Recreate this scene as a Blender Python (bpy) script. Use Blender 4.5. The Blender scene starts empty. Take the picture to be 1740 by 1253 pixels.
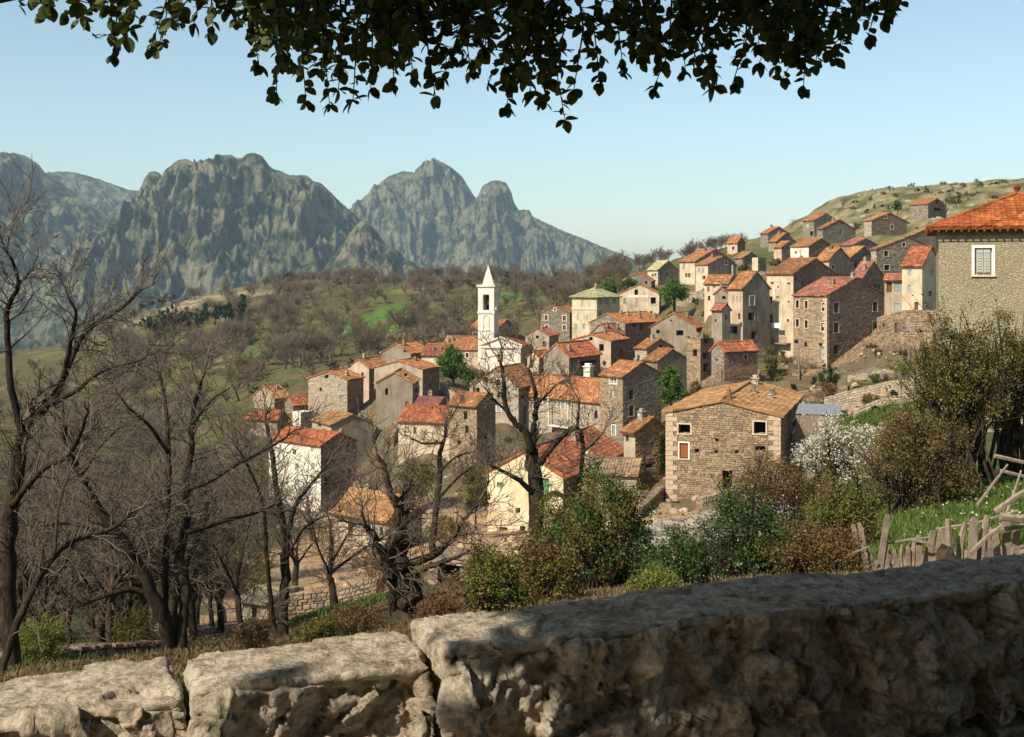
import bpy, math, random
import numpy as np
from mathutils import Vector, noise as mn

# ------------------------------------------------------------------ camera, sky, sun, exposure
SC = bpy.context.scene
COL = SC.collection
F, CX, HY = 2000.0, 870.0, 470.0          # focal length, optical axis and horizon in photo pixels (1740 wide)

cam = bpy.data.cameras.new('camera')
cam.sensor_width = 36.0
cam.lens = F / 1740.0 * 36.0
cam.shift_y = -(626.5 - HY) / 1740.0
cam.clip_start = 0.1
cam.clip_end = 60000.0
cam_o = bpy.data.objects.new('camera', cam)
cam_o.rotation_euler = (math.radians(90), 0, 0)
COL.objects.link(cam_o)
SC.camera = cam_o

SUN_EL, SUN_AZ = math.radians(43), math.radians(226)     # azimuth clockwise from +Y
world = bpy.data.worlds.new('World')
SC.world = world
world.use_nodes = True
wn = world.node_tree.nodes
sky = wn.new('ShaderNodeTexSky')
sky.sky_type = 'NISHITA'
sky.sun_disc = False
sky.sun_elevation = SUN_EL
sky.sun_rotation = SUN_AZ
sky.altitude = 800
sky.air_density = 1.0
sky.dust_density = 2.2
sky.ozone_density = 1.0
bg = wn['Background']
bg.inputs['Strength'].default_value = 0.118
tint = wn.new('ShaderNodeMix'); tint.data_type = 'RGBA'; tint.blend_type = 'MULTIPLY'; tint.inputs[0].default_value = 1.0
tint.inputs[7].default_value = (1.07, 1.07, 0.93, 1)
world.node_tree.links.new(sky.outputs['Color'], tint.inputs[6])
world.node_tree.links.new(tint.outputs[2], bg.inputs['Color'])

sun = bpy.data.lights.new('sun', 'SUN')
sun.energy = 5.0
sun.angle = math.radians(0.5)
sun.color = (1.0, 0.91, 0.77)
sun_o = bpy.data.objects.new('sun', sun)
sdir = Vector((math.sin(SUN_AZ) * math.cos(SUN_EL), math.cos(SUN_AZ) * math.cos(SUN_EL), math.sin(SUN_EL)))
sun_o.rotation_euler = sdir.to_track_quat('Z', 'Y').to_euler()
COL.objects.link(sun_o)

SC.view_settings.view_transform = 'Standard'
SC.view_settings.look = 'None'
SC.view_settings.exposure = 0.55
SC.view_settings.gamma = 1.0
SC.cycles.max_bounces = 4
SC.cycles.diffuse_bounces = 3
SC.cycles.transparent_max_bounces = 8
SC.cycles.volume_bounces = 0

R0 = random.Random(7)

# ------------------------------------------------------------------ helpers
def P(px, py, Y):
    return Vector(((px - CX) / F * Y, Y, (HY - py) / F * Y))

def link(o, parent=None):
    COL.objects.link(o)
    if parent is not None:
        o.parent = parent
    return o

def empty(name, loc, rz=0.0):
    o = bpy.data.objects.new(name, None)
    o.empty_display_size = 0.2
    o.location = loc
    o.rotation_euler = (0, 0, rz)
    return link(o)

def tag(o, label=None, cat=None, group=None, kind=None):
    if label: o['label'] = label
    if cat: o['category'] = cat
    if group: o['group'] = group
    if kind: o['kind'] = kind
    return o

def mesh_obj(name, verts, faces, mats, parent=None, midx=None, uvs=None, smooth=False, loc=None):
    me = bpy.data.meshes.new(name)
    me.from_pydata([tuple(v) for v in verts], [], faces)
    if not isinstance(mats, (list, tuple)):
        mats = [mats]
    for m in mats:
        me.materials.append(m)
    if midx is not None:
        me.polygons.foreach_set('material_index', midx)
    if uvs is not None:
        ul = me.uv_layers.new(name='UVMap')
        li = np.empty(len(me.loops), dtype=np.int32)
        me.loops.foreach_get('vertex_index', li)
        ul.data.foreach_set('uv', np.asarray(uvs, dtype=np.float32)[li].ravel())
    if smooth:
        me.polygons.foreach_set('use_smooth', [True] * len(me.polygons))
    me.update()
    o = bpy.data.objects.new(name, me)
    if loc is not None:
        o.location = loc
    return link(o, parent)

def np_mesh(name, V, Q, mats, parent=None, smooth=False, col=None):
    """fast mesh from numpy verts (n,3) and quads/tris (m,k)"""
    V = np.asarray(V, dtype=np.float32); Q = np.asarray(Q, dtype=np.int32)
    m, k = Q.shape
    me = bpy.data.meshes.new(name)
    me.vertices.add(len(V)); me.vertices.foreach_set('co', V.ravel())
    me.loops.add(m * k); me.loops.foreach_set('vertex_index', Q.ravel())
    me.polygons.add(m)
    me.polygons.foreach_set('loop_start', np.arange(0, m * k, k, dtype=np.int32))
    me.polygons.foreach_set('loop_total', np.full(m, k, dtype=np.int32))
    me.update(calc_edges=True)
    if smooth:
        me.polygons.foreach_set('use_smooth', np.ones(m, dtype=bool))
    if col is not None:
        ca = me.color_attributes.new('col', 'FLOAT_COLOR', 'POINT')
        c4 = np.ones((len(V), 4), dtype=np.float32); c4[:, :3] = col
        ca.data.foreach_set('color', c4.ravel())
    if not isinstance(mats, (list, tuple)):
        mats = [mats]
    for mm in mats:
        me.materials.append(mm)
    o = bpy.data.objects.new(name, me)
    return link(o, parent)

class MB:
    """collects boxes, prisms and tubes into one mesh"""
    def __init__(s): s.v = []; s.f = []; s.m = []
    def poly(s, pts, mi=0):
        n = len(s.v); s.v += [tuple(p) for p in pts]
        s.f.append(tuple(range(n, n + len(pts)))); s.m.append(mi)
    def box(s, x0, x1, y0, y1, z0, z1, mi=0, jit=0.0, rnd=None):
        n = len(s.v)
        vs = [(x0,y0,z0),(x1,y0,z0),(x1,y1,z0),(x0,y1,z0),(x0,y0,z1),(x1,y0,z1),(x1,y1,z1),(x0,y1,z1)]
        if jit:
            vs = [(a + rnd.uniform(-jit, jit), b + rnd.uniform(-jit, jit), c + rnd.uniform(-jit, jit)) for a, b, c in vs]
        s.v += vs
        for q in ((0,3,2,1),(4,5,6,7),(0,1,5,4),(1,2,6,5),(2,3,7,6),(3,0,4,7)):
            s.f.append(tuple(n + i for i in q)); s.m.append(mi)
    def tube(s, pts, rad, k=6, mi=0, cap=True, jit=0.0, rnd=None):
        n0 = len(s.v); pts = [Vector(p) for p in pts]
        up = Vector((0.13, 0.31, 0.94))
        for i, p in enumerate(pts):
            t = (pts[min(i + 1, len(pts) - 1)] - pts[max(i - 1, 0)])
            if t.length < 1e-6: t = Vector((0, 0, 1))
            t.normalize()
            a = t.cross(up)
            if a.length < 0.15: a = t.cross(Vector((1, 0, 0)))
            a.normalize(); b = t.cross(a)
            for j in range(k):
                an = 2 * math.pi * j / k
                r = rad[i] * (1 + (rnd.uniform(-jit, jit) if jit else 0))
                s.v.append(tuple(p + (a * math.cos(an) + b * math.sin(an)) * r))
        for i in range(len(pts) - 1):
            for j in range(k):
                a0 = n0 + i * k + j; a1 = n0 + i * k + (j + 1) % k
                s.f.append((a0, a1, a1 + k, a0 + k)); s.m.append(mi)
        if cap:
            s.f.append(tuple(n0 + j for j in range(k - 1, -1, -1))); s.m.append(mi)
            s.f.append(tuple(n0 + (len(pts) - 1) * k + j for j in range(k))); s.m.append(mi)
    def build(s, name, mats, parent=None, smooth=False, loc=None):
        return mesh_obj(name, s.v, s.f, mats, parent, s.m, smooth=smooth, loc=loc)

# numpy gradient noise
_prm = np.random.RandomState(11).permutation(4096)
_ang = np.random.RandomState(12).rand(4096) * 2 * np.pi
_gx, _gy = np.cos(_ang), np.sin(_ang)
def perlin(x, y, seed=0):
    x = np.asarray(x, dtype=float); y = np.asarray(y, dtype=float)
    xi = np.floor(x).astype(int); yi = np.floor(y).astype(int)
    fx, fy = x - xi, y - yi
    def g(i, j):
        h = _prm[(_prm[(xi + i + seed * 57) & 4095] + yi + j) & 4095]
        return _gx[h] * (fx - i) + _gy[h] * (fy - j)
    u = fx * fx * fx * (fx * (fx * 6 - 15) + 10); v = fy * fy * fy * (fy * (fy * 6 - 15) + 10)
    a = g(0, 0) * (1 - u) + g(1, 0) * u
    b = g(0, 1) * (1 - u) + g(1, 1) * u
    return (a * (1 - v) + b * v) * 1.5
def fbm(x, y, o=4, seed=0, gain=0.5, lac=2.03):
    r = 0; a = 1.0; t = 0
    for i in range(o):
        r = r + a * perlin(x, y, seed + i); t += a; a *= gain; x = x * lac; y = y * lac
    return r / t
def ridged(x, y, o=4, seed=0, gain=0.55, lac=2.07):
    r = 0; a = 1.0; t = 0
    for i in range(o):
        r = r + a * (1 - 2 * np.abs(perlin(x, y, seed + i))); t += a; a *= gain; x = x * lac; y = y * lac
    return r / t
def sstep(a, b, x):
    t = np.clip((x - a) / (b - a), 0, 1)
    return t * t * (3 - 2 * t)

# ------------------------------------------------------------------ materials
class NT:
    def __init__(s, name, rough=0.9, spec=0.15):
        s.m = bpy.data.materials.new(name); s.m.use_nodes = True
        s.n = s.m.node_tree.nodes; s.l = s.m.node_tree.links
        s.p = s.n['Principled BSDF']
        s.p.inputs['Roughness'].default_value = rough
        s.p.inputs['Specular IOR Level'].default_value = spec
    def node(s, t, **kw):
        n = s.n.new(t)
        for k, v in kw.items():
            if k.startswith('i_'):
                key = k[2:].replace('_', ' ')
                n.inputs[int(key) if key.isdigit() else key].default_value = v
            else: setattr(n, k, v)
        return n
    def ln(s, a, b): s.l.new(a, b)
    def obj(s, scale=(1, 1, 1)):
        tc = s.node('ShaderNodeTexCoord'); mp = s.node('ShaderNodeMapping')
        mp.inputs['Scale'].default_value = scale
        s.ln(tc.outputs['Object'], mp.inputs['Vector']); return mp.outputs['Vector']
    def noise(s, vec, scale, detail=4, rough=0.55):
        n = s.node('ShaderNodeTexNoise'); n.inputs['Scale'].default_value = scale
        n.inputs['Detail'].default_value = detail; n.inputs['Roughness'].default_value = rough
        if vec is not None: s.ln(vec, n.inputs['Vector'])
        return n.outputs['Fac']
    def ramp(s, fac, stops, interp='LINEAR'):
        r = s.node('ShaderNodeValToRGB'); e = r.color_ramp.elements; r.color_ramp.interpolation = interp
        while len(e) < len(stops): e.new(0.5)
        for i, (p, c) in enumerate(stops):
            e[i].position = p; e[i].color = (*c, 1) if len(c) == 3 else c
        s.ln(fac, r.inputs['Fac']); return r.outputs['Color']
    def mix(s, fac, a, b, mode='MIX'):
        m = s.node('ShaderNodeMix', data_type='RGBA', blend_type=mode)
        for inp, v in ((m.inputs[0], fac), (m.inputs[6], a), (m.inputs[7], b)):
            if hasattr(v, 'links'): s.ln(v, inp)
            elif isinstance(v, (int, float)): inp.default_value = v
            else: inp.default_value = (*v, 1)
        return m.outputs[2]
    def math(s, op, a, b=0.0):
        m = s.node('ShaderNodeMath', operation=op)
        for i, v in ((0, a), (1, b)):
            if hasattr(v, 'links'): s.ln(v, m.inputs[i])
            else: m.inputs[i].default_value = v
        return m.outputs[0]
    def bump(s, h, dist, strength=1.0):
        b = s.node('ShaderNodeBump'); b.inputs['Distance'].default_value = dist; b.inputs['Strength'].default_value = strength
        s.ln(h, b.inputs['Height']); s.ln(b.outputs['Normal'], s.p.inputs['Normal'])
    def out(s, col):
        if hasattr(col, 'links'): s.ln(col, s.p.inputs['Base Color'])
        else: s.p.inputs['Base Color'].default_value = (*col, 1)
        return s.m

def sc(c, k): return tuple(min(1, x * k) for x in c)

def m_stone(name, c, size=0.38, mortar=0.55, var=0.45):
    t = NT(name, 0.95, 0.1)
    v = t.obj((1 / size, 1 / size, 1.9 / size))
    nz = t.noise(v, 1.3, 3)
    vv = t.node('ShaderNodeVectorMath', operation='ADD'); t.ln(v, vv.inputs[0])
    cx = t.node('ShaderNodeTexNoise'); cx.inputs['Scale'].default_value = 1.1; t.ln(v, cx.inputs['Vector'])
    sub = t.node('ShaderNodeVectorMath', operation='MULTIPLY_ADD'); t.ln(cx.outputs['Color'], sub.inputs[0])
    sub.inputs[1].default_value = (0.7, 0.7, 0.7); sub.inputs[2].default_value = (-.35, -.35, -.35)
    t.ln(sub.outputs[0], vv.inputs[1])
    vo = t.node('ShaderNodeTexVoronoi'); vo.inputs['Scale'].default_value = 1.0; t.ln(vv.outputs[0], vo.inputs['Vector'])
    ve = t.node('ShaderNodeTexVoronoi', feature='DISTANCE_TO_EDGE'); ve.inputs['Scale'].default_value = 1.0; t.ln(vv.outputs[0], ve.inputs['Vector'])
    sx = t.node('ShaderNodeSeparateColor'); t.ln(vo.outputs['Color'], sx.inputs[0])
    col = t.ramp(sx.outputs[0], [(0, sc(c, 1 - var)), (0.5, c), (1, sc((c[0] * 1.02, c[1], c[2] * .96), 1 + var))])
    big = t.noise(t.obj(), 0.35, 4)
    col = t.mix(t.ramp(big, [(0.35, (0, 0, 0)), (0.7, (1, 1, 1))]), col, t.mix(1.0, col, (0.72, 0.7, 0.62), 'MULTIPLY'))
    edge = t.ramp(ve.outputs['Distance'], [(0.02, (0, 0, 0)), (0.12, (1, 1, 1))])
    col = t.mix(edge, sc(c, mortar), col)
    h = t.mix(0.3, edge, nz)
    t.bump(h, 0.05, 0.9)
    return t.out(col)

def m_islands(name, c, var=0.4, grain=6.0, spec=0.1):
    t = NT(name, 0.95, spec)
    g = t.node('ShaderNodeNewGeometry')
    col = t.ramp(g.outputs['Random Per Island'], [(0, sc(c, 1 - var)), (0.45, c), (0.8, sc((c[0] * 1.08, c[1] * .96, c[2] * .85), 1 + var * .4)), (1, sc(c, 1 + var))])
    nz = t.noise(t.obj(), grain, 5, 0.65)
    col = t.mix(t.ramp(nz, [(0.3, (0, 0, 0)), (0.7, (1, 1, 1))]), t.mix(1.0, col, (0.68, 0.66, 0.6), 'MULTIPLY'), col)
    t.bump(nz, 0.03, 0.7)
    return t.out(col)

def m_plaster(name, c, dirt=(0.5, 0.45, 0.35), amt=0.85):
    t = NT(name, 0.92, 0.12)
    v = t.obj(); vs = t.obj((1.6, 1.6, 0.35))
    n1 = t.noise(v, 0.45, 6, 0.62); n2 = t.noise(vs, 1.1, 5, 0.6); n3 = t.noise(v, 9, 4, 0.7)
    col = t.mix(t.math('MULTIPLY', t.ramp(n1, [(0.42, (0, 0, 0)), (0.68, (1, 1, 1))]), amt), c, t.mix(1.0, c, dirt, 'MULTIPLY'))
    col = t.mix(t.math('MULTIPLY', t.ramp(n2, [(0.5, (0, 0, 0)), (0.75, (1, 1, 1))]), amt * .8), col, t.mix(1.0, c, sc(dirt, .8), 'MULTIPLY'))
    n5 = t.noise(v, 0.8, 7, 0.7)
    col = t.mix(t.ramp(n5, [(0.60, (0, 0, 0)), (0.66, (.75, .75, .75))]), col, (c[0] * .5 + .04, c[1] * .45 + .03, c[2] * .4 + .02))
    col = t.mix(t.ramp(n3, [(0.3, (.4, .4, .4)), (0.6, (0, 0, 0))]), col, sc(c, .5))
    t.bump(n3, 0.02, 0.6)
    return t.out(col)

def m_roof(name, c, c2, moss=(0.2, 0.16, 0.06), mossamt=0.35):
    t = NT(name, 0.9, 0.15)
    uv = t.node('ShaderNodeUVMap'); mp = t.node('ShaderNodeMapping')
    mp.inputs['Scale'].default_value = (1 / 0.26, 1 / 0.42, 1); t.ln(uv.outputs['UV'], mp.inputs['Vector'])
    fl = t.node('ShaderNodeVectorMath', operation='FLOOR'); t.ln(mp.outputs['Vector'], fl.inputs[0])
    oi = t.node('ShaderNodeObjectInfo')
    ad = t.node('ShaderNodeVectorMath', operation='ADD'); t.ln(fl.outputs[0], ad.inputs[0]); t.ln(oi.outputs['Random'], ad.inputs[1])
    wn_ = t.node('ShaderNodeTexWhiteNoise', noise_dimensions='3D'); t.ln(ad.outputs[0], wn_.inputs['Vector'])
    col = t.ramp(wn_.outputs['Value'], [(0, sc(c, .4)), (0.3, sc(c, .8)), (0.62, c), (0.9, c2), (1, sc(c2, 1.2))])
    v = t.obj()
    n1 = t.noise(v, 0.8, 6, 0.65)
    col = t.mix(t.math('MULTIPLY', t.ramp(n1, [(0.46, (0, 0, 0)), (0.66, (1, 1, 1))]), mossamt), col, moss)
    n2 = t.noise(v, 0.35, 5, 0.65)
    col = t.mix(t.ramp(n2, [(0.38, (.65, .65, .65)), (0.6, (0, 0, 0))]), col, sc((c[0] * .8, c[1], c[2] * 1.2), .45))
    n4 = t.noise(v, 2.2, 5, 0.7)
    col = t.mix(t.ramp(n4, [(0.36, (.75, .75, .75)), (0.55, (0, 0, 0))]), col, sc(c, .42))
    col = t.mix(1.0, col, t.ramp(oi.outputs['Random'], [(0, (.70, .74, .78)), (.5, (.95, .98, 1.0)), (1, (1.1, 1.02, .95))]), 'MULTIPLY')
    t.bump(t.noise(v, 14, 4, 0.7), 0.03, 0.8)
    return t.out(col)

def m_plain(name, c, rough=0.85, grain=8.0, var=0.35, spec=0.15):
    t = NT(name, rough, spec)
    n = t.noise(t.obj(), grain, 5, 0.65)
    col = t.ramp(n, [(0.25, sc(c, 1 - var)), (0.55, c), (0.8, sc(c, 1 + var))])
    t.bump(n, 0.02, 0.5)
    return t.out(col)

def m_bark(name, c, c2):
    t = NT(name, 0.95, 0.05)
    n = t.noise(t.obj((9, 9, 2.2)), 1.4, 6, 0.7); n2 = t.noise(t.obj(), 1.2, 4)
    col = t.ramp(n, [(0.3, sc(c, .45)), (0.5, c), (0.75, c2)])
    col = t.mix(t.ramp(n2, [(0.5, (0, 0, 0)), (0.75, (.6, .6, .6))]), col, (0.09, 0.08, 0.03))
    t.bump(n, 0.06, 1.0)
    return t.out(col)

def m_leaf(name, c, var=0.5, trans=0.3, hue=(1.25, 1.0, 0.6)):
    t = NT(name, 0.6, 0.25)
    g = t.node('ShaderNodeNewGeometry')
    col = t.ramp(g.outputs['Random Per Island'], [(0, sc(c, 1 - var)), (0.5, c), (0.85, (c[0] * hue[0], c[1] * hue[1], c[2] * hue[2])), (1, sc((c[0] * hue[0], c[1] * hue[1], c[2] * hue[2]), 1 + var))])
    n = t.noise(t.obj(), 0.9, 3)
    col = t.mix(t.ramp(n, [(0.35, (.5, .5, .5)), (0.65, (0, 0, 0))]), col, t.mix(1.0, col, (.6, .6, .55), 'MULTIPLY'))
    t.out(col)
    if trans:
        tr = t.node('ShaderNodeBsdfTranslucent'); t.ln(col, tr.inputs['Color'])
        mx = t.node('ShaderNodeMixShader'); mx.inputs[0].default_value = trans
        t.ln(t.p.outputs[0], mx.inputs[1]); t.ln(tr.outputs[0], mx.inputs[2])
        t.ln(mx.outputs[0], t.n['Material Output'].inputs['Surface'])
    return t.m

def m_terrain(name):
    t = NT(name, 0.97, 0.05)
    a = t.node('ShaderNodeAttribute', attribute_name='col')
    v = t.obj()
    n1 = t.noise(v, 0.6, 8, 0.7); n2 = t.noise(v, 7, 6, 0.7); n3 = t.noise(v, 0.07, 6, 0.65)
    col = t.mix(t.ramp(n1, [(0.38, (.7, .7, .7)), (0.62, (0, 0, 0))]), a.outputs['Color'], t.mix(1.0, a.outputs['Color'], (.45, .43, .36), 'MULTIPLY'))
    col = t.mix(t.ramp(n3, [(0.45, (0, 0, 0)), (0.7, (.5, .5, .5))]), col, t.mix(1.0, col, (1.5, 1.3, 0.95), 'MULTIPLY'))
    col = t.mix(t.ramp(n2, [(0.3, (.6, .6, .6)), (0.6, (0, 0, 0))]), col, t.mix(1.0, col, (.5, .48, .42), 'MULTIPLY'))
    t.bump(t.math('ADD', n1, t.math('MULTIPLY', n2, 0.25)), 0.5, 0.8)
    return t.out(col)

def m_mountain(name):
    t = NT(name, 0.97, 0.03)
    a = t.node('ShaderNodeAttribute', attribute_name='col')
    v = t.obj(); vz = t.obj((1, 1, 0.3))
    n1 = t.noise(v, 0.022, 10, 0.7); n2 = t.noise(vz, 0.05, 8, 0.7); n3 = t.noise(v, 0.006, 6, 0.6)
    col = t.mix(t.ramp(n1, [(0.44, (1, 1, 1)), (0.54, (0, 0, 0))]), a.outputs['Color'], t.mix(1.0, a.outputs['Color'], (.22, .3, .2), 'MULTIPLY'))
    col = t.mix(t.ramp(n2, [(0.5, (0, 0, 0)), (0.68, (.7, .7, .7))]), col, t.mix(1.0, col, (1.7, 1.6, 1.35), 'MULTIPLY'))
    col = t.mix(t.ramp(n3, [(0.4, (.6, .6, .6)), (0.6, (0, 0, 0))]), col, t.mix(1.0, col, (.55, .62, .55), 'MULTIPLY'))
    t.bump(t.math('ADD', n1, n2), 22.0, 1.0)
    return t.out(col)

def m_rock(name, c, c2, lichen=(0.3, 0.28, 0.2)):
    t = NT(name, 0.95, 0.1)
    v = t.obj()
    n1 = t.noise(v, 3.0, 8, 0.7); n2 = t.noise(v, 22, 8, 0.75); n3 = t.noise(v, 1.1, 4)
    vo = t.node('ShaderNodeTexVoronoi'); vo.inputs['Scale'].default_value = 60; t.ln(v, vo.inputs['Vector'])
    col = t.ramp(n1, [(0.3, sc(c, .5)), (0.5, c), (0.72, c2)])
    col = t.mix(t.ramp(n3, [(0.45, (0, 0, 0)), (0.65, (.7, .7, .7))]), col, lichen)
    col = t.mix(t.ramp(n2, [(0.36, (.9, .9, .9)), (0.56, (0, 0, 0))]), col, t.mix(1.0, col, (.3, .28, .22), 'MULTIPLY'))
    vl = t.node('ShaderNodeTexVoronoi'); vl.inputs['Scale'].default_value = 34; t.ln(v, vl.inputs['Vector'])
    sl_ = t.node('ShaderNodeSeparateColor'); t.ln(vl.outputs['Color'], sl_.inputs[0])
    spot = t.math('MULTIPLY', t.ramp(sl_.outputs[0], [(0.72, (0, 0, 0)), (0.74, (1, 1, 1))]), t.ramp(vl.outputs['Distance'], [(0.25, (1, 1, 1)), (0.45, (0, 0, 0))]))
    col = t.mix(t.math('MULTIPLY', spot, .55), col, t.ramp(sl_.outputs[1], [(0, (.09, .085, .07)), (.5, (.10, .10, .075)), (.55, (.5, .47, .38)), (1, (.62, .58, .48))]))
    h = t.math('ADD', t.math('MULTIPLY', n1, 1.0), t.math('MULTIPLY', n2, 0.5))
    h = t.math('ADD', h, t.math('MULTIPLY', vo.outputs['Distance'], 0.15))
    h = t.math('ADD', h, t.math('MULTIPLY', t.noise(v, 75, 6, 0.75), 0.3))
    t.bump(h, 0.035, 1.0)
    return t.out(col)

WALLM = {
    'st': m_stone('stone_tan', (0.29, 0.225, 0.155)),
    'sg': m_stone('stone_grey', (0.245, 0.215, 0.175)),
    'sb': m_stone('stone_brown', (0.27, 0.19, 0.14)),
    'sp': m_stone('stone_pale', (0.38, 0.33, 0.26)),
    'cr': m_plaster('plaster_cream', (0.56, 0.47, 0.34)),
    'pk': m_plaster('plaster_pink', (0.50, 0.385, 0.29)),
    'wh': m_plaster('plaster_white', (0.72, 0.66, 0.57)),
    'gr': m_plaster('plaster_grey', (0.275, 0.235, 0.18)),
    'pg': m_plaster('plaster_palegrey', (0.385, 0.325, 0.245)),
    'ye': m_plaster('plaster_yellow', (0.68, 0.59, 0.40), (0.62, 0.5, 0.42), .8),
    'ch': m_plaster('plaster_church', (0.70, 0.63, 0.55), (0.8, 0.72, 0.65), 0.5),
}
STONEP = {'st': m_islands('fieldstone_tan', (0.31, 0.24, 0.165)), 'sg': m_islands('fieldstone_grey', (0.26, 0.225, 0.18)),
          'sb': m_islands('fieldstone_brown', (0.29, 0.20, 0.15)), 'sp': m_islands('fieldstone_pale', (0.39, 0.34, 0.265), .28)}
ROOFM = {
    'o': m_roof('tiles_orange', (0.43, 0.165, 0.065), (0.54, 0.26, 0.12), (0.2, 0.15, 0.07), .5),
    'r': m_roof('tiles_red', (0.38, 0.115, 0.055), (0.47, 0.185, 0.09), mossamt=0.4),
    'p': m_roof('tiles_pink', (0.38, 0.135, 0.095), (0.47, 0.21, 0.15), mossamt=0.3),
    'y': m_roof('tiles_ochre', (0.43, 0.205, 0.08), (0.50, 0.29, 0.135), (0.36, 0.26, 0.11), 0.5),
    'g': m_roof('tiles_pale', (0.50, 0.43, 0.22), (0.56, 0.5, 0.28), (0.4, 0.38, 0.16), 0.4),
    'k': m_roof('tiles_dull', (0.34, 0.24, 0.15), (0.42, 0.30, 0.2), (0.2, 0.2, 0.1), 0.5),
    'b': m_roof('tiles_bright', (0.42, 0.115, 0.035), (0.50, 0.17, 0.06), (0.25, 0.12, 0.05), 0.25),
}
M_VOID = m_plain('dark_interior', (0.012, 0.010, 0.009), 0.9, 3, 0.4, 0.05)
M_GLASS = NT('window_glass', 0.15, 0.5).out((0.05, 0.06, 0.07))
M_WFRAME = m_plain('painted_frame', (0.72, 0.68, 0.60), 0.7, 6, 0.15)
M_CREAMST = m_plain('dressed_stone', (0.52, 0.44, 0.34), 0.9, 7, 0.25)
M_QUOIN = m_islands('quoin_stone', (0.46, 0.38, 0.29), 0.25)
M_WOOD = m_plain('door_wood', (0.13, 0.06, 0.03), 0.8, 5)
SHUT = {'b': m_plain('shutter_grey_blue', (0.24, 0.29, 0.29), 0.7, 5, .2), 'n': m_plain('shutter_brown', (0.28, 0.10, 0.04), 0.8, 5, .25),
        'v': m_plain('shutter_green', (0.10, 0.24, 0.11), 0.7, 5, .2), 'g': m_plain('shutter_grey', (0.36, 0.36, 0.32), 0.75, 5, .2)}
M_BARK = m_bark('bark_dark', (0.036, 0.026, 0.019), (0.085, 0.064, 0.046))
M_BARK2 = m_bark('bark_chestnut', (0.06, 0.042, 0.03), (0.14, 0.105, 0.075))
M_TWIG = m_plain('twigs', (0.125, 0.098, 0.072), 0.9, 2, 0.4, 0.05)
M_TWIGFAR = m_plain('twigs_far', (0.15, 0.115, 0.08), 0.95, 0.3, 0.45, 0.03)
M_TERR = m_terrain('hillside_ground')
M_MTN = m_mountain('mountain_rock')
M_ROCK = m_rock('parapet_rock', (0.50, 0.41, 0.31), (0.70, 0.60, 0.47), (0.52, 0.46, 0.35))
M_RUBBLE = m_islands('rubble_stone', (0.25, 0.23, 0.205), 0.35, 5)
M_OLDWOOD = m_plain('weathered_wood', (0.22, 0.175, 0.135), 0.9, 9, 0.5)
# ------------------------------------------------------------------ houses: survey
HOUSES = []
def H(label, xl, xc, xr, ye, yb, Y, a, ridge, ya, wl, wr, rf, L=(), R=(), ch=(), lenR=None, lenL=None, m=0.5,
      name='stone_house', cat='house', quoin=False, over=0.28, stones=True, extra=None, down=3.0, group='houses of the hillside village'):
    """xl, xc, xr: where the left end, the near corner and the right end stand; Y: distance of the near corner; a: turn of the house"""
    ar = math.radians(a); sa, ca = math.sin(ar), math.cos(ar)
    C = P(xc, yb, Y); ul = (xl - CX) / F; ur = (xr - CX) / F
    LL = lenL or (C.x - ul * Y) / (ca + ul * sa)
    if lenR: LR = lenR
    else:
        den = sa - ur * ca
        LR = (ur * Y - C.x) / den if den > 0.02 else 7.0
        LR = max(2.0, min(LR, 16.0))
    LL = max(1.2, LL)
    h = (yb - ye) * Y / F
    span = LR if ridge in ('U',) else LL
    if ridge == 'U': Ya = Y + LR * m * ca
    elif ridge == 'V': Ya = Y + LL * m * sa
    else: Ya = Y + LL * .5 * sa + LR * .5 * ca; span = min(LL, LR)
    rise = (HY - ya) / F * Ya - (C.z + h)
    rise = max(0.16 * span / 2, min(rise, 0.85 * span / 2))
    if ridge == 'flat': rise = 0
    HOUSES.append(dict(locals()))

# foreground right
H('grey plastered house with red hipped roof at the right edge', 1595, 1890, 2100, 381, 720, 56, 19, 'hip', 333, 'gp', 'gp', 'b',
  L=[(1671,444,30,45,'gW'), (1762,442,30,45,'gW')], lenR=8.5, over=0.5, stones=False, name='plastered_house')
# big rubble house and its neighbours
H('large rubble stone house with ochre roof above the grey scree', 1132, 1325, 1352, 709, 862, 80, 19, 'V', 683, 'st', 'sb', 'y',
  L=[(1163,729,20,15,'dW'), (1291,727,20,20,'dW'), (1162,766,15,26,'sWn'), (1236,817,17,34,'d'), (1218,748,6,5,'d'), (1184,766,7,6,'d'), (1217,768,6,5,'d'), (1252,768,6,5,'d'), (1292,762,17,8,'d')],
  ch=[(.13,.52,.36,.75,'cone'), (.55,.62,.4,.45,''), (.66,.78,.4,.4,''), (.38,.68,.42,.34,'arch'), (.9,.55,.6,.5,''), (.04,.53,.42,.4,'arch'), (.5,.8,.35,.3,'')], lenR=16, quoin=True)
H('small orange roofed annex left of the rubble house', 1060, 1079, 1133, 736, 822, 91, 52, 'U', 712, 'pg', 'st', 'o',
  L=[(1066,745,5,12,'d')], R=[(1103,763,11,20,'sg'), (1103,792,11,6,'d')], m=.55, quoin=False, name='stone_annex')
H('yellow washed house with green shutters behind the forked bare tree', 828, 957, 1062, 812, 918, 92, 23, 'V', 768, 'ye', 'sb', 'r',
  L=[(927,826,13,26,'sWv'), (850,824,11,8,'sv'), (855,906,15,20,'D'), (880,868,8,10,'d'), (888,900,9,12,'d')], R=[(968,860,5,12,'d')], ch=[(.6,.6,.5,.6,'')], name='plastered_house', stones=False)
H('low outbuilding with mossy tile roof beside yellow washed house', 990, 1082, 1100, 808, 835, 86, 12, 'U', 783, 'sp', 'sb', 'k', ch=[(.85,.2,.35,.8,''), (.97,.3,.35,.8,'')], lenR=5, name='outbuilding')
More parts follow.
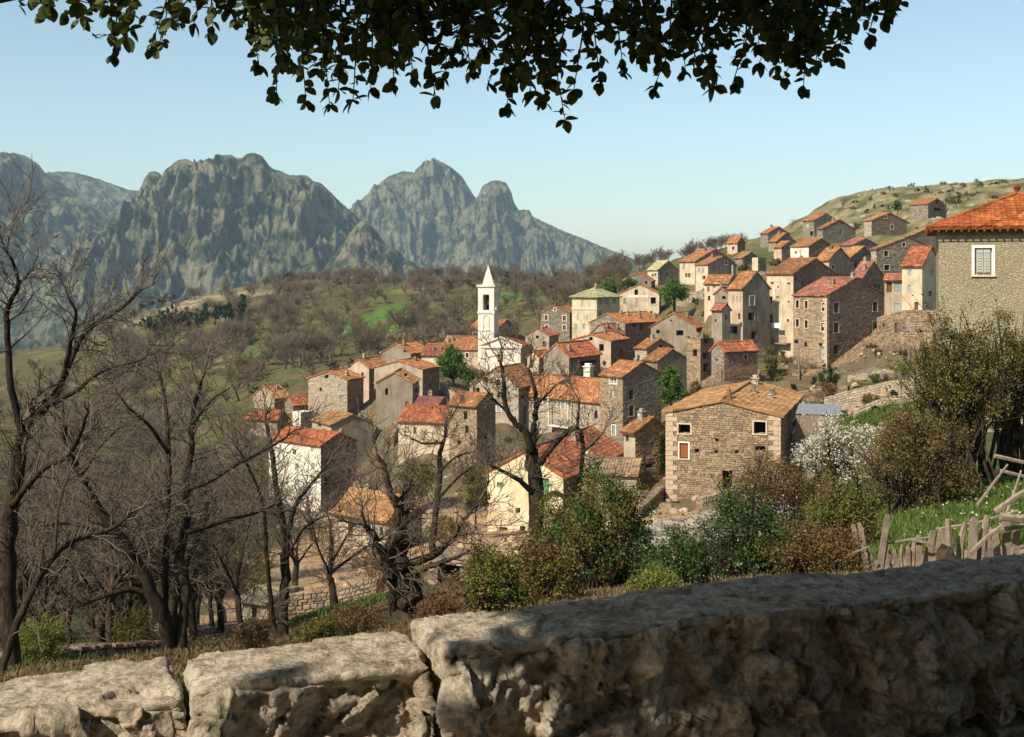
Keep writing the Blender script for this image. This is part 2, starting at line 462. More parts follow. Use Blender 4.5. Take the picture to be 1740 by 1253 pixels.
H('house with ochre roof standing alone among the lower bare trees', 568, 660, 717, 885, 948, 90, 36, 'U', 846, 'pg', 'sb', 'y',
  L=[(596,903,9,24,'DW'), (627,903,9,18,'sWg'), (648,903,6,14,'d')], ch=[(.75,.6,.5,.7,'')])
H('tiny roofless grey hut beside the lower trees', 412, 455, 470, 1026, 1060, 58, 25, 'U', 1019, 'sg', 'sb', 'k', L=[(432,1044,8,22,'d')], lenR=2.6, name='stone_hut', cat='hut')
# lower left cluster
H('tall white house with red roof at the lower left', 457, 545, 606, 758, 872, 148, 40, 'U', 737, 'wh', 'sb', 'r',
  L=[(500,768,6,9,'d'), (531,764,6,8,'sg'), (478,790,6,12,'sb'), (505,794,6,12,'sb'), (532,793,6,12,'sb'), (471,835,7,14,'dW'), (505,820,7,12,'sb'), (532,815,7,13,'sb')],
  R=[(556,784,8,14,'d'), (556,818,8,14,'d'), (594,806,6,16,'d'), (570,842,6,8,'d')], ch=[(.02,.6,.5,.5,'')], name='plastered_house', stones=False)
H('plain grey gabled house with ochre roof behind the white house', 530, 563, 633, 723, 800, 163, 58, 'U', 706, 'pg', 'gr', 'y', L=[(543,722,5,7,'d')], R=[(624,790,6,12,'d'), (588,745,4,5,'d')], ch=[(.3,.9,.4,.5,''), (.2,.8,.4,.5,'')], stones=False)
H('little flat white terraced house under the grey gable', 497, 511, 531, 701, 722, 171, 40, 'flat', 700, 'wh', 'pg', 'k', R=[(521,712,4,6,'d')], stones=False, name='terraced_house')
H('squat house with dull red roof at far lower left', 420, 472, 490, 714, 735, 168, 25, 'U', 696, 'gr', 'sb', 'r', stones=False)
H('small red roofed barn by the dark trees at left', 484, 498, 526, 688, 706, 180, 55, 'V', 668, 'sg', 'sb', 'r', name='barn', cat='barn')
H('cottage with yellow lichen roof at the village left end', 430, 466, 492, 677, 700, 190, 40, 'V', 657, 'pg', 'sb', 'y', R=[(478,684,6,5,'d')], name='cottage')
H('pale stone gabled house with round attic hole, leftmost of the ridge', 524, 590, 605, 646, 696, 178, 22, 'V', 632, 'sp', 'sb', 'o',
  L=[(555,640,6,6,'d'), (578,659,5,10,'sg'), (581,678,6,11,'sb'), (545,662,4,6,'d')], ch=[(.3,.85,.5,.6,'')], lenR=5)
H('tall pinkish house wedged behind the pale stone gable', 590, 627, 640, 627, 692, 190, 28, 'V', 612, 'pk', 'sb', 'o', L=[(594,622,5,6,'d'), (609,662,12,22,'d'), (616,636,4,6,'d')], ch=[(.6,.3,.4,.8,''), (.3,.5,.4,.7,'')], lenR=5.5, stones=False)
H('grey gabled house with yellow edged roof in front', 639, 701, 706, 651, 708, 168, 3, 'V', 634, 'gr', 'sb', 'y', L=[(689,637,4,5,'d')], lenR=7, stones=False)
H('long orange roofed house with shaded side wall near the round tree', 636, 718, 744, 628, 672, 181, 24, 'V', 614, 'pg', 'sb', 'o', L=[(706,662,14,13,'d')], ch=[(.7,.6,.5,.5,'')], lenR=5.6, stones=False)
H('low grey gable with orange roof near the village back edge', 648, 698, 713, 601, 618, 214, 22, 'V', 585, 'gr', 'sb', 'o', L=[(688,597,4,4,'d')], lenR=8, stones=False)
H('long low red roofed house left of the round tree', 716, 757, 768, 605, 628, 214, 14, 'U', 586, 'cr', 'sb', 'r', ch=[(.3,.2,.4,.7,''), (.6,.2,.4,.7,'')], lenR=7, stones=False)
H('broad orange roofed house left of the church tower', 749, 815, 822, 595, 625, 238, 18, 'U', 573, 'pg', 'sb', 'o', ch=[(.8,.3,.5,.8,''), (.9,.25,.5,.8,'')], lenR=8, stones=False)
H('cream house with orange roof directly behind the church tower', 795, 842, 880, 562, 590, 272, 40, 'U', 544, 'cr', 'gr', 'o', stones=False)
H('pale house with red roof squeezed in the middle of the slope', 677, 763, 767, 719, 795, 142, 14, 'U', 693, 'cr', 'sb', 'r', L=[(705,732,5,12,'sn'), (741,725,6,8,'sb'), (742,752,5,9,'d')], ch=[(.5,.4,.3,.3,'')], lenR=7, stones=False, name='plastered_house')
H('pink tiled lean to behind the pale house', 702, 742, 748, 693, 712, 150, 15, 'U', 677, 'pg', 'sb', 'p', lenR=5, name='lean_to', stones=False)
H('narrow tower house with one dark side in the middle slope', 763, 810, 842, 691, 790, 136, 36, 'U', 671, 'st', 'sb', 'o', L=[(791,706,6,14,'d'), (793,730,6,13,'d'), (780,752,6,9,'d'), (779,776,5,7,'d')], R=[(826,740,6,9,'d')], name='tower_house')
# around the church
H('pale gabled house with dormer like windows below the church', 806, 881, 908, 658, 738, 172, 25, 'V', 626, 'pg', 'sg', 'o', L=[(826,645,9,8,'dW'), (846,650,8,10,'dW'), (836,672,4,9,'d'), (847,672,4,9,'d'), (866,676,4,10,'sb'), (848,694,8,10,'sWg'), (869,694,7,9,'sg'), (812,663,6,8,'d')], lenR=9, stones=False, name='plastered_house')
H('long house with sagging orange roof and white balcony', 893, 1021, 1040, 685, 752, 163, 47, 'U', 648, 'sp', 'sb', 'o', L=[(926,678,6,14,'sWv'), (943,683,6,16,'sWg'), (957,686,6,18,'sWb'), (968,690,5,18,'sWg'), (1013,705,5,14,'d'), (925,735,7,10,'sb'), (940,735,5,8,'d')], lenR=7, name='long_house')
H('tall house with orange roof and shaded gable at the centre', 1020, 1058, 1124, 641, 750, 156, 50, 'U', 617, 'st', 'sg', 'o', L=[(1042,647,12,11,'fW'), (1041,670,5,13,'sg'), (1042,704,5,18,'sb'), (1043,731,6,16,'sWb')], R=[(1073,671,7,15,'d'), (1073,698,8,18,'dW')], ch=[(.25,.5,.5,.5,'')])
H('house with orange roof behind the green leafy tree', 1093, 1117, 1168, 614, 685, 172, 52, 'U', 595, 'sg', 'gr', 'o', stones=False, ch=[(.5,.6,.4,.4,'')])
H('grey gabled house with red roof and open porch', 924, 967, 1024, 607, 645, 181, 33, 'V', 583, 'gr', 'sb', 'r', R=[(976,625,7,16,'v'), (1000,620,28,14,'d')], ch=[(.15,.8,.5,.7,''), (.5,.7,.3,.2,'')], lenR=10, stones=False)
H('peach gabled house with orange roof, dark square window in its front', 972, 1038, 1062, 580, 630, 196, 24, 'V', 569, 'pk', 'sb', 'o', L=[(1004,576,6,6,'d'), (1022,591,8,12,'d')], lenR=9, stones=False, name='plastered_house')
H('purple red roofed house squeezed behind the peach gable', 1003, 1037, 1061, 569, 615, 207, 36, 'V', 552, 'gr', 'sb', 'p', ch=[(.2,.7,.4,.9,''), (.8,.8,.4,.9,'')], stones=False)
H('grey house with long orange roof dotted with chimneys', 1002, 1062, 1128, 550, 592, 216, 36, 'V', 534, 'sg', 'sb', 'o', R=[(1090,556,6,12,'D'), (1078,553,6,6,'d')], ch=[(.25,.6,.4,.7,''), (.4,.62,.4,.7,''), (.55,.8,.4,.8,''), (.7,.62,.4,.7,''), (.9,.85,.4,.8,'')])
H('cottage with orange roof and small doorway below the chimneyed roof', 1079, 1099, 1143, 593, 620, 190, 52, 'U', 577, 'sp', 'sb', 'o', L=[(1085,608,4,8,'d')], R=[(1123,590,6,6,'d')], name='cottage')
H('wide grey gable with bare orange roof slope on its right', 1106, 1183, 1199, 557, 582, 206, 22, 'V', 533, 'gr', 'sb', 'o', L=[(1118,564,6,6,'d'), (1140,545,3,3,'d'), (1155,566,12,9,'d')], lenR=7, stones=False)
H('slate grey gabled house with cream framed windows, left of the cream villa', 919, 968, 973, 532, 580, 252, 20, 'V', 521, 'sg', 'sb', 'o', L=[(928,540,5,8,'DW'), (959,541,5,8,'DW'), (929,557,5,8,'DW'), (959,557,5,8,'DW'), (943,526,3,4,'dW'), (929,572,5,4,'dW')], lenR=9, stones=False)
H('cream villa with pale hipped roof above the village centre', 972, 1014, 1053, 505, 575, 242, 42, 'hip', 491, 'cr', 'cr', 'g', L=[(990,515,4,9,'sg'), (982,540,4,10,'sg'), (998,540,4,10,'sg'), (979,555,4,9,'sb'), (992,555,4,9,'sb')], R=[(1020,513,6,11,'sb'), (1031,512,5,10,'sb'), (1044,511,6,10,'sb'), (1020,533,5,9,'sb')], over=0.45, stones=False, name='villa', ch=[(.5,.5,.4,.9,'')])
H('cream gabled house with white band, shaded by a leafy tree', 1053, 1120, 1124, 499, 532, 252, 10, 'V', 484, 'cr', 'gr', 'o', L=[(1081,497,6,9,'d'), (1062,512,5,10,'sb'), (1082,514,4,16,'sg'), (1110,511,9,11,'dW')], lenR=8, stones=False, name='plastered_house')
H('low grey gable behind the leafy tree near the skyline', 1060, 1107, 1112, 477, 495, 277, 14, 'V', 463, 'sg', 'sb', 'o', L=[(1098,480,4,4,'d')], lenR=7)
H('pale little house with reddish roof right of the church', 893, 933, 942, 571, 605, 232, 18, 'V', 560, 'pg', 'gr', 'p', L=[(913,573,5,5,'d'), (925,585,5,10,'D')], lenR=7, stones=False)
H('tiny pink roofed shed against the church side', 896, 916, 926, 608, 642, 218, 28, 'V', 590, 'pk', 'sb', 'r', L=[(903,622,4,8,'d')], lenR=5, name='shed', cat='shed', stones=False)
# right middle cluster
H('tall four storey stone house with red roof and open dark windows', 1348, 1405, 1503, 503, 622, 180, 49, 'U', 473, 'st', 'sb', 'p',
  L=[(1355,517,5,13,'dW'), (1370,518,5,13,'dW'), (1399,522,5,14,'dW'), (1355,549,5,13,'dW'), (1370,551,5,13,'dW'), (1398,556,5,14,'dW'), (1353,581,6,6,'d'), (1369,586,5,8,'d'), (1395,586,6,5,'d'), (1397,601,8,20,'sb')],
  R=[(1421,523,8,17,'dW'), (1487,521,8,16,'dW'), (1421,557,8,17,'dW'), (1487,554,8,16,'dW'), (1421,594,8,13,'d'), (1485,588,8,8,'d')], ch=[(.35,.3,.5,.8,''), (.42,.3,.5,.8,''), (.1,.5,.5,.7,'')], quoin=True)
H('tall cream house with white downpipe stripe and a balcony', 1303, 1348, 1421, 466, 605, 193, 49, 'U', 440, 'cr', 'sb', 'o', L=[(1312,481,5,4,'d'), (1340,482,5,3,'d'), (1322,488,3,3,'d'), (1321,505,5,2,'d'), (1340,513,4,3,'d'), (1339,545,4,5,'d'), (1309,510,7,12,'d'), (1309,542,7,14,'d')], R=[(1352,475,3,6,'d')], name='plastered_house', stones=False)
H('grey house with orange roof and white framed window', 1237, 1262, 1308, 491, 585, 189, 51, 'U', 463, 'pk', 'gr', 'o', L=[(1247,507,3,9,'sg'), (1253,508,3,9,'sg'), (1259,509,3,9,'sg'), (1256,538,4,10,'d'), (1247,561,12,13,'d'), (1259,552,4,8,'d')], R=[(1278,511,8,15,'sWb'), (1277,538,11,13,'d'), (1286,540,4,13,'sg'), (1281,570,9,13,'d'), (1302,497,7,7,'sg')], stones=False)
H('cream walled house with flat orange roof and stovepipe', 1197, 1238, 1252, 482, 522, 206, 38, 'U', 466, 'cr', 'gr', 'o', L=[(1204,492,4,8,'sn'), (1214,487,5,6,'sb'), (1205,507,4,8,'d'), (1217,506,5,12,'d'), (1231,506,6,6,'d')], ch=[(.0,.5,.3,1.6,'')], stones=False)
H('small grey gabled house below the stovepipe roof', 1214, 1237, 1242, 500, 528, 199, 22, 'V', 489, 'gr', 'sb', 'p', L=[(1230,506,6,5,'d')], lenR=5, stones=False)
H('low grey house with pinkish red roof on the terrace', 1209, 1227, 1241, 527, 578, 186, 48, 'U', 510, 'gr', 'pg', 'p', L=[(1216,545,3,5,'d')], R=[(1234,540,4,8,'d')], stones=False)
H('brown stone house with fresh orange roof above the ruin', 1209, 1230, 1287, 597, 645, 150, 58, 'V', 573, 'sg', 'sb', 'r', R=[(1267,607,5,8,'dW')], L=[(1218,612,4,4,'d')], stones=True)
H('roofless ruined tower with hollow window', 1167, 1190, 1213, 576, 650, 165, 45, 'flat', 576, 'st', 'sb', 'k', L=[(1181,600,7,12,'d')], R=[(1200,580,7,7,'d'), (1199,605,9,10,'d'), (1200,625,9,14,'d')], name='ruined_tower', cat='ruin')
# upper right rows
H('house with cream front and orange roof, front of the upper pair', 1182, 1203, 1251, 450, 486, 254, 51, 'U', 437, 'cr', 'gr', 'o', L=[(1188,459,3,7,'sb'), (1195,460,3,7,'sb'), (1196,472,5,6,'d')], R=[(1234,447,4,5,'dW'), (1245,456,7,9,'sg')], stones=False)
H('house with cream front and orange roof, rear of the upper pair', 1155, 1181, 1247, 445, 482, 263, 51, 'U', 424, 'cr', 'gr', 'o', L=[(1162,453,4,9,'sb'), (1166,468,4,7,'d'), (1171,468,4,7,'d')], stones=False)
H('pale house with yellowish roof below the skyline trees', 1100, 1118, 1153, 459, 480, 290, 52, 'U', 444, 'cr', 'sg', 'g', L=[(1109,468,4,4,'d')], stones=False)
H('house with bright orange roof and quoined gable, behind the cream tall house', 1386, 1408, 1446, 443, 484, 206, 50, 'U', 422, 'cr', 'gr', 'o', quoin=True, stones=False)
H('house with pinkish red roof and dark chimney', 1446, 1466, 1502, 472, 500, 204, 46, 'U', 446, 'gr', 'sb', 'p', ch=[(.2,.2,.5,1.1,''), (.7,.5,.5,.7,'')], stones=False)
H('grey house with yellow lichen roof edge', 1428, 1446, 1488, 438, 472, 226, 51, 'U', 420, 'gr', 'sg', 'y', stones=False)
H('long grey gable with round attic window, near the right house', 1480, 1489, 1600, 424, 472, 214, 62, 'U', 403, 'sp', 'sg', 'y', R=[(1506,431,7,9,'dW'), (1507,455,9,9,'dW'), (1536,416,5,6,'dW'), (1557,428,8,6,'d')])
H('grey shed with ochre roof peeping behind the long gable', 1534, 1542, 1610, 404, 430, 236, 58, 'U', 388, 'gr', 'sg', 'y', name='shed', cat='shed', stones=False)
H('cream house with orange red roof left of the plastered house', 1533, 1567, 1590, 452, 545, 150, 38, 'U', 421, 'cr', 'cr', 'r', L=[(1546,464,6,11,'sg'), (1545,491,5,12,'sg'), (1557,522,6,17,'D')], R=[(1582,465,3,10,'sg')], stones=False, name='plastered_house', lenR=7)
H('small porch house with red roof and slender posts', 1503, 1533, 1537, 477, 535, 156, 25, 'U', 468, 'pg', 'gr', 'p', L=[(1511,487,9,20,'D'), (1526,487,12,18,'sb'), (1525,525,10,18,'sg')], lenR=3, name='porch_house', stones=False)
H('topmost orange roofed house on the hill crest', 1364, 1383, 1424, 375, 400, 322, 51, 'U', 363, 'sg', 'gr', 'o', L=[(1372,384,5,8,'sg'), (1379,397,5,8,'d')])
H('grey house with orange edged roof below the topmost house', 1388, 1398, 1454, 389, 412, 302, 58, 'U', 374, 'sg', 'sg', 'o', R=[(1428,395,3,8,'d'), (1431,379,3,3,'d')])
H('orange roofed house under the lone wind bent tree', 1292, 1305, 1342, 397, 418, 332, 55, 'U', 386, 'sg', 'gr', 'o')
H('small orange roof second below the wind bent tree', 1306, 1319, 1352, 411, 428, 312, 53, 'U', 397, 'gr', 'sg', 'o', R=[(1330,410,4,3,'d')], stones=False)
H('small house with orange roof and arched barn wall', 1315, 1328, 1352, 421, 444, 292, 53, 'U', 411, 'pk', 'sb', 'o', stones=False, name='barn', cat='barn')
H('white fronted house with orange roof in the upper middle row', 1343, 1374, 1416, 419, 446, 272, 51, 'U', 406, 'wh', 'sb', 'o', L=[(1360,429,3,9,'sg')], stones=False)
H('low pink roofed shed below the dry slope', 1427, 1448, 1493, 417, 432, 262, 51, 'U', 406, 'sb', 'sg', 'p', name='shed', cat='shed')
H('isolated stone house with ochre roof on the dry slope', 1468, 1481, 1541, 375, 404, 302, 57, 'U', 362, 'sp', 'sb', 'y', R=[(1505,369,4,4,'dW'), (1516,386,4,8,'dW')])
H('highest stone barn with orange roof under the hill crest', 1545, 1577, 1607, 347, 370, 342, 45, 'U', 338, 'sg', 'sg', 'o', R=[(1592,344,4,6,'d'), (1595,356,16,5,'d')], name='barn', cat='barn')
H('lonely little gabled house on the skyline beside bare bushes', 1236, 1253, 1266, 413, 432, 332, 42, 'U', 403, 'pk', 'sb', 'o', L=[(1246,422,4,6,'dW')], stones=False)
H('tiny ochre roofed shed among rocks below the skyline', 1247, 1262, 1290, 439, 452, 282, 52, 'U', 429, 'sg', 'sg', 'y', name='shed', cat='shed')
H('narrow cream turret like hut between the bushes', 1278, 1288, 1302, 438, 462, 252, 48, 'flat', 437, 'cr', 'sg', 'k', name='stone_hut', cat='hut', stones=False)
WALLM['gp'] = m_stone('roughcast_khaki', (0.35, 0.305, 0.205), .17, .84, .12)

CH = dict(xl=817, xc=885, xr=899, Y=226, a=14, yb=648)     # the church stands by itself

def house_corners(h):
    ar = math.radians(h['a']); sa, ca = math.sin(ar), math.cos(ar)
    C = h['C']; dL = Vector((-ca, sa, 0)); dR = Vector((sa, ca, 0))
    return [C, C + dL * h['LL'], C + dR * h['LR'], C + dL * h['LL'] + dR * h['LR']]

# ------------------------------------------------------------------ terrain
CTRL = [  # (photo x, photo y of the ground, distance)
 (-300,1500,4),(0,1420,4),(500,1420,4.3),(900,1400,4.6),(1300,1380,4.8),(1740,1380,5),(2200,1380,5),
 (-300,1230,12),(0,1160,15),(300,1150,16),(560,1120,14),(850,1065,11),(1000,1050,12),(1200,1035,12),(1450,1005,15),(1600,985,17),(1740,970,18),(2100,960,18),
 (-300,1150,25),(0,1115,25),(300,1108,25),(480,1088,28),(567,1038,42),(685,1062,22),(780,1020,26),(910,985,30),(1030,1000,26),(1250,965,30),
 (1560,945,22),(1740,925,22),(1540,905,29),(1740,880,29),(2100,870,29),(1650,850,36),(1740,810,44),(2100,800,44),(1500,870,42),(1420,870,48),(1350,870,55),
 (1180,905,62),(1110,905,64),(1250,880,66),(1000,935,60),(830,930,80),(780,965,52),(740,985,46),(620,1000,58),(440,1062,56),(300,1070,45),(0,1070,45),(-300,1100,45),
 (100,990,75),(300,985,75),(-300,1010,75),(0,900,115),(250,910,110),(400,930,95),(380,850,140),(100,820,160),(-300,850,160),(350,780,175),(0,740,220),(250,730,215),(-300,760,220),
 (380,700,240),(200,670,300),(0,660,330),(-300,660,330),(450,650,255),(600,615,285),(700,600,290),(450,600,330),(330,600,380),(200,620,400),
 (600,560,360),(750,560,340),(450,555,420),(330,545,470),(250,555,520),(130,590,600),(0,600,640),(-300,620,640),
 (600,510,470),(750,505,470),(880,500,440),(900,535,330),(960,490,460),(450,500,560),(400,503,530),(330,512,560),
 (600,474,610),(500,476,640),(420,488,640),(300,515,680),(220,540,700),(750,474,600),(850,478,580),(960,484,560),(1040,478,520),(1080,462,500),
 (100,590,760),(-300,620,760),
 (600,500,760),(800,500,760),(1000,505,760),(300,550,800),(1150,470,640),
 (1120,452,470),(1180,437,440),(1230,424,420),(1270,412,410),(1330,390,420),(1390,362,430),(1420,334,460),(1500,320,470),(1600,311,480),(1740,300,500),(2100,280,500),
 (1480,352,400),(1600,345,390),(1740,335,400),(2100,320,400),(1560,390,300),(1650,400,290),(1740,410,280),(2100,400,280),(1740,470,180),(2100,480,160),
 (1500,420,620),(1740,420,640),(2100,420,640),(1300,450,560),
 (780,668,196),(750,668,190),(700,720,160),(1170,690,150),(1300,660,150),(1400,640,165),(1480,620,170),(1560,590,140),(1480,660,125),(1560,680,100),(1400,690,110),(1480,700,95),(1350,720,96),(1560,720,75),(1440,760,75),(1640,720,62),(1800,720,58),(2100,720,58),(1500,800,58),(1400,800,66),
 (1120,850,80),(1190,862,77),(1240,846,75),(1290,822,74),(1335,808,76),(1090,880,76),(900,770,140),(1000,770,135),(640,830,130),(700,830,125),(800,830,120),(560,880,120),(470,880,135),(860,690,178),(830,660,210)]
for k_ in HOUSES:
    pass
_cp = [((x - CX) / F, Y, (HY - y) / F) for x, y, Y in CTRL]
for h_ in HOUSES:
    for i_, c_ in enumerate(house_corners(h_)):
        _cp.append((c_.x / c_.y, c_.y, c_.z / c_.y))
_cp = np.array(_cp)
_KU = 3.2
_px = np.stack([_cp[:, 0] * _KU, np.log(_cp[:, 1])], 1)
_D = np.sqrt(((_px[:, None] - _px[None]) ** 2).sum(-1) + 1e-4)
_n = len(_px)
_A = np.zeros((_n + 3, _n + 3)); _A[:_n, :_n] = _D - np.eye(_n) * 0.02
_A[:_n, _n] = 1; _A[:_n, _n + 1:] = _px; _A[_n, :_n] = 1; _A[_n + 1:, :_n] = _px.T
_w = np.linalg.solve(_A, np.concatenate([_cp[:, 2], np.zeros(3)]))
def ground_z(x, y):
    x = np.atleast_1d(np.asarray(x, float)); y = np.atleast_1d(np.asarray(y, float))
    yy = np.clip(y, 4, 800)
    q = np.stack([x / np.maximum(y, 4) * _KU, np.log(yy)], 1)
    out = np.empty(len(q))
    for s in range(0, len(q), 8000):
        e = q[s:s + 8000]
        d = np.sqrt(((e[:, None] - _px[None]) ** 2).sum(-1) + 1e-4)
        out[s:s + 8000] = d @ _w[:_n] + _w[_n] + e @ _w[_n + 1:]
    z = out * yy
    tm = sstep(95, 115, y) * sstep(285, 255, y) * sstep(5, 25, x) 
    zz_ = z + .5 * fbm(x / 14, y / 14, 3, 17)
    fr = (zz_ / 2.3) % 1.0
    z = z - tm * 2.3 * (fr - sstep(.82, .97, fr)) * .85
    far = sstep(700, 1500, y)
    z = z * (1 - far) + far * (-170 + 25 * fbm(x / 600, y / 600, 3, 5))
    near = sstep(9, 3.5, y)
    z = z * (1 - near) + near * (-1.75)
    return z
def gz(x, y): return float(ground_z([x], [y])[0])

NU, NV = 420, 330
_u = np.linspace(-1.15, 1.15, NU); _u = np.sign(_u) * (np.abs(_u) ** 1.25)
_Y = np.concatenate([np.exp(np.linspace(math.log(3.2), math.log(900), NV - 30)), np.linspace(930, 14000, 30)])
_UU, _YY = np.meshgrid(_u, _Y); _XX = _UU * np.maximum(_YY, 14)
tx, ty = _XX.ravel(), _YY.ravel()
tz = ground_z(tx, ty)
rough = np.clip(ty / 60, 0.15, 4.0)
tz += rough * (0.28 * fbm(tx / 4.5, ty / 4.5, 4, 3) + 0.35 * fbm(tx / 22, ty / 22, 3, 9)) * sstep(5, 25, ty)
# terraces on the far chestnut hill and on the right hand slope
ter = sstep(260, 330, ty) * sstep(900, 700, ty)
tz += ter * 0.9 * np.abs(((tz / 3.2) % 1.0) - 0.5)
# natural ground colours: soil, dry grass, meadow, path
base = np.array([0.125, 0.098, 0.062]); C = np.tile(base, (len(tx), 1))
def cmix(mask, col):
    global C
    m = np.clip(mask, 0, 1)[:, None]; C = C * (1 - m) + np.array(col) * m
nA = fbm(tx / 9, ty / 9, 4, 21); nB = fbm(tx / 40, ty / 40, 4, 31); nC = fbm(tx / 3, ty / 3, 3, 41)
cmix(sstep(-.25, .2, nA) * .85, (0.085, 0.115, 0.036))
cmix(sstep(.1, .5, nB) * .6, (0.19, 0.15, 0.085))
farh = sstep(250, 330, ty) * sstep(900, 800, ty)
cmix(farh * .85, (0.125, 0.105, 0.056))
cmix(farh * sstep(-.1, .3, nB) * .75, (0.115, 0.14, 0.05))
cmix(farh * sstep(.15, .4, fbm(tx / 25, ty / 60, 3, 77)) * .75, (0.24, 0.19, 0.11))
cmix(sstep(50, 70, ty) * sstep(140, 110, ty) * sstep(-28, -16, tx) * sstep(60, 30, tx) * .75, (0.22, 0.165, 0.105))
vill = sstep(90, 130, ty) * sstep(300, 230, ty) * sstep(-45, -20, tx)
cmix(vill * .8, (0.185, 0.145, 0.095))
rh = sstep(250, 320, ty) * sstep(60, 100, tx) * sstep(900, 800, ty)
cmix(rh * .9, (0.27, 0.235, 0.13)); cmix(rh * sstep(-.1, .15, nA) * .9, (0.085, 0.095, 0.04)); cmix(rh * sstep(.05, .25, nC) * .75, (0.36, 0.31, 0.2))
def blob(px, Y, rx, ry, col, s=1.0):
    cx = (px - CX) / F * Y
    d = ((tx - cx) / rx) ** 2 + ((ty - Y) / ry) ** 2 + 0.5 * nA + .35 * nC
    cmix(sstep(1.15, 0.75, d) * s, col)
GREEN = (0.082, 0.13, 0.03); GREEN2 = (0.12, 0.19, 0.04); TAN = (0.44, 0.30, 0.185)
for a_ in ((330, 118, 7, 16), (250, 70, 5, 10), (120, 34, 4, 6), (400, 76, 4, 9), (1680, 31, 7, 9), (1720, 42, 6, 7), (1560, 27, 2.5, 5), (1470, 96, 7, 9), (610, 40, 2.2, 4), (370, 100, 6, 14), (1410, 125, 7, 6), (1060, 25, 2, 3)):
    blob(*a_, GREEN)
GP = ((890, 430, 15, 40), (920, 460, 13, 30), (650, 390, 13, 20), (690, 425, 11, 18), (580, 365, 11, 18), (460, 335, 10, 14), (525, 350, 11, 14), (640, 345, 8, 10))
def in_meadow(x, y):
    return any(((x - (p_ - CX) / F * Y_) / (a_ * .85)) ** 2 + ((y - Y_) / (b_ * .85)) ** 2 < 1 for p_, Y_, a_, b_ in GP)
for a_ in GP:
    blob(*a_, (0.10, 0.21, 0.045), .95)
for a_ in ((700, 98, 9, 16), (800, 84, 6, 12), (560, 92, 6, 12), (880, 66, 4, 12), (780, 60, 4.5, 16), (760, 46, 3, 6), (600, 66, 6, 14), (370, 50, 3.5, 12), (1110, 74, 2.6, 9), (1130, 66, 2, 6), (1500, 19, 2.5, 3.5), (1640, 20, 3, 2.5), (470, 75, 6, 12), (520, 62, 5, 10)):
    blob(*a_, TAN, .9)
for a_ in ((350, 560, 22, 30), (410, 545, 14, 20), (290, 600, 22, 26)):
    blob(*a_, (0.33, 0.27, 0.17), .9)
C *= (1 + 0.18 * fbm(tx / 1.7, ty / 1.7, 2, 55))[:, None]
_i = np.arange(NV * NU).reshape(NV, NU)
Q = np.stack([_i[:-1, :-1], _i[:-1, 1:], _i[1:, 1:], _i[1:, :-1]], -1).reshape(-1, 4)
ground = np_mesh('ground', np.stack([tx, ty, tz], 1), Q, M_TERR, smooth=True, col=C)
tag(ground, 'wooded hillside falling from the road to the village and valley', kind='structure')
mb = MB(); mb.box(-60, 60, -40, 4.2, -2.6, -1.70)
road = mb.build('road', m_plain('road_dust', (0.28, 0.23, 0.17), .95, 4)); tag(road, 'dusty road behind the stone parapet', kind='structure')
# unseen bank behind the road, added to keep skylight off the parapet
bx_, by_ = np.meshgrid(np.linspace(-60, 60, 61), np.linspace(-5, -60, 40))
bz_ = -1.72 + np.clip(-by_ - 5.5, 0, 99) * .74 + np.clip(-by_ - 5, 0, 3) / 3 * .8 * fbm(bx_ / 6, by_ / 6, 4, 91)
_ib = np.arange(bx_.size).reshape(bx_.shape)
bank = np_mesh('bank', np.stack([bx_.ravel(), by_.ravel(), bz_.ravel()], 1), np.stack([_ib[:-1, :-1], _ib[1:, :-1], _ib[1:, 1:], _ib[:-1, 1:]], -1).reshape(-1, 4), M_TERR, smooth=True, col=np.tile(np.array([.085, .08, .042]), (bx_.size, 1)))
tag(bank, 'unseen bank added behind the road to block skylight', kind='structure')

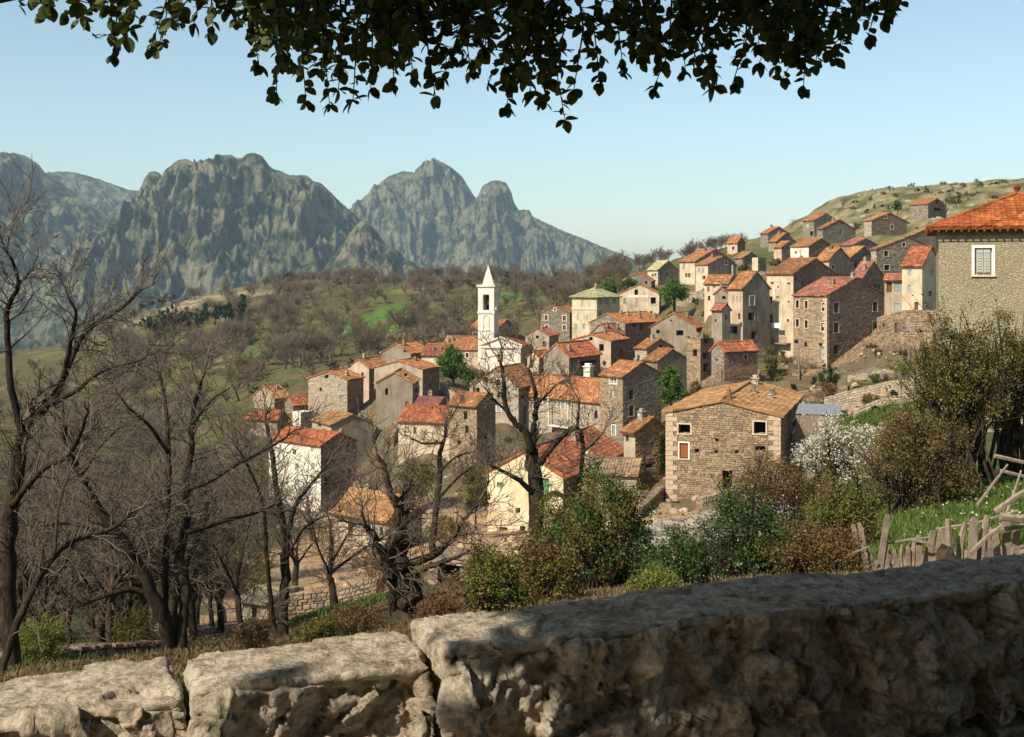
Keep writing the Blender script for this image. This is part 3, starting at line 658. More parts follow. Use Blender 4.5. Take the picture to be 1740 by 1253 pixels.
# ------------------------------------------------------------------ mountains
def mountain(name, prof, D, front, back, base, seed, label, rockc, scrubc, spur=0.5, px_pad=260, p=1.25, nx=330, ny=210, rib=1.0):
    prof = np.array(prof, float)
    xs = prof[:, 0]; zs = (HY - prof[:, 1]) / F * D
    x0, x1 = xs[0] - px_pad, xs[-1] + px_pad
    gx = np.linspace(x0, x1, nx); t = np.concatenate([np.linspace(-1, 0, ny // 4)[:-1], np.linspace(0, 1, ny - ny // 4) ** 1.25])
    GX, T = np.meshgrid(gx, t)
    xm = (GX - CX) / F * D
    ym = np.where(T < 0, D - T * back, D - T * front)
    aT = np.abs(T)
    warp = spur * np.clip(aT, 0, 1) * 120 * fbm(xm / 420, ym / 500, 3, seed) * 1.4
    s = np.interp(GX + warp, xs, zs, left=base, right=base)
    edge = sstep(x0, xs[0], GX) * sstep(x1, xs[-1], GX)
    s = base + (s - base) * np.where((GX > xs[0]) & (GX < xs[-1]), 1, edge)
    g = (1 - aT) ** p
    z = base + (s - base) * g
    hgt = (s - base)
    env = np.sin(np.clip(aT * 4.5, 0, 1) * np.pi / 2) * (1 - aT) ** .6
    r1 = ridged(xm / 230 + 0.25 * fbm(xm / 300, ym / 300, 2, seed + 3), ym / 520, 5, seed + 5)
    r2 = ridged(xm / 55, ym / 190, 4, seed + 9)
    r3 = fbm(xm / 26, ym / 26, 4, seed + 14)
    z += env * hgt * (0.24 * (r1 - .35) + rib * 0.18 * (r2 - .35)) + (0.15 + env) * hgt * 0.045 * r3
    cl = np.interp(GX, xs, zs)
    # keep the crest line where it was traced
    top = cl + hgt * .006 * fbm(xm / 18, ym / 18, 3, seed + 20)
    z = np.where(aT < .002, top, np.minimum(z, np.maximum(cl - aT * front * .05, base)))
    # colour: bare rock where steep or high, scrub in the hollows
    dz = np.gradient(z, axis=0) / np.maximum(np.abs(np.gradient(ym, axis=0)), 1e-3)
    steep = np.clip(np.abs(dz), 0, 2)
    m = np.clip(sstep(.35, 1.0, steep) * .5 + .9 * sstep(-.1, .5, r1 * .6 + r2 * .4 + .5 * r3) + .22 * (1 - aT) - .3, 0, 1)[..., None]
    col = np.array(scrubc) * (1 - m) + np.array(rockc) * m
    n0, n1_ = GX.shape
    ii = np.arange(n0 * n1_).reshape(n0, n1_)
    q = np.stack([ii[:-1, :-1], ii[1:, :-1], ii[1:, 1:], ii[:-1, 1:]], -1).reshape(-1, 4)
    o = np_mesh(name, np.stack([xm.ravel(), ym.ravel(), z.ravel()], 1), q, M_MTN, smooth=True, col=col.reshape(-1, 3))
    tag(o, label, kind='structure'); return o
RK, SCB = (0.205, 0.195, 0.125), (0.03, 0.046, 0.022)
mountain('mountain', [(-500,330),(-300,300),(-150,270),(0,261),(25,260),(50,268),(66,280),(78,296),(110,318),(150,345),(200,378),(245,410),(300,450),(380,490)], 3300, 1300, 900, -190, 3,
         'scrubby mountain slope at the far left', RK, SCB, spur=.7)
mountain('mountain', [(-300,330),(0,310),(75,296),(100,291),(130,294),(170,305),(215,322),(245,326),(300,335),(420,350),(560,400),(700,470)], 4600, 1200, 900, -190, 13,
         'pale distant ridge behind the two left mountains', RK, SCB, nx=220, ny=140)
mountain('mountain', [(60,480),(100,462),(150,420),(200,380),(236,345),(243,322),(247,302),(254,293),(264,291),(273,296),(277,303),(282,288),(292,280),(304,272),(318,270),(330,277),(338,273),(346,277),(352,272),(360,278),(366,270),(374,265),(392,263),(404,269),(412,268),(420,262),(434,260),(446,266),(456,280),(466,288),(480,292),(492,298),(522,298),(532,308),(546,312),(560,325),(580,345),(600,362),(640,400),(680,440),(720,468),(760,485)], 2700, 800, 500, -150, 23,
         'craggy mountain with knobbly summit towers at left centre', RK, SCB, spur=.45, nx=460, ny=260, px_pad=120, rib=1.3)
mountain('mountain', [(430,430),(520,400),(600,352),(630,325),(660,300),(684,291),(706,294),(716,284),(730,274),(742,271),(756,278),(770,287),(785,300),(796,318),(806,334),(830,352),(870,382),(920,420),(1000,460)], 4300, 1000, 700, -190, 33,
         'blue grey pointed mountain at the centre', RK, SCB, spur=.4, nx=360, ny=220, px_pad=140, rib=1.3)
mountain('mountain', [(690,455),(730,420),(770,378),(800,346),(812,334),(820,316),(832,309),(846,306),(860,311),(868,325),(874,346),(882,358),(890,356),(900,358),(905,368),(930,380),(960,394),(990,405),(1020,418),(1050,430),(1085,444),(1130,458),(1200,475)], 4000, 900, 700, -190, 43,
         'domed rocky mountain with long tail running down to the right', RK, SCB, spur=.35, nx=360, ny=200, px_pad=120, rib=1.2)
mountain('mountain', [(540,470),(575,425),(598,392),(612,376),(622,374),(634,386),(655,415),(675,425),(690,440),(720,452),(760,474),(800,490)], 2250, 420, 300, -110, 53,
         'low rocky foothill between the craggy and pointed mountains', (0.23, 0.205, 0.14), SCB, spur=.3, nx=240, ny=140, px_pad=90, rib=1.4)
# ------------------------------------------------------------------ house builder
def clip_poly(poly, outline):
    """clip poly by a convex ccw outline"""
    out = poly
    for i in range(len(outline)):
        ax, ay = outline[i]; bx, by = outline[(i + 1) % len(outline)]
        inp, out = out, []
        if not inp: return []
        def side(p): return (bx - ax) * (p[1] - ay) - (by - ay) * (p[0] - ax)
        for j in range(len(inp)):
            p, q = inp[j], inp[(j + 1) % len(inp)]
            sp, sq = side(p), side(q)
            if sp >= -1e-9: out.append(p)
            if (sp > 1e-9 and sq < -1e-9) or (sp < -1e-9 and sq > 1e-9):
                t = sp / (sp - sq); out.append((p[0] + (q[0] - p[0]) * t, p[1] + (q[1] - p[1]) * t))
    return out

def roof_slope(mb_, uv, E0, E1, N, S, T, a, b, per, amp, rowh, rnd, thick=0.09):
    """tiled slope: eave from E0 to E1, going up direction S (unit) for T metres, a/b hip insets at both ends"""
    W = (E1 - E0).length; ed = (E1 - E0) / W
    nc = max(3, int(round(W / per))); cols = nc * 4
    nr = max(2, int(round(T / rowh)))
    prof = (0.0, 0.75, 1.0, 0.75)
    n0 = len(mb_.v)
    sag = rnd.uniform(0, 100)
    def tm(s):
        t = T
        if a > 0: t = min(t, T * s / a)
        if b > 0: t = min(t, T * (W - s) / b)
        return max(t, 0.0)
    ring = []
    for i in range(cols + 1):
        s = W * i / cols; tmx = tm(s)
        ej = rnd.uniform(-.05, .05) if i % 4 == 0 else ring[-1] if ring else 0
        ring.append(ej)
        for j in range(nr + 1):
            for k2 in (0, 1):
                if j == nr and k2 == 1: continue
                t = min(T * j / nr + (T / nr * .3 * mn.noise(Vector((i // 4 * 7.7 + sag, j * 3.3, 1.0))) if 0 < j < nr else 0), tmx)
                if j == 0 and k2 == 0: t += ej
                lift = 0.035 if k2 == 1 or j == 0 else 0.0
                w = 0.09 * mn.noise(Vector((s * .45 + sag, t * .45, sag))) + 0.045 * mn.noise(Vector((s * 2.7 + sag, t * 2.7, 0)))
                w -= .11 * math.sin(math.pi * s / W) * min(1, W / 9) * (t / T)
                p = E0 + ed * s + S * t + N * (thick + .05 + amp * prof[i % 4] + lift + w)
                mb_.v.append(tuple(p)); uv.append((s, t + k2 * .001))
    m = 2 * nr + 1
    for i in range(cols):
        for j in range(m - 1):
            q = n0 + i * m + j
            mb_.f.append((q, q + m, q + m + 1, q + 1)); mb_.m.append(0)
    # underside and edges
    n1 = len(mb_.v)
    pts = [(0, 0), (W, 0), (W - b, T), (a, T)]
    for s, t in pts:
        mb_.v.append(tuple(E0 + ed * s + S * t + N * 0.004)); uv.append((s, t))
    mb_.f.append((n1, n1 + 3, n1 + 2, n1 + 1)); mb_.m.append(0)
    for i in range(cols):
        q = n0 + i * m
        # eave fascia
        k0 = len(mb_.v)
        for ii in (i, i + 1):
            s = W * ii / cols
            mb_.v.append(tuple(E0 + ed * s + N * 0.004)); uv.append((s, 0))
        mb_.f.append((k0, k0 + 1, q + m, q)); mb_.m.append(0)
    for (i, s_in) in ((0, a), (cols, b)):
        if s_in == 0:
            k0 = len(mb_.v); s = W * i / cols
            for t in (0, T):
                mb_.v.append(tuple(E0 + ed * s + S * t + N * 0.004)); uv.append((s, t))
            col_ = [n0 + i * m + j for j in range(m)]
            f = [k0, k0 + 1] + col_[::-1]
            mb_.f.append(tuple(f if i == 0 else f[::-1])); mb_.m.append(0)

def face_pt(h, face, s, hh, d=0.0):
    """d: outward offset"""
    if face == 'L': return (-h['LL'] + s, -d, hh)
    return (d, s, hh)

def px_to_face(h, face, px, py):
    ar = math.radians(h['a']); sa, ca = math.sin(ar), math.cos(ar)
    n = Vector((-sa, -ca, 0)) if face == 'L' else Vector((ca, -sa, 0))
    d = Vector(((px - CX) / F, 1, (HY - py) / F))
    den = d.dot(n)
    if abs(den) < 1e-4: return None
    t = h['C'].dot(n) / den
    p = d * t - h['C']
    x = p.x * ca - p.y * sa; y = p.x * sa + p.y * ca
    return (x + h['LL'], p.z) if face == 'L' else (y, p.z)

def make_stones(h, face, outline, rects, parent, key, size, rnd):
    mbs = MB()
    smin, smax = min(p[0] for p in outline), max(p[0] for p in outline)
    z1 = max(p[1] for p in outline)
    z = 0.0
    def inside(s, z):
        for i in range(len(outline)):
            ax, ay = outline[i]; bx, by = outline[(i + 1) % len(outline)]
            if (bx - ax) * (z - ay) - (by - ay) * (s - ax) < 0: return False
        return True
    while z < z1:
        hh = size * rnd.uniform(.34, .62); s = smin + rnd.uniform(-.2, 0)
        while s < smax:
            w = size * rnd.uniform(.55, 1.5)
            s0, s1, za, zb = s + .015, s + w - .02, z + .012, z + hh - .015
            ok = all(inside(x, y) for x in (max(s0, smin), min(s1, smax)) for y in (za, zb))
            s0 = max(s0, smin); s1 = min(s1, smax)
            if ok and s1 - s0 > .08 and not any(s1 > r[0] - .03 and s0 < r[1] + .03 and zb > r[2] - .03 and za < r[3] + .03 for r in rects):
                o = rnd.uniform(.012, .05)
                c = [(s0, za), (s1, za), (s1, zb), (s0, zb)]
                n = len(mbs.v); j = size * .07
                for (x, y) in c: mbs.v.append(face_pt(h, face, x, y, 0.004))
                for (x, y) in c:
                    xx = x + (j if x == s0 else -j) + rnd.uniform(-j, j) * .5; yy = y + (j if y == za else -j) * .7 + rnd.uniform(-j, j) * .5
                    mbs.v.append(face_pt(h, face, xx, yy, o))
                for q in ((4, 5, 6, 7), (0, 1, 5, 4), (1, 2, 6, 5), (2, 3, 7, 6), (3, 0, 4, 7)):
                    mbs.f.append(tuple(n + i for i in q)); mbs.m.append(0)
            s += w
        z += hh
    if mbs.f:
        o = mbs.build('facing_stones', STONEP[key], parent); tag(o, kind='stuff')

def shutter_mesh(h, face, s0, s1, z0, z1, d, mat, parent, name='shutter'):
    m_ = MB()
    mid = (s0 + s1) / 2; e = 0.02
    for a, b in ((s0 + e, mid - e / 2), (mid + e / 2, s1 - e)):
        corners = [face_pt(h, face, a, z0 + e, d), face_pt(h, face, b, z1 - e, d - .05)]
        xs = sorted((corners[0][0], corners[1][0])); ys = sorted((corners[0][1], corners[1][1]))
        m_.box(xs[0], xs[1], ys[0], ys[1], z0 + e, z1 - e)
        nl = max(3, int((z1 - z0) / .14))
        for i in range(nl):
            za = z0 + .06 + (z1 - z0 - .12) * i / nl; zb = za + (z1 - z0 - .12) / nl * .55
            c0 = face_pt(h, face, a + .05, za, d + .025); c1 = face_pt(h, face, b - .05, zb, d)
            xs = sorted((c0[0], c1[0])); ys = sorted((c0[1], c1[1]))
            m_.box(xs[0], xs[1], ys[0], ys[1], za, zb)
    return m_.build(name, mat, parent)

def fbox(m_, h, face, s0, s1, z0, z1, d0, d1, mi=0):
    c0 = face_pt(h, face, s0, z0, d0); c1 = face_pt(h, face, s1, z1, d1)
    xs = sorted((c0[0], c1[0])); ys = sorted((c0[1], c1[1]))
    m_.box(xs[0], xs[1], ys[0], ys[1], z0, z1, mi)

def make_opening(h, face, r, code, root):
    s0, s1, z0, z1 = r
    kind = code[0]; rev = -0.20
    near = h['Y'] < 120
    m_ = MB()
    nm = 'door' if kind == 'D' else 'window'
    if kind == 'd':
        fbox(m_, h, face, s0, s1, z0, z1, -.75, -.72)
        # inner sides of the dark room
        o = m_.build(nm, M_VOID, root)
    elif kind == 'D':
        fbox(m_, h, face, s0, s1, z0, z1, rev - .05, rev); 
        for i in range(3):
            fbox(m_, h, face, s0 + (s1 - s0) * (i + .12) / 3, s0 + (s1 - s0) * (i + .88) / 3, z0 + .05, z1 - .05, rev, rev + .03)
        o = m_.build('door', M_WOOD, root)
    elif kind in 'sv':
        o = shutter_mesh(h, face, s0, s1, z0, z1, -.10, SHUT['v' if kind == 'v' else (code[-1] if code[-1] in SHUT else 'g')], root)
    else:
        fbox(m_, h, face, s0, s1, z0, z1, rev - .03, rev); o = m_.build(nm, M_GLASS, root)
        f = MB(); b = max(.05, (s1 - s0) * .08)
        fbox(f, h, face, s0, s0 + b, z0, z1, rev, rev + .05); fbox(f, h, face, s1 - b, s1, z0, z1, rev, rev + .05)
        fbox(f, h, face, s0 + b, s1 - b, z0, z0 + b, rev, rev + .05); fbox(f, h, face, s0 + b, s1 - b, z1 - b, z1, rev, rev + .05)
        mid = (s0 + s1) / 2
        fbox(f, h, face, mid - b * .5, mid + b * .5, z0 + b, z1 - b, rev, rev + .06)
        for q in (.36, .68):
            fbox(f, h, face, s0 + b, mid - b * .5, z0 + (z1 - z0) * q - .02, z0 + (z1 - z0) * q + .02, rev, rev + .04)
            fbox(f, h, face, mid + b * .5, s1 - b, z0 + (z1 - z0) * q - .02, z0 + (z1 - z0) * q + .02, rev, rev + .04)
        f.build('frame', M_WFRAME, o)
        if kind == 'g':
            shutter_mesh(h, face, s0 + b, s1 - b, z0 + b, z1 - b, rev + .16, SHUT['g'], o)
    if 'W' in code:
        f = MB(); b = max(.10, h['Y'] / 1177 * .9); pr = .035
        if kind == 'g': b = .13
        fbox(f, h, face, s0 - b, s0 - .002, z0 - b * .2, z1 + b, .003, pr); fbox(f, h, face, s1 + .002, s1 + b, z0 - b * .2, z1 + b, .003, pr)
        fbox(f, h, face, s0 - .001, s1 + .001, z1 + .002, z1 + b, .003, pr)
        f.build('surround', M_WFRAME if kind in 'gfs' else M_CREAMST, o)
        f = MB(); fbox(f, h, face, s0 - b * 1.3, s1 + b * 1.3, z0 - b * .9, z0 - b * .2 - .003, .003, pr + .06)
        f.build('sill', M_CREAMST, o)

def build_house(h, idx):
    rnd = random.Random(100 + idx)
    root = empty(h['name'], h['C'], -math.radians(h['a']))
    tag(root, h['label'], h['cat'], h['group'])
    LL, LR, hh, rise, m, ridge = h['LL'], h['LR'], h['h'], h['rise'], h['m'], h['ridge']
    dn = -h['down']
    outL = [(0, dn), (LL, dn), (LL, hh), (0, hh)]; outR = [(0, dn), (LR, dn), (LR, hh), (0, hh)]
    if ridge == 'V': outL = [(0, dn), (LL, dn), (LL, hh), (LL * (1 - m), hh + rise), (0, hh)]
    if ridge == 'U': outR = [(0, dn), (LR, dn), (LR, hh), (LR * m, hh + rise), (0, hh)]
    ruined = h['name'] == 'ruined_tower'
    rects = {'L': [], 'R': []}
    wb = MB()
    for face, W_ in (('L', LL), ('R', LR)):
        if len(h[face]) < 2 and W_ > 3.2 and hh > 2.6 and idx > 0 and not ruined:
            for q in range(rnd.randint(1, 3)):
                s_ = rnd.uniform(.15, .85) * W_; z_ = hh - rnd.uniform(.9, min(hh - .6, 4.5)); p3 = Vector(face_pt(h, face, s_, z_))
                ar_ = math.radians(h['a']); gx_ = h['C'].x + p3.x * math.cos(ar_) + p3.y * math.sin(ar_); gy_ = h['C'].y - p3.x * math.sin(ar_) + p3.y * math.cos(ar_)
                k_ = F / gy_
                h[face] = list(h[face]) + [(CX + gx_ * k_, HY - (h['C'].z + z_) * k_, rnd.uniform(.5, .75) * k_ * .75, rnd.uniform(.6, 1.1) * k_, rnd.choice(('d', 'dW', 'sg', 'sn', 'd')))]
    if not h['ch'] and ridge in 'UV' and rnd.random() < .6:
        h['ch'] = [(rnd.uniform(.15, .85), rnd.choice((.42, .58, .7)), .5, rnd.uniform(.5, .9), '')]
    for face, out, ops in (('L', outL, h['L']), ('R', outR, h['R'])):
        W = out[1][0]
        for (px, py, w, hgt, code) in ops:
            c = px_to_face(h, face, px, py)
            if c is None: continue
            e0 = px_to_face(h, face, px - w / 2, py); e1 = px_to_face(h, face, px + w / 2, py)
            t0 = px_to_face(h, face, px, py + hgt / 2); t1 = px_to_face(h, face, px, py - hgt / 2)
            s0, s1 = sorted((e0[0], e1[0])); z0, z1 = t0[1], t1[1]
            s0 = max(s0, .12); s1 = min(s1, W - .12); z0 = max(z0, -.5)
            if s1 - s0 < .12 or z1 - z0 < .12: continue
            if z1 > hh - .1 and not ((face == 'L' and ridge == 'V') or (face == 'R' and ridge == 'U')): z1 = hh - .1
            r = (s0, s1, z0, z1)
            if any(r[0] < q[1] + .05 and r[1] > q[0] - .05 and r[2] < q[3] + .05 and r[3] > q[2] - .05 for q, _ in rects[face]): continue
            rects[face].append((r, code))
        ss = sorted({0, W, *[x for r, _ in rects[face] for x in r[:2]]})
        zs = sorted({dn, hh, hh + (rise if len(out) == 5 else 0), *[x for r, _ in rects[face] for x in r[2:]]})
        for i in range(len(ss) - 1):
            for j in range(len(zs) - 1):
                cs, cz = (ss[i] + ss[i + 1]) / 2, (zs[j] + zs[j + 1]) / 2
                if any(r[0] < cs < r[1] and r[2] < cz < r[3] for r, _ in rects[face]): continue
                pl = clip_poly([(ss[i], zs[j]), (ss[i + 1], zs[j]), (ss[i + 1], zs[j + 1]), (ss[i], zs[j + 1])], out)
                if len(pl) >= 3:
                    wb.poly([face_pt(h, face, *p) for p in pl], 0 if face == 'L' else 1)
        for r, code in rects[face]:
            s0, s1, z0, z1 = r; d = -.75 if code[0] == 'd' else -.26
            mi = 0 if face == 'L' else 1
            A = [(s0, z0), (s1, z0), (s1, z1), (s0, z1)]
            for k in range(4):
                p, q = A[k], A[(k + 1) % 4]
                wb.poly([face_pt(h, face, *p), face_pt(h, face, *q), face_pt(h, face, *q, d), face_pt(h, face, *p, d)][::-1], mi)
    # hidden faces
    bk = [(-LL + s, LR, z) for s, z in outL][::-1]; wb.poly(bk, 1)
    lf = [(-LL, s, z) for s, z in outR][::-1]; wb.poly(lf, 0)
    if ridge == 'flat' and not ruined:
        wb.poly([(-LL, 0, hh), (0, 0, hh), (0, LR, hh), (-LL, LR, hh)], 0)
    wl, wr = h['wl'], h['wr']
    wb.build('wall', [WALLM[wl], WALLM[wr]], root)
    for face in 'LR':
        for r, code in rects[face]:
            make_opening(h, face, r, code, root)
        key = wl if face == 'L' else wr
        if h['stones'] and key in STONEP and h['Y'] < 230:
            o_ = outL if face == 'L' else outR
            if (LL if face == 'L' else LR) > 1.5:
                o_ = [(x, max(z, -.8)) for x, z in o_]
                make_stones(h, face, o_, [r for r, _ in rects[face]], root, key, max(.30, h['Y'] / 1177 * 3.0), rnd)
    if h['quoin']:
        z = -.6; i = 0
        mq = M_QUOIN
        while z < hh - .25:
            q = .34 if h['Y'] < 100 else .5
            wL, wR_ = (.75, .38) if i % 2 else (.4, .7)
            mm = MB(); mm.box(-wL, .065, -.065, min(wR_, LR * .8), z + .012, z + q - .012, jit=.012, rnd=rnd)
            mm.build('quoin', mq, root)
            if h['wl'] == 'st' and h['Y'] < 100:
                mm = MB(); mm.box(-LL - .03, -LL + (.8 if i % 2 == 0 else .5), -.065, .4, z + .012, z + q - .012, jit=.012, rnd=rnd)
                mm.build('quoin', mq, root)
            z += q; i += 1
    if ruined:
        mm = MB()
        for k in range(26):
            s = rnd.random()
            if k % 2: x, y = -LL * s, 0
            else: x, y = 0, LR * s
            w = rnd.uniform(.25, .6); t = rnd.uniform(.2, 1.0)
            mm.box(x - w / 2, x + w / 2, y - .02 if k % 2 else y - w / 2, y + .4 if k % 2 else y + w / 2, hh - .02, hh + t * (.5 + .5 * math.sin(s * 6)), jit=.05, rnd=rnd)
        mm.build('broken_wall_top', WALLM['st'], root)
    # roof
    near = h['Y'] < 110
    per, amp, rowh = (.24, .045, .40) if near else (.30, .055, .62)
    if h['Y'] > 200: per, amp, rowh = .42, .06, .9
    if idx == 0: per, amp, rowh = .25, .03, .36
    ov = h['over']; rk = .14
    rb = MB(); uv = []
    rheight = lambda x, y: hh
    if ridge == 'U':
        for (y0, yr, sgn) in ((0, LR * m, 1), (LR, LR * m, -1)):
            run = abs(yr - y0); sl = math.hypot(run, rise); S = Vector((0, sgn * run / sl, rise / sl)); 
            eh = hh - ov * rise / run
            yv = y0 - sgn * ov
            A = Vector((-LL - rk, yv, eh)); B = Vector((rk, yv, eh))
            if sgn < 0: A, B = B, A
            N = (B - A).normalized().cross(S)
            roof_slope(rb, uv, A, B, N, S, sl * (run + ov) / run, 0, 0, per, amp, rowh, rnd)
        rheight = lambda x, y: hh + rise * (y / (LR * m) if y < LR * m else (LR - y) / (LR * (1 - m)))
    elif ridge == 'V':
        xr_ = -LL * m
        for (x0, sgn) in ((0, -1), (-LL, 1)):
            run = abs(xr_ - x0); sl = math.hypot(run, rise); S = Vector((sgn * run / sl, 0, rise / sl))
            eh = hh - ov * rise / run; xv = x0 - sgn * ov
            A = Vector((xv, -rk, eh)); B = Vector((xv, LR + rk, eh))
            if sgn > 0: A, B = B, A
            N = (B - A).normalized().cross(S)
            roof_slope(rb, uv, A, B, N, S, sl * (run + ov) / run, 0, 0, per, amp, rowh, rnd)
        rheight = lambda x, y: hh + rise * ((-x) / (LL * m) if -x < LL * m else (LL + x) / (LL * (1 - m)))
    elif ridge == 'hip':
        half = min(LL, LR) / 2
        k = rise / half; eh = hh - ov * k + .02
        run = half + ov; T = math.hypot(run, run * k)
        cs = [Vector((-LL - ov, -ov, eh)), Vector((ov, -ov, eh)), Vector((ov, LR + ov, eh)), Vector((-LL - ov, LR + ov, eh))]
        dirs = [Vector((0, 1, 0)), Vector((-1, 0, 0)), Vector((0, -1, 0)), Vector((1, 0, 0))]
        for i in range(4):
            A, B = cs[i], cs[(i + 1) % 4]
            S = (dirs[i] * run + Vector((0, 0, run * k))).normalized(); N = (B - A).normalized().cross(S)
            roof_slope(rb, uv, A, B, N, S, T, run, run, per, amp, rowh, rnd)
        rheight = lambda x, y: hh + k * min(-x, LL + x, y, LR - y)
    roof = None
    if rb.f:
        roof = mesh_obj('roof', rb.v, rb.f, ROOFM[h['rf']], root, rb.m, uvs=uv, smooth=False)
        # ridge caps
        cap = MB()
        def caps(p0, p1, r):
            p0, p1 = Vector(p0), Vector(p1); n = max(2, int((p1 - p0).length / (.45 if near else .9)))
            for i in range(n):
                a_ = p0.lerp(p1, i / n); b_ = p0.lerp(p1, (i + 1.12) / n)
                cap.tube([a_ + Vector((0, 0, rnd.uniform(.0, .03))), b_ + Vector((0, 0, rnd.uniform(.03, .06)))], [r, r * .9], 6)
        r_ = .11 if near else .14
        if ridge == 'U': caps((-LL - rk, LR * m, hh + rise + .10), (rk, LR * m, hh + rise + .10), r_)
        if ridge == 'V': caps((-LL * m, -rk, hh + rise + .10), (-LL * m, LR + rk, hh + rise + .10), r_)
        if ridge == 'hip':
            half = min(LL, LR) / 2
            if LL >= LR: r0, r1 = Vector((-LL + half, half, hh + rise + .1)), Vector((-half, half, hh + rise + .1))
            else: r0, r1 = Vector((-half, half, hh + rise + .1)), Vector((-half, LR - half, hh + rise + .1))
            caps(r0, r1, r_)
            for c in cs:
                t_ = r0 if (c - r0).length < (c - r1).length else r1
                caps(c + Vector((0, 0, .12)), t_, r_)
        cap.build('ridge_tiles', ROOFM[h['rf']], roof)
        for (fu, fv, w, tall, kind) in h['ch']:
            if ridge == 'V': x, y = -LL * (1 - fv), LR * fu
            else: x, y = -LL * fu, LR * fv
            zb = rheight(x, y)
            cm = MB()
            if kind == 'cone':
                cm.tube([(x, y, zb - .3), (x, y, zb + tall * .5), (x, y, zb + tall), (x, y, zb + tall * 1.25)], [w * .6, w * .5, w * .38, w * .1], 8)
            elif kind == 'arch':
                cm.box(x - w * .75, x - w * .45, y - w * .5, y + w * .5, zb - .4, zb + tall * .6)
                cm.box(x + w * .45, x + w * .75, y - w * .5, y + w * .5, zb - .4, zb + tall * .6)
                pts = []
                for i in range(7):
                    an = math.pi * i / 6; pts.append((x - math.cos(an) * w * .6, y, zb + tall * .6 + math.sin(an) * w * .5))
                for i in range(6):
                    cm.tube([pts[i], pts[i + 1]], [w * .2, w * .2], 5)
            else:
                cm.box(x - w / 2, x + w / 2, y - w / 2, y + w / 2, zb - .5, zb + tall)
                cm.box(x - w * .62, x + w * .62, y - w * .62, y + w * .62, zb + tall + .001, zb + tall + .08)
                cm.box(x - w * .3, x + w * .3, y - w * .3, y + w * .3, zb + tall + .082, zb + tall + .3)
            cm.build('chimney', ROOFM[h['rf']] if kind else WALLM['sp'] if rnd.random() < .5 else WALLM['st'], roof)
    return root, rheight

HOUSE_ROOTS = [build_house(h, i) for i, h in enumerate(HOUSES)]

# extras on single houses --------------------------------------------------
h0 = HOUSES[0]; r0_ = HOUSE_ROOTS[0][0]
fm = MB(); 
k0 = h0['hh'] if 'hh' in h0 else h0['h']
for i in range(60):
    x = -h0['LL'] - .4 + i * .35
    if x > .4: break
    fm.box(x, x + .09, -.5, .05, k0 - .30, k0 - .18)
fm.build('eave_rafters', M_WOOD, r0_)
fm = MB(); fm.box(-h0['LL'] - .02, .02, -.05, -.003, k0 - .75, k0 - .45); fm.build('eave_shade_band', WALLM['gr'], r0_)  # darker strip on the wall standing in for the deep eave shadow
fm = MB(); xf = -h0['LL'] / 2
zt = h0['h'] + h0['rise']
half0 = min(h0['LL'], h0['LR']) / 2
fx = -h0['LL'] + half0
fm.tube([(fx, half0, zt), (fx, half0, zt + .25), (fx, half0, zt + .42), (fx, half0, zt + .6)], [.16, .12, .2, .05], 8)
fm.build('finial', ROOFM['b'], r0_)

def find(lbl):
    for h, r in zip(HOUSES, HOUSE_ROOTS):
        if h['label'].startswith(lbl): return h, r[0]
# white downpipe stripe, balcony and washing on the tall cream house
hc, rc = find('tall cream house')
s0_, z0_ = px_to_face(hc, 'L', 1315.5, 565); s1_, z1_ = px_to_face(hc, 'L', 1315.5, 488)
m_ = MB(); fbox(m_, hc, 'L', s0_ - .25, s0_ + .25, z0_ - 1.2, z1_, .004, .10); m_.build('downpipe_casing', WALLM['wh'], rc)
b0 = px_to_face(hc, 'L', 1319, 583); b1 = px_to_face(hc, 'L', 1344, 568)
m_ = MB(); fbox(m_, hc, 'L', b0[0], b1[0], b0[1] - .1, b0[1] + .08, .004, 1.2)
bal = m_.build('balcony', WALLM['gr'], rc)
m_ = MB()
n_ = 12
for i in range(n_ + 1):
    s = b0[0] + .03 + (b1[0] - b0[0] - .06) * i / n_
    fbox(m_, hc, 'L', s - .02, s + .02, b0[1] + .08, b0[1] + 1.05, 1.12, 1.16)
fbox(m_, hc, 'L', b0[0], b1[0], b0[1] + 1.052, b0[1] + 1.11, 1.10, 1.18)
m_.build('railing', M_WOOD, bal)
def cloth(h, root, px, py, w, hpx, d, label):
    a0 = px_to_face(h, 'L', px - w / 2, py - hpx / 2); a1 = px_to_face(h, 'L', px + w / 2, py + hpx / 2)
    ar = math.radians(h['a']); vs, fs = [], []
    NX, NZ = 8, 6
    for th in (0, .015):
        for i in range(NX + 1):
            for j in range(NZ + 1):
                s = a0[0] + (a1[0] - a0[0]) * i / NX; z = a0[1] + (a1[1] - a0[1]) * j / NZ
                vs.append(face_pt(h, 'L', s, z, d + th + .06 * math.sin(i * 1.9) * (j / NZ)))
    k = (NX + 1) * (NZ + 1)
    for t in (0, k):
        for i in range(NX):
            for j in range(NZ):
                q = t + i * (NZ + 1) + j; fs.append((q, q + 1, q + NZ + 2, q + NZ + 1))
    o = mesh_obj('laundry_sheet', vs, fs, m_cloth, None, smooth=True)
    o.location = h['C']; o.rotation_euler = (0, 0, -ar)
    tag(o, label, 'laundry', 'washing hung out on the houses')
m_cloth = m_plain('white_cotton', (0.82, 0.80, 0.78), .9, 3, .05)
cloth(hc, rc, 1327, 553, 15, 9, 1.3, 'white sheet hung above the balcony of the tall cream house')
cloth(hc, rc, 1303, 521, 9, 7, .25, 'small white cloth at the upper left window of the tall cream house')
cloth(hc, rc, 1302, 530, 8, 8, .25, 'small white cloth hung lower, at the left of the tall cream house')
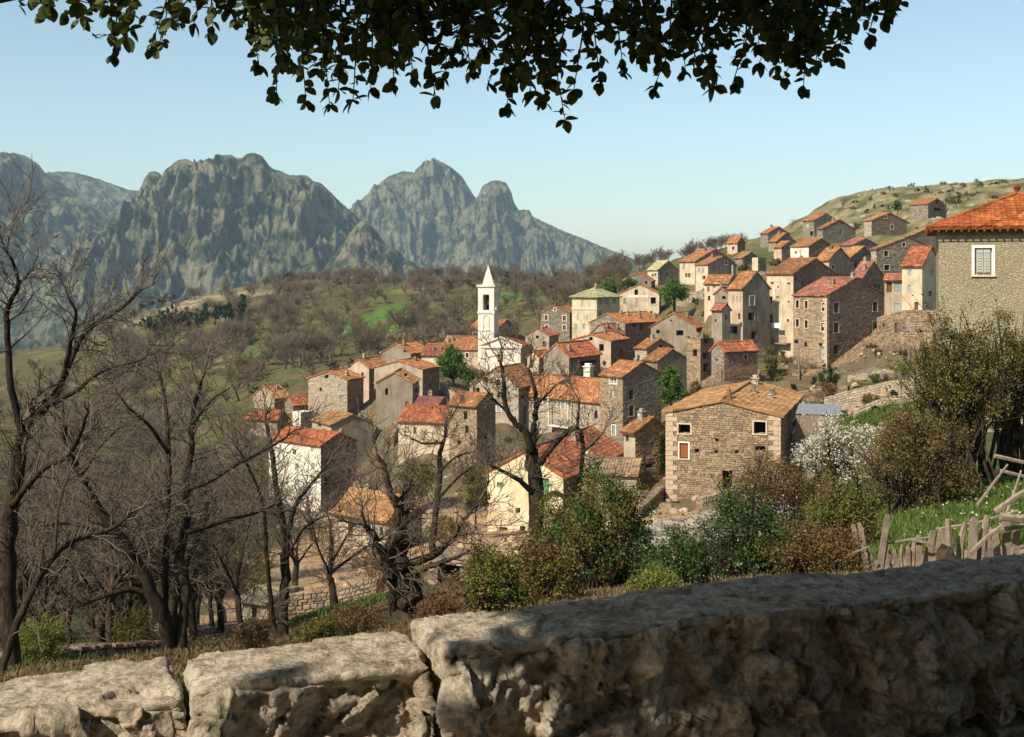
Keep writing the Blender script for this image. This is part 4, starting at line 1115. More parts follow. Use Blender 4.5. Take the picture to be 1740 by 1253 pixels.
# white balcony frame on the long house
hl, rl = find('long house with sagging')
b0 = px_to_face(hl, 'L', 938, 722); b1 = px_to_face(hl, 'L', 973, 722); zt_ = px_to_face(hl, 'L', 955, 676)[1]
m_ = MB(); fbox(m_, hl, 'L', b0[0], b1[0], b0[1] - .1, b0[1] + .12, .004, 1.0); bal = m_.build('balcony', WALLM['wh'], rl)
m_ = MB()
for i in range(15):
    s = b0[0] + .03 + (b1[0] - b0[0] - .06) * i / 14
    fbox(m_, hl, 'L', s - .025, s + .025, b0[1] + .12, b0[1] + 1.0, .92, .96)
fbox(m_, hl, 'L', b0[0], b1[0], b0[1] + 1.002, b0[1] + 1.06, .90, .98); m_.build('railing', SHUT['b'], bal)
for fr in (0.0, .96):
    s = b0[0] + (b1[0] - b0[0]) * fr
    m_ = MB(); fbox(m_, hl, 'L', s, s + .2, b0[1] + .121, zt_, .72, .9); m_.build('post', WALLM['wh'], bal)
# white chimney block rising before the porch house
m_ = MB(); p_ = P(1000, 655, 172); m_.box(-.55, .55, -.5, .5, -2, (655 - 624) / F * 172); m_.box(-.68, .68, -.62, .62, (655 - 624) / F * 172 + .002, (655 - 624) / F * 172 + .2); m_.box(-.4, .4, -.4, .4, (655-624)/F*172 + .202, (655-624)/F*172 + .55)
o = m_.build('chimney_stack', WALLM['wh'], None, loc=p_); o.rotation_euler = (0, 0, -.6); tag(o, 'whitewashed chimney stack in front of the open porch', 'chimney')
# cream villa: string course
hv, rv = find('cream villa')
zs_ = px_to_face(hv, 'L', 1014, 527)[1]
m_ = MB(); m_.box(-hv['LL'] - .12, .12, -.12, -.003, zs_, zs_ + .35); m_.box(.003, .12, -.001, hv['LR'] + .12, zs_, zs_ + .35); m_.build('string_course', M_CREAMST, rv)
hv, rv = find('cream gabled house with white band')
a0 = px_to_face(hv, 'L', 1068, 506); a1 = px_to_face(hv, 'L', 1102, 503)
m_ = MB(); fbox(m_, hv, 'L', a0[0], a1[0], a0[1], a1[1] + .15, .003, .06); m_.build('painted_band', WALLM['wh'], rv)
# tin lean-to right of the rubble house
m_ = MB(); pc = P(1352, 760, 84)
t_ = empty('lean_to', pc, -math.radians(19)); tag(t_, 'lean to with grey sheet metal roof against the rubble house', 'shed')
vs, fs = [], []
for i in range(41):
    for j in range(2):
        vs.append((i * .075, j * 2.6, 2.4 + j * .45 + (.03 if i % 2 else 0)))
        vs.append((i * .075, j * 2.6, 2.37 + j * .45 + (.03 if i % 2 else 0)))
for i in range(40):
    q = i * 4; fs += [(q, q + 4, q + 6, q + 2), (q + 1, q + 3, q + 7, q + 5), (q, q + 1, q + 5, q + 4)]
mesh_obj('sheet_roof', vs, fs, m_plain('old_zinc', (0.20, 0.20, 0.21), .55, 4, .3, .4), t_)
for i in range(12):
    mm = MB(); mm.box(i * .245 + .01, i * .245 + .235, .05, .09, -1.2, 2.3 + R0.uniform(-.05, .03)); mm.build('plank', M_OLDWOOD, t_)

# ------------------------------------------------------------------ church
Yc = CH['Y']; ac = math.radians(CH['a'])
C0 = P(CH['xc'], CH['yb'], Yc)
church = empty('church', C0, -ac); tag(church, 'small white church with slender pointed bell tower in the village centre', 'church')
pxm = Yc / F                                   # metres per photo pixel there
W = (CH['xc'] - CH['xl']) * pxm / math.cos(ac); Dp = 15.0
zc = (CH['yb'] - 590) * pxm; za = (CH['yb'] - 576) * pxm
hC = dict(C=C0, a=CH['a'], LL=W, LR=Dp, Y=Yc, h=zc)
wb = MB()
win = px_to_face(hC, 'L', 850.5, 616); wz1 = px_to_face(hC, 'L', 850.5, 602)[1]; ww = .55
ss = [0, win[0] - ww, win[0] + ww, W]; zs = [-3, win[1], wz1, zc]
for i in range(3):
    for j in range(3):
        if i == 1 and j == 1: continue
        wb.poly([face_pt(hC, 'L', *p) for p in ((ss[i], zs[j]), (ss[i + 1], zs[j]), (ss[i + 1], zs[j + 1]), (ss[i], zs[j + 1]))])
A = [(ss[1], zs[1]), (ss[2], zs[1]), (ss[2], zs[2]), (ss[1], zs[2])]
for k in range(4):
    p, q = A[k], A[(k + 1) % 4]
    wb.poly([face_pt(hC, 'L', *p), face_pt(hC, 'L', *q), face_pt(hC, 'L', *q, -.4), face_pt(hC, 'L', *p, -.4)][::-1])
wb.poly([face_pt(hC, 'L', 0, zc), face_pt(hC, 'L', W, zc), face_pt(hC, 'L', W / 2, za)])
wb.poly([(0, 0, -3), (0, Dp, -3), (0, Dp, zc), (0, 0, zc)], 1); wb.poly([(-W, Dp, -3), (-W, 0, -3), (-W, 0, zc), (-W, Dp, zc)])
wb.poly([(0, Dp, -3), (-W, Dp, -3), (-W, Dp, zc), (-W / 2, Dp, za), (0, Dp, zc)])
wb.build('wall', [WALLM['ch'], WALLM['pk']], church)
m_ = MB(); fbox(m_, hC, 'L', ss[1], ss[2], zs[1], zs[2], -.42, -.38); wdw = m_.build('window', m_plain('church_window', (0.16, 0.06, 0.05), .6, 3), church)
# arched surround
m_ = MB(); cy_ = zs[2] - .05
for s in (-1, 1): fbox(m_, hC, 'L', win[0] + s * (ww + .16) - .15, win[0] + s * (ww + .16) + .15, zs[1] - .2, cy_, .003, .10)
for i in range(9):
    a1 = math.pi * i / 9; a2 = math.pi * (i + 1) / 9
    q = [(win[0] - math.cos(t) * r, cy_ + math.sin(t) * r) for t, r in ((a1, ww + .31), (a2, ww + .31), (a2, ww * .72), (a1, ww * .72))]
    f0 = [face_pt(hC, 'L', *p, .10) for p in q]; f1 = [face_pt(hC, 'L', *p, .003) for p in q]
    m_.poly(f0[::-1]); m_.poly([f0[0], f0[1], f1[1], f1[0]]); m_.poly([f0[2], f0[3], f1[3], f1[2]])
m_.build('surround', WALLM['wh'], wdw)
for s0, s1 in ((.0, .85), (W - .85, W)):
    m_ = MB(); fbox(m_, hC, 'L', s0 + .02, s1 - .02, -1, zc - .25, .003, .14); m_.build('pilaster', WALLM['wh'], church)
m_ = MB(); fbox(m_, hC, 'L', -.25, W + .25, zc - .25, zc + .12, .003, .32); m_.build('cornice', WALLM['ch'], church)
m_ = MB()
for s in (-1, 1):
    p0 = Vector(face_pt(hC, 'L', W / 2 + s * (W / 2 + .3), zc + .22, .17)); p1 = Vector(face_pt(hC, 'L', W / 2, za + .25, .17)); m_.tube([p0, p1], [.2, .2], 4)
m_.build('pediment_moulding', WALLM['ch'], church)
rb = MB(); uv = []; rr = random.Random(5)
rise = za - zc
for x0, sgn in ((0, -1), (-W, 1)):
    run = W / 2; sl = math.hypot(run, rise); S = Vector((sgn * run / sl, 0, rise / sl)); xv = x0 - sgn * .3; eh = zc + .1 - .3 * rise / run
    A_ = Vector((xv, .05, eh)); B_ = Vector((xv, Dp + .2, eh))
    if sgn > 0: A_, B_ = B_, A_
    roof_slope(rb, uv, A_, B_, (B_ - A_).normalized().cross(S), S, sl * (run + .3) / run, 0, 0, .42, .06, .9, rr)
mesh_obj('roof', rb.v, rb.f, ROOFM['r'], church, rb.m, uvs=uv)
# bell tower, standing at the left behind the front
tw = 28.5 * pxm * 1.02
tc = P(829.5, CH['yb'], Yc + 4.4) - C0
loc_x = tc.x * math.cos(ac) - tc.y * math.sin(ac); loc_y = tc.x * math.sin(ac) + tc.y * math.cos(ac)
zz = lambda py: (CH['yb'] - py) * (Yc + 4.4) / F
def tower_box(name, hw, z0, z1, mat, parent=church):
    m_ = MB(); m_.box(loc_x - hw, loc_x + hw, loc_y - hw, loc_y + hw, z0, z1); return m_.build(name, mat, parent)
hw = tw / 2
# lower shaft
shaft = tower_box('tower_shaft', hw * .98, -2, zz(536), WALLM['ch'])
tower_box('string_course', hw * 1.08, zz(536) + .002, zz(532.5), WALLM['wh'])
# belfry: four corner piers and lintel with open arches
for sx in (-1, 1):
    for sy in (-1, 1):
        m_ = MB(); ow = hw * .40
        x0, x1 = sorted((loc_x + sx * hw * .98, loc_x + sx * ow)); y0, y1 = sorted((loc_y + sy * hw * .98, loc_y + sy * ow))
        m_.box(x0, x1, y0, y1, zz(532.5) + .002, zz(503)); m_.build('belfry_pier', WALLM['ch'], church)
for i, (ax, ay) in enumerate(((0, -1), (1, 0), (0, 1), (-1, 0))):
    m_ = MB(); ow = hw * .36
    if ax == 0: m_.box(loc_x - ow, loc_x + ow, *sorted((loc_y + ay * hw * .95, loc_y + ay * hw * .6)), zz(532.5) + .002, zz(530.5))
    else: m_.box(*sorted((loc_x + ax * hw * .95, loc_x + ax * hw * .6)), loc_y - ow, loc_y + ow, zz(532.5) + .002, zz(530.5))
    m_.build('belfry_sill', WALLM['ch'], church)
for bx_ in ((loc_x - hw * .395, loc_x + hw * .395, loc_y + hw * .62, loc_y + hw * .94), (loc_x - hw * .94, loc_x - hw * .62, loc_y - hw * .395, loc_y + hw * .395)):
    m_ = MB(); m_.box(*bx_, zz(530.5) + .002, zz(503) - .002); m_.build('belfry_dark_panel', M_VOID, church)  # black panels added behind the arches, their colour standing in for inner shade
tower_box('belfry_lintel', hw * .985, zz(503) + .002, zz(491), WALLM['ch'])
m_ = MB()
for i in range(7):
    a1 = math.pi * i / 6
    m_.tube([(loc_x - math.cos(a1) * hw * .36, loc_y - hw * .97, zz(503.5) - .0 + 0 * a1), (loc_x - math.cos(a1) * hw * .36, loc_y - hw * .8, zz(503.5))], [.12, .12], 5)
m_.build('arch_moulding', WALLM['ch'], church)
tower_box('tower_cornice', hw * 1.14, zz(491) + .002, zz(487.5), WALLM['wh'])
m_ = MB()
zb_ = zz(487.5) + .002; zt_ = zz(455)
b_ = hw * .70
m_.tube([(loc_x, loc_y, zb_), (loc_x, loc_y, zb_ + (zt_ - zb_) * .5), (loc_x, loc_y, zt_)], [b_ * 1.25, b_ * .66, .06], 4)
o = m_.build('spire', WALLM['ch'], church)
m_ = MB(); m_.tube([(loc_x, loc_y, zt_ - .1), (loc_x, loc_y, zt_ + .9)], [.04, .03], 5); m_.tube([(loc_x - .25, loc_y, zt_ + .6), (loc_x + .25, loc_y, zt_ + .6)], [.03, .03], 5); m_.build('cross', M_WOOD, church)
# bell
m_ = MB(); m_.tube([(loc_x, loc_y, zz(512)), (loc_x, loc_y, zz(514)), (loc_x, loc_y, zz(519)), (loc_x, loc_y, zz(521))], [.12, .35, .42, .6], 10); m_.build('bell', m_plain('bronze', (0.12, 0.09, 0.05), .5, 3), church)
# blind arched niche
m_ = MB(); nw = hw * .34
for s in (-1, 1): m_.box(loc_x + s * nw - .09, loc_x + s * nw + .09, loc_y - hw * .98 - .08, loc_y - hw * .98 - .003, zz(563), zz(544))
for i in range(8):
    a1 = math.pi * i / 8; a2 = math.pi * (i + 1) / 8
    m_.tube([(loc_x - math.cos(a1) * nw, loc_y - hw * .98 - .04, zz(544) + math.sin(a1) * nw), (loc_x - math.cos(a2) * nw, loc_y - hw * .98 - .04, zz(544) + math.sin(a2) * nw)], [.09, .09], 4)
m_.box(loc_x - nw * 1.5, loc_x + nw * 1.5, loc_y - hw * .98 - .16, loc_y - hw * .98 - .003, zz(565), zz(563) - .002)
m_.build('niche_moulding', WALLM['wh'], church)
# side chapel wall left of the front
H2 = dict()
m_ = MB(); m_.box(-W - 2.4, -W - .004, 2.0, 9, -3, (CH['yb'] - 612) * pxm); m_.build('side_chapel', WALLM['pk'], church)
# ------------------------------------------------------------------ vegetation helpers
def seg_mesh(segs, k=3):
    """segs: (n,8) p0 p1 r0 r1 -> open k sided prisms"""
    S = np.asarray(segs, float)
    p0, p1, r0, r1 = S[:, 0:3], S[:, 3:6], S[:, 6], S[:, 7]
    d = p1 - p0; L = np.linalg.norm(d, axis=1, keepdims=True); d = d / np.maximum(L, 1e-6)
    ref = np.where(np.abs(d[:, 2:3]) < .9, np.array([[0, 0, 1.0]]), np.array([[1.0, 0, 0]]))
    a = np.cross(d, ref); a /= np.linalg.norm(a, axis=1, keepdims=True); b = np.cross(d, a)
    V = []
    for j in range(k):
        an = 2 * np.pi * j / k; o = a * np.cos(an) + b * np.sin(an)
        V.append(p0 + o * r0[:, None]); 
    for j in range(k):
        an = 2 * np.pi * j / k; o = a * np.cos(an) + b * np.sin(an)
        V.append(p1 + o * r1[:, None])
    V = np.stack(V, 1).reshape(-1, 3)
    n = len(S); base = (np.arange(n) * 2 * k)[:, None]
    Q = np.concatenate([base + np.array([[j, (j + 1) % k, k + (j + 1) % k, k + j]]) for j in range(k)], 0)
    return V, Q

def leaf_quads(rs, C, size, aspect=.6, up=0.0, flat=None):
    """C (n,3) centres -> n lozenge leaves of random turn"""
    n = len(C)
    d = rs.normal(size=(n, 3)); d[:, 2] = d[:, 2] * (1 - up) + up * np.abs(d[:, 2]); d /= np.linalg.norm(d, axis=1, keepdims=True)
    e = np.cross(d, rs.normal(size=(n, 3))); e /= np.maximum(np.linalg.norm(e, axis=1, keepdims=True), 1e-6)
    s = (size * rs.uniform(.6, 1.35, n))[:, None]
    f = np.cross(d, e) * .18 * s
    V = np.stack([C - d * s * .5, C + e * s * aspect * .5 + f, C + d * s * .5, C - e * s * aspect * .5 + f], 1).reshape(-1, 3)
    Q = np.arange(n * 4).reshape(n, 4)
    return V, Q

def rot_off(rnd, d, ang):
    a = d.cross(Vector((rnd.uniform(-1, 1), rnd.uniform(-1, 1), rnd.uniform(-1, 1))))
    if a.length < 1e-3: a = Vector((1, 0, 0))
    a.normalize()
    return (d * math.cos(ang) + a * math.sin(ang)).normalized()

def grow(rnd, p, d, L, r, lvl, maxl, thick, thin, wig=.22, trop=.05, kids=(2, 4), rmin=.01, fork=2, ratio=(.5, .78)):
    n = 4 if lvl < 2 else 3
    pts = []
    for i in range(n):
        d = (d + Vector((rnd.gauss(0, wig), rnd.gauss(0, wig), rnd.gauss(0, wig) + trop))).normalized()
        q = p + d * (L / n)
        ra, rb = max(rmin, r * (1 - .45 * i / n)), max(rmin * .8, r * (1 - .45 * (i + 1) / n))
        (thick if lvl <= 1 else thin).append((*p, *q, ra, rb))
        p = q; pts.append((p, d, rb))
    if lvl >= maxl: return
    for k in range(rnd.randint(*kids)):
        i = rnd.randrange(0, n)
        pp, dd, rr = pts[i]
        grow(rnd, pp, rot_off(rnd, dd, rnd.uniform(.5, 1.05)), L * rnd.uniform(*ratio), rr * rnd.uniform(.45, .7), lvl + 1, maxl, thick, thin, wig, trop, kids, rmin, fork, ratio)
    for k in range(fork):
        grow(rnd, p, rot_off(rnd, d, rnd.uniform(.2, .6)), L * rnd.uniform(.6, .85), pts[-1][2] * rnd.uniform(.6, .85), lvl + 1, maxl, thick, thin, wig, trop, kids, rmin, fork, ratio)

def make_bare(seed, hgt, tr, maxl, rmin, kids=(2, 3), mats=None, trunkf=.3, wig=.2):
    rnd = random.Random(seed); thick, thin = [], []
    p = Vector((0, 0, -.4)); d = Vector((rnd.gauss(0, .08), rnd.gauss(0, .08), 1)).normalized()
    tl = hgt * trunkf
    n = 5
    for i in range(n):
        d = (d + Vector((rnd.gauss(0, .09), rnd.gauss(0, .09), .1))).normalized()
        q = p + d * (tl + .4) / n
        thick.append((*p, *q, tr * (1.25 - .45 * i / n), tr * (1.25 - .45 * (i + 1) / n))); p = q
    for k in range(rnd.randint(3, 5)):
        grow(rnd, p - d * rnd.uniform(0, .25) * tl, rot_off(rnd, d, rnd.uniform(.15, .75)), hgt * rnd.uniform(.24, .34), tr * rnd.uniform(.4, .62), 1, maxl, thick, thin, wig, .07, kids, rmin)
    return thick, thin

def bare_tree_proto(name, seed, hgt, tr, maxl, rmin, kids, mtr, mtw, k=5):
    th, tn = make_bare(seed, hgt, tr, maxl, rmin, kids)
    root = bpy.data.objects.new(name, None)
    V, Q = seg_mesh(th, k); a = np_mesh('trunk', V, Q, mtr, root, smooth=True)
    V, Q = seg_mesh(tn, 3); b = np_mesh('crown', V, Q, mtw, root)
    return root, [a, b]

def place_tree(proto, x, y, z, rz, s, label, cat, group, used, name):
    root, parts = proto
    if id(root) in used:
        r = root.copy(); ps = []
        COL.objects.link(r)
        for p in parts:
            c = p.copy(); COL.objects.link(c); c.parent = r
    else:
        used.add(id(root)); r = root; COL.objects.link(r)
    r.location = (x, y, z); r.rotation_euler = (0, 0, rz); r.scale = (s, s, s)
    tag(r, label, cat, group)
    return r

used = set()
foot = [(house_corners(h), h) for h in HOUSES]
def blocked(x, y, pad=1.5):
    for h in HOUSES:
        ar = math.radians(h['a']); p = Vector((x, y, 0)) - Vector((h['C'].x, h['C'].y, 0))
        lx = p.x * math.cos(ar) - p.y * math.sin(ar); ly = p.x * math.sin(ar) + p.y * math.cos(ar)
        if -h['LL'] - pad < lx < pad and -pad < ly < h['LR'] + pad: return True
    return False

# far chestnut woods on the hill behind the village ---------------------------
far_protos = [bare_tree_proto('hill_tree', 300 + i, 7.5, .22, 4, .032, (3, 4), M_TWIGFAR, M_TWIGFAR, 4) for i in range(6)]
rf_ = random.Random(31)
cnt = 0; tries = 0
while cnt < 285 and tries < 9000:
    tries += 1
    if cnt < 255:
        px = rf_.uniform(170, 1060); Y = rf_.uniform(265, 640)
        gp = float(fbm(px / 90, Y / 55, 3, 61))
        dens = .55 + 1.3 * gp
        if 800 < px < 1000 and 380 < Y < 500: dens -= .45
        if 230 < px < 470 and 470 < Y < 640: dens -= .5
        if rf_.random() > dens or in_meadow((px - CX) / F * Y, Y): continue
    else:
        px = rf_.uniform(1010, 1270); Y = 480 - (px - 1010) * .28 + rf_.uniform(-35, 15)
    x = (px - CX) / F * Y
    if blocked(x, Y, 3): continue
    z = gz(x, Y)
    py = HY - z / Y * F
    skyline = cnt >= 255
    place_tree(rf_.choice(far_protos), x, Y, z - .2, rf_.uniform(0, 6.3), rf_.uniform(.75, 1.3) * (.7 if skyline else 1),
               'bare bush tree on the skyline above the village' if skyline else 'bare brown chestnut tree on the far terraced hill', 'tree',
               'bare trees along the skyline' if skyline else 'bare chestnut trees on the far hill', used, 'hill_tree')
    cnt += 1

rest_segs = []
lite = [make_bare(700 + i, 7.0, .2, 3, .05, (3, 4)) for i in range(5)]
lite = [np.array(a + b) for a, b in lite]
n_more = 0
while n_more < 540:
    px = rf_.uniform(190, 1040) if n_more % 4 else rf_.uniform(-150, 540); Y = rf_.uniform(270 if n_more % 4 else 195, 660)
    if 800 < px < 990 and 400 < Y < 470 and rf_.random() < .7: continue
    if 230 < px < 470 and 480 < Y and rf_.random() < .8: continue
    x = (px - CX) / F * Y
    if blocked(x, Y, 3) or in_meadow(x, Y): continue
    S = rf_.choice(lite).copy(); a = rf_.uniform(0, 6.3); s = rf_.uniform(.6, 1.2); ca_, sa_ = math.cos(a), math.sin(a)
    for k in (0, 3):
        X_, Y_ = S[:, k].copy(), S[:, k + 1].copy()
        S[:, k] = (X_ * ca_ - Y_ * sa_) * s + x; S[:, k + 1] = (X_ * sa_ + Y_ * ca_) * s + Y; S[:, k + 2] = S[:, k + 2] * s + gz(x, Y) - .2
    rest_segs.append(S); n_more += 1
V, Q = seg_mesh(np.concatenate(rest_segs), 3); o = np_mesh('chestnut_wood', V, Q, M_TWIGFAR); tag(o, 'far off chestnut wood between the single trees of the hill', 'wood', kind='stuff')

# nearer bare wood on the left slope ------------------------------------------
mid_protos = [bare_tree_proto('chestnut_tree', 500 + i, 8.5, .24, 5 if i < 3 else 4, .014 if i < 3 else .018, (2, 3), M_BARK, M_TWIG, 5) for i in range(6)]
cnt = 0; tries = 0
while cnt < 105 and tries < 4000:
    tries += 1
    Y = 30 * (8.0 ** rf_.random())
    px = rf_.uniform(-160, 470)
    if Y < 70 and px > 400: continue
    if Y > 120 and px > 420: continue
    if 60 < Y < 145 and px > 430: continue
    x = (px - CX) / F * Y
    if blocked(x, Y, 2): continue
    z = gz(x, Y)
    s = rf_.uniform(.7, 1.15)
    if Y < 60: s *= .62
    elif Y < 90: s *= .8
    place_tree(rf_.choice(mid_protos), x, Y, z - .1, rf_.uniform(0, 6.3), s, 'leafless chestnut tree in the dense wood on the left slope', 'tree', 'leafless trees of the left slope wood', used, 'chestnut_tree')
    cnt += 1
# single leafless trees among the lower houses
for px, Y, s, lb in ((612, 118, .75, 'slim leafless tree behind the lone ochre roofed house'), (640, 122, .6, 'short leafless tree beside the grey gable wall'), (870, 118, .8, 'leafless tree above the yellow washed house'),
                     (530, 100, .7, 'leafless tree at the foot of the white house'), (800, 108, .75, 'leafless tree under the narrow tower house'), (1357, 150, .55, 'thin bare tree before the four storey house'), (1010, 105, .6, 'bare tree rising behind the mossy outbuilding'),
                     (1590, 90, .6, 'bare tree by the terrace wall near the plastered house'), (500, 70, .8, 'leafless tree left of the lone ochre roofed house'), (1606, 345, .9, 'dark leaning bare tree beside the highest barn'), (1345, 400, .45, 'lone wind bent tree on the skyline'), (1430, 410, .6, 'round bare tree on the dry slope crest')):
    x = (px - CX) / F * Y
    place_tree(rf_.choice(mid_protos[3:]), x, Y, gz(x, Y) - .2, rf_.uniform(0, 6.3), s, lb, 'tree', 'single leafless trees', used, 'chestnut_tree')

# leafy crowns -----------------------------------------------------------------
def crown_points(rs, n, rx, ry, rz, clumps, clr, hollow=.35, flat_bottom=0.0):
    d = rs.normal(size=(clumps, 3)); d /= np.linalg.norm(d, axis=1, keepdims=True)
    rad = rs.uniform(hollow, 1.0, clumps) ** .6
    c = d * rad[:, None] * np.array([rx, ry, rz])
    lump = 1 + .25 * np.sin(d[:, 0] * 5 + d[:, 2] * 4)
    c *= lump[:, None]
    if flat_bottom: c[:, 2] = np.where(c[:, 2] < 0, c[:, 2] * (1 - flat_bottom), c[:, 2])
    idx = rs.randint(0, clumps, n)
    off = rs.normal(size=(n, 3)); off /= np.linalg.norm(off, axis=1, keepdims=True)
    off *= (rs.uniform(0, 1, n) ** .5)[:, None]
    cs = clr * rs.uniform(.6, 1.3, clumps)
    return c[idx] + off * cs[idx][:, None], c

def leafy(name, label, cat, px, py_base, py_top, wpx, Y, mat, n, leaf, clumps=45, group=None, trunk=None, seed=1, crown_low=.18, cone=False, bark=M_BARK, depth=1.0, aspect=.6, extra=None, stems=0, hollow=.35, clr=.32):
    """extra: (material, count, size, name) a second set of leaves or blossoms"""
    rs = np.random.RandomState(seed); rnd = random.Random(seed)
    base = P(px, py_base, Y); h = (py_base - py_top) / F * Y; w = wpx / F * Y
    root = empty(name, base); tag(root, label, cat, group)
    z0 = h * crown_low; rz = (h - z0) / 2; rx = w / 2; cz = z0 + rz
    pts, cl = crown_points(rs, n, rx * .85, rx * .85 * depth, rz * .85, clumps, rx * clr, hollow)
    if cone:
        t = (pts[:, 2:3] / rz + 1) / 2; pts[:, :2] *= np.clip(1.25 - 1.05 * t, .1, 1.1)
    pts[:, 2] += cz
    pts = pts[pts[:, 2] > -.3]
    V, Q = leaf_quads(rs, pts, leaf, aspect)
    th = []
    if stems:
        sh = []
        for i in range(int(stems * 1.6)):
            c = cl[rnd.randrange(len(cl))]; b_ = Vector((c[0], c[1], c[2] + cz)); o_ = Vector((c[0] / rx * .7 + rnd.gauss(0, .35), c[1] / rx * .7 + rnd.gauss(0, .35), rnd.uniform(.35, 1.1)))
            e_ = b_ + o_.normalized() * h * rnd.uniform(.12, .30); th.append((*b_, *e_, leaf * .09, leaf * .04))
            for j in range(int(26 * rnd.uniform(.4, 1.2))):
                q = b_.lerp(e_, rnd.random()); sh.append((q.x + rnd.gauss(0, leaf * .7), q.y + rnd.gauss(0, leaf * .7), q.z + rnd.gauss(0, leaf * .7)))
        V2, Q2 = leaf_quads(rs, np.array(sh), leaf, aspect); Q = np.concatenate([Q, Q2 + len(V)]); V = np.concatenate([V, V2])
    tr = trunk or max(.03, w * .03)
    top = Vector((rnd.uniform(-.1, .1) * w, 0, z0 + rz * .6))
    if stems:
        for i in range(stems):
            c = cl[rnd.randrange(len(cl))]; e = Vector((c[0] * 1.1, c[1] * 1.1, c[2] + cz)) ; p = Vector((rnd.gauss(0, .14) * w, rnd.gauss(0, .14) * w, -.3))
            m1 = p.lerp(e, .4) + Vector((rnd.gauss(0, .05) * w, rnd.gauss(0, .05) * w, .12 * h)); r = tr * rnd.uniform(.4, 1)
            th += [(*p, *m1, r, r * .7), (*m1, *e, r * .7, r * .25)]
            for j in range(5):
                q = m1.lerp(e, rnd.random()); f = q + Vector((rnd.gauss(0, .12) * w, rnd.gauss(0, .12) * w, abs(rnd.gauss(0, .16)) * h)); th.append((*q, *f, r * .3, r * .12))
    else:
        p = Vector((0, 0, -.5)); q = Vector((0, 0, z0 + rz * .3)); th.append((*p, *q, tr * 1.15, tr * .8))
        for i in range(min(14, clumps)):
            c = cl[i]; e = Vector((c[0], c[1], c[2] + cz)); th.append((*q, *e, tr * .5, tr * .15))
    Vt, Qt = seg_mesh(th, 5)
    st_ = np_mesh('stems' if stems else 'trunk', Vt, Qt, bark, root, smooth=True)
    if stems: tag(st_, kind='stuff')
    np_mesh('crown', V, Q, mat, root)
    if extra:
        em, en, es, enm = extra
        p2, _ = crown_points(rs, en, rx * .95, rx * .95 * depth, rz * .95, clumps, rx * clr, .6); p2[:, 2] += cz
        V, Q = leaf_quads(rs, p2, es, .9); tag(np_mesh(enm, V, Q, em, root), kind='stuff')
    return root

LF = {
 'bright': m_leaf('leaves_bright_green', (0.075, 0.155, 0.028)), 'mid': m_leaf('leaves_green', (0.055, 0.115, 0.03)), 'dark': m_leaf('leaves_dark_evergreen', (0.022, 0.042, 0.018), .4, .1),
 'olive': m_leaf('leaves_olive', (0.13, 0.118, 0.034), .45, .25), 'brown': m_leaf('dry_leaves_brown', (0.13, 0.085, 0.042), .45, .15, (1.2, .9, .8)), 'yel': m_leaf('leaves_yellow_green', (0.16, 0.19, 0.045), .45, .3),
 'rust': m_leaf('dry_brush_rust', (0.15, 0.085, 0.04), .5, .15, (1.2, .9, .8)), 'white': m_leaf('blossom_white', (0.60, 0.56, 0.48), .2, .25, (1, .96, .9)), 'lilac': m_leaf('blossom_mauve', (0.42, 0.28, 0.44), .25, .25, (1.1, 1, 1)),
 'lilacg': m_leaf('lilac_leaves', (0.055, 0.10, 0.03), .5, .25), 'grass': m_leaf('grass_blades', (0.088, 0.145, 0.03), .4, .3, (1.4, 1.05, .7)),
}
leafy('round_tree', 'dense round green tree on the church square', 'tree', 770, 664, 585, 58, 197, LF['bright'], 5200, .34, 60, None, .3, 11, .12)
leafy('round_tree', 'small round green bush tree right of the church square tree', 'tree', 797, 662, 622, 24, 196, LF['bright'], 1500, .3, 25, None, .15, 12, .1)
leafy('leafy_tree', 'tall bright green leafy tree right of the central tall house', 'tree', 1141, 696, 617, 46, 150, LF['bright'], 4500, .3, 50, None, .18, 13, .06)
leafy('leafy_tree', 'broad green tree beside the cream gabled house', 'tree', 1146, 528, 473, 54, 236, LF['bright'], 4200, .38, 50, None, .25, 14, .22)
leafy('leafy_tree', 'green tree behind the cream villa, left of the pair', 'tree', 1036, 505, 472, 34, 268, LF['bright'], 2200, .36, 30, None, .2, 15, .1)
leafy('leafy_tree', 'green tree behind the cream gabled house, right of the pair', 'tree', 1068, 500, 472, 36, 270, LF['mid'], 2000, .36, 30, None, .2, 16, .1)
leafy('pine_tree', 'dark pine tree just right of the church spire', 'tree', 861, 492, 455, 11, 470, LF['dark'], 900, .5, 16, 'dark pines on the far ridge', .3, 17, .1)
leafy('pine_tree', 'dark slender pine on the ridge further right of the spire', 'tree', 909, 490, 462, 8, 480, LF['dark'], 600, .5, 12, 'dark pines on the far ridge', .25, 18, .1, cone=True)
leafy('pine_tree', 'thin dark pine next to the slender ridge pine', 'tree', 917, 492, 466, 7, 482, LF['dark'], 500, .5, 12, 'dark pines on the far ridge', .25, 19, .1, cone=True)
leafy('oak_tree', 'dark evergreen oak alone on the far hill crest', 'tree', 491, 482, 459, 20, 590, LF['dark'], 1500, .6, 24, None, .3, 20, .05)
for i, (px, t) in enumerate(((628, 468), (634, 470), (656, 472), (664, 471), (680, 474), (610, 474), (578, 472))):
    leafy('oak_tree', 'small dark evergreen in the row along the far hill crest', 'tree', px, 487, t, 10 + i % 3 * 2, 560, LF['dark'], 500, .55, 12, 'dark evergreens along the far crest', .2, 30 + i, .05)
ro_ = random.Random(77)
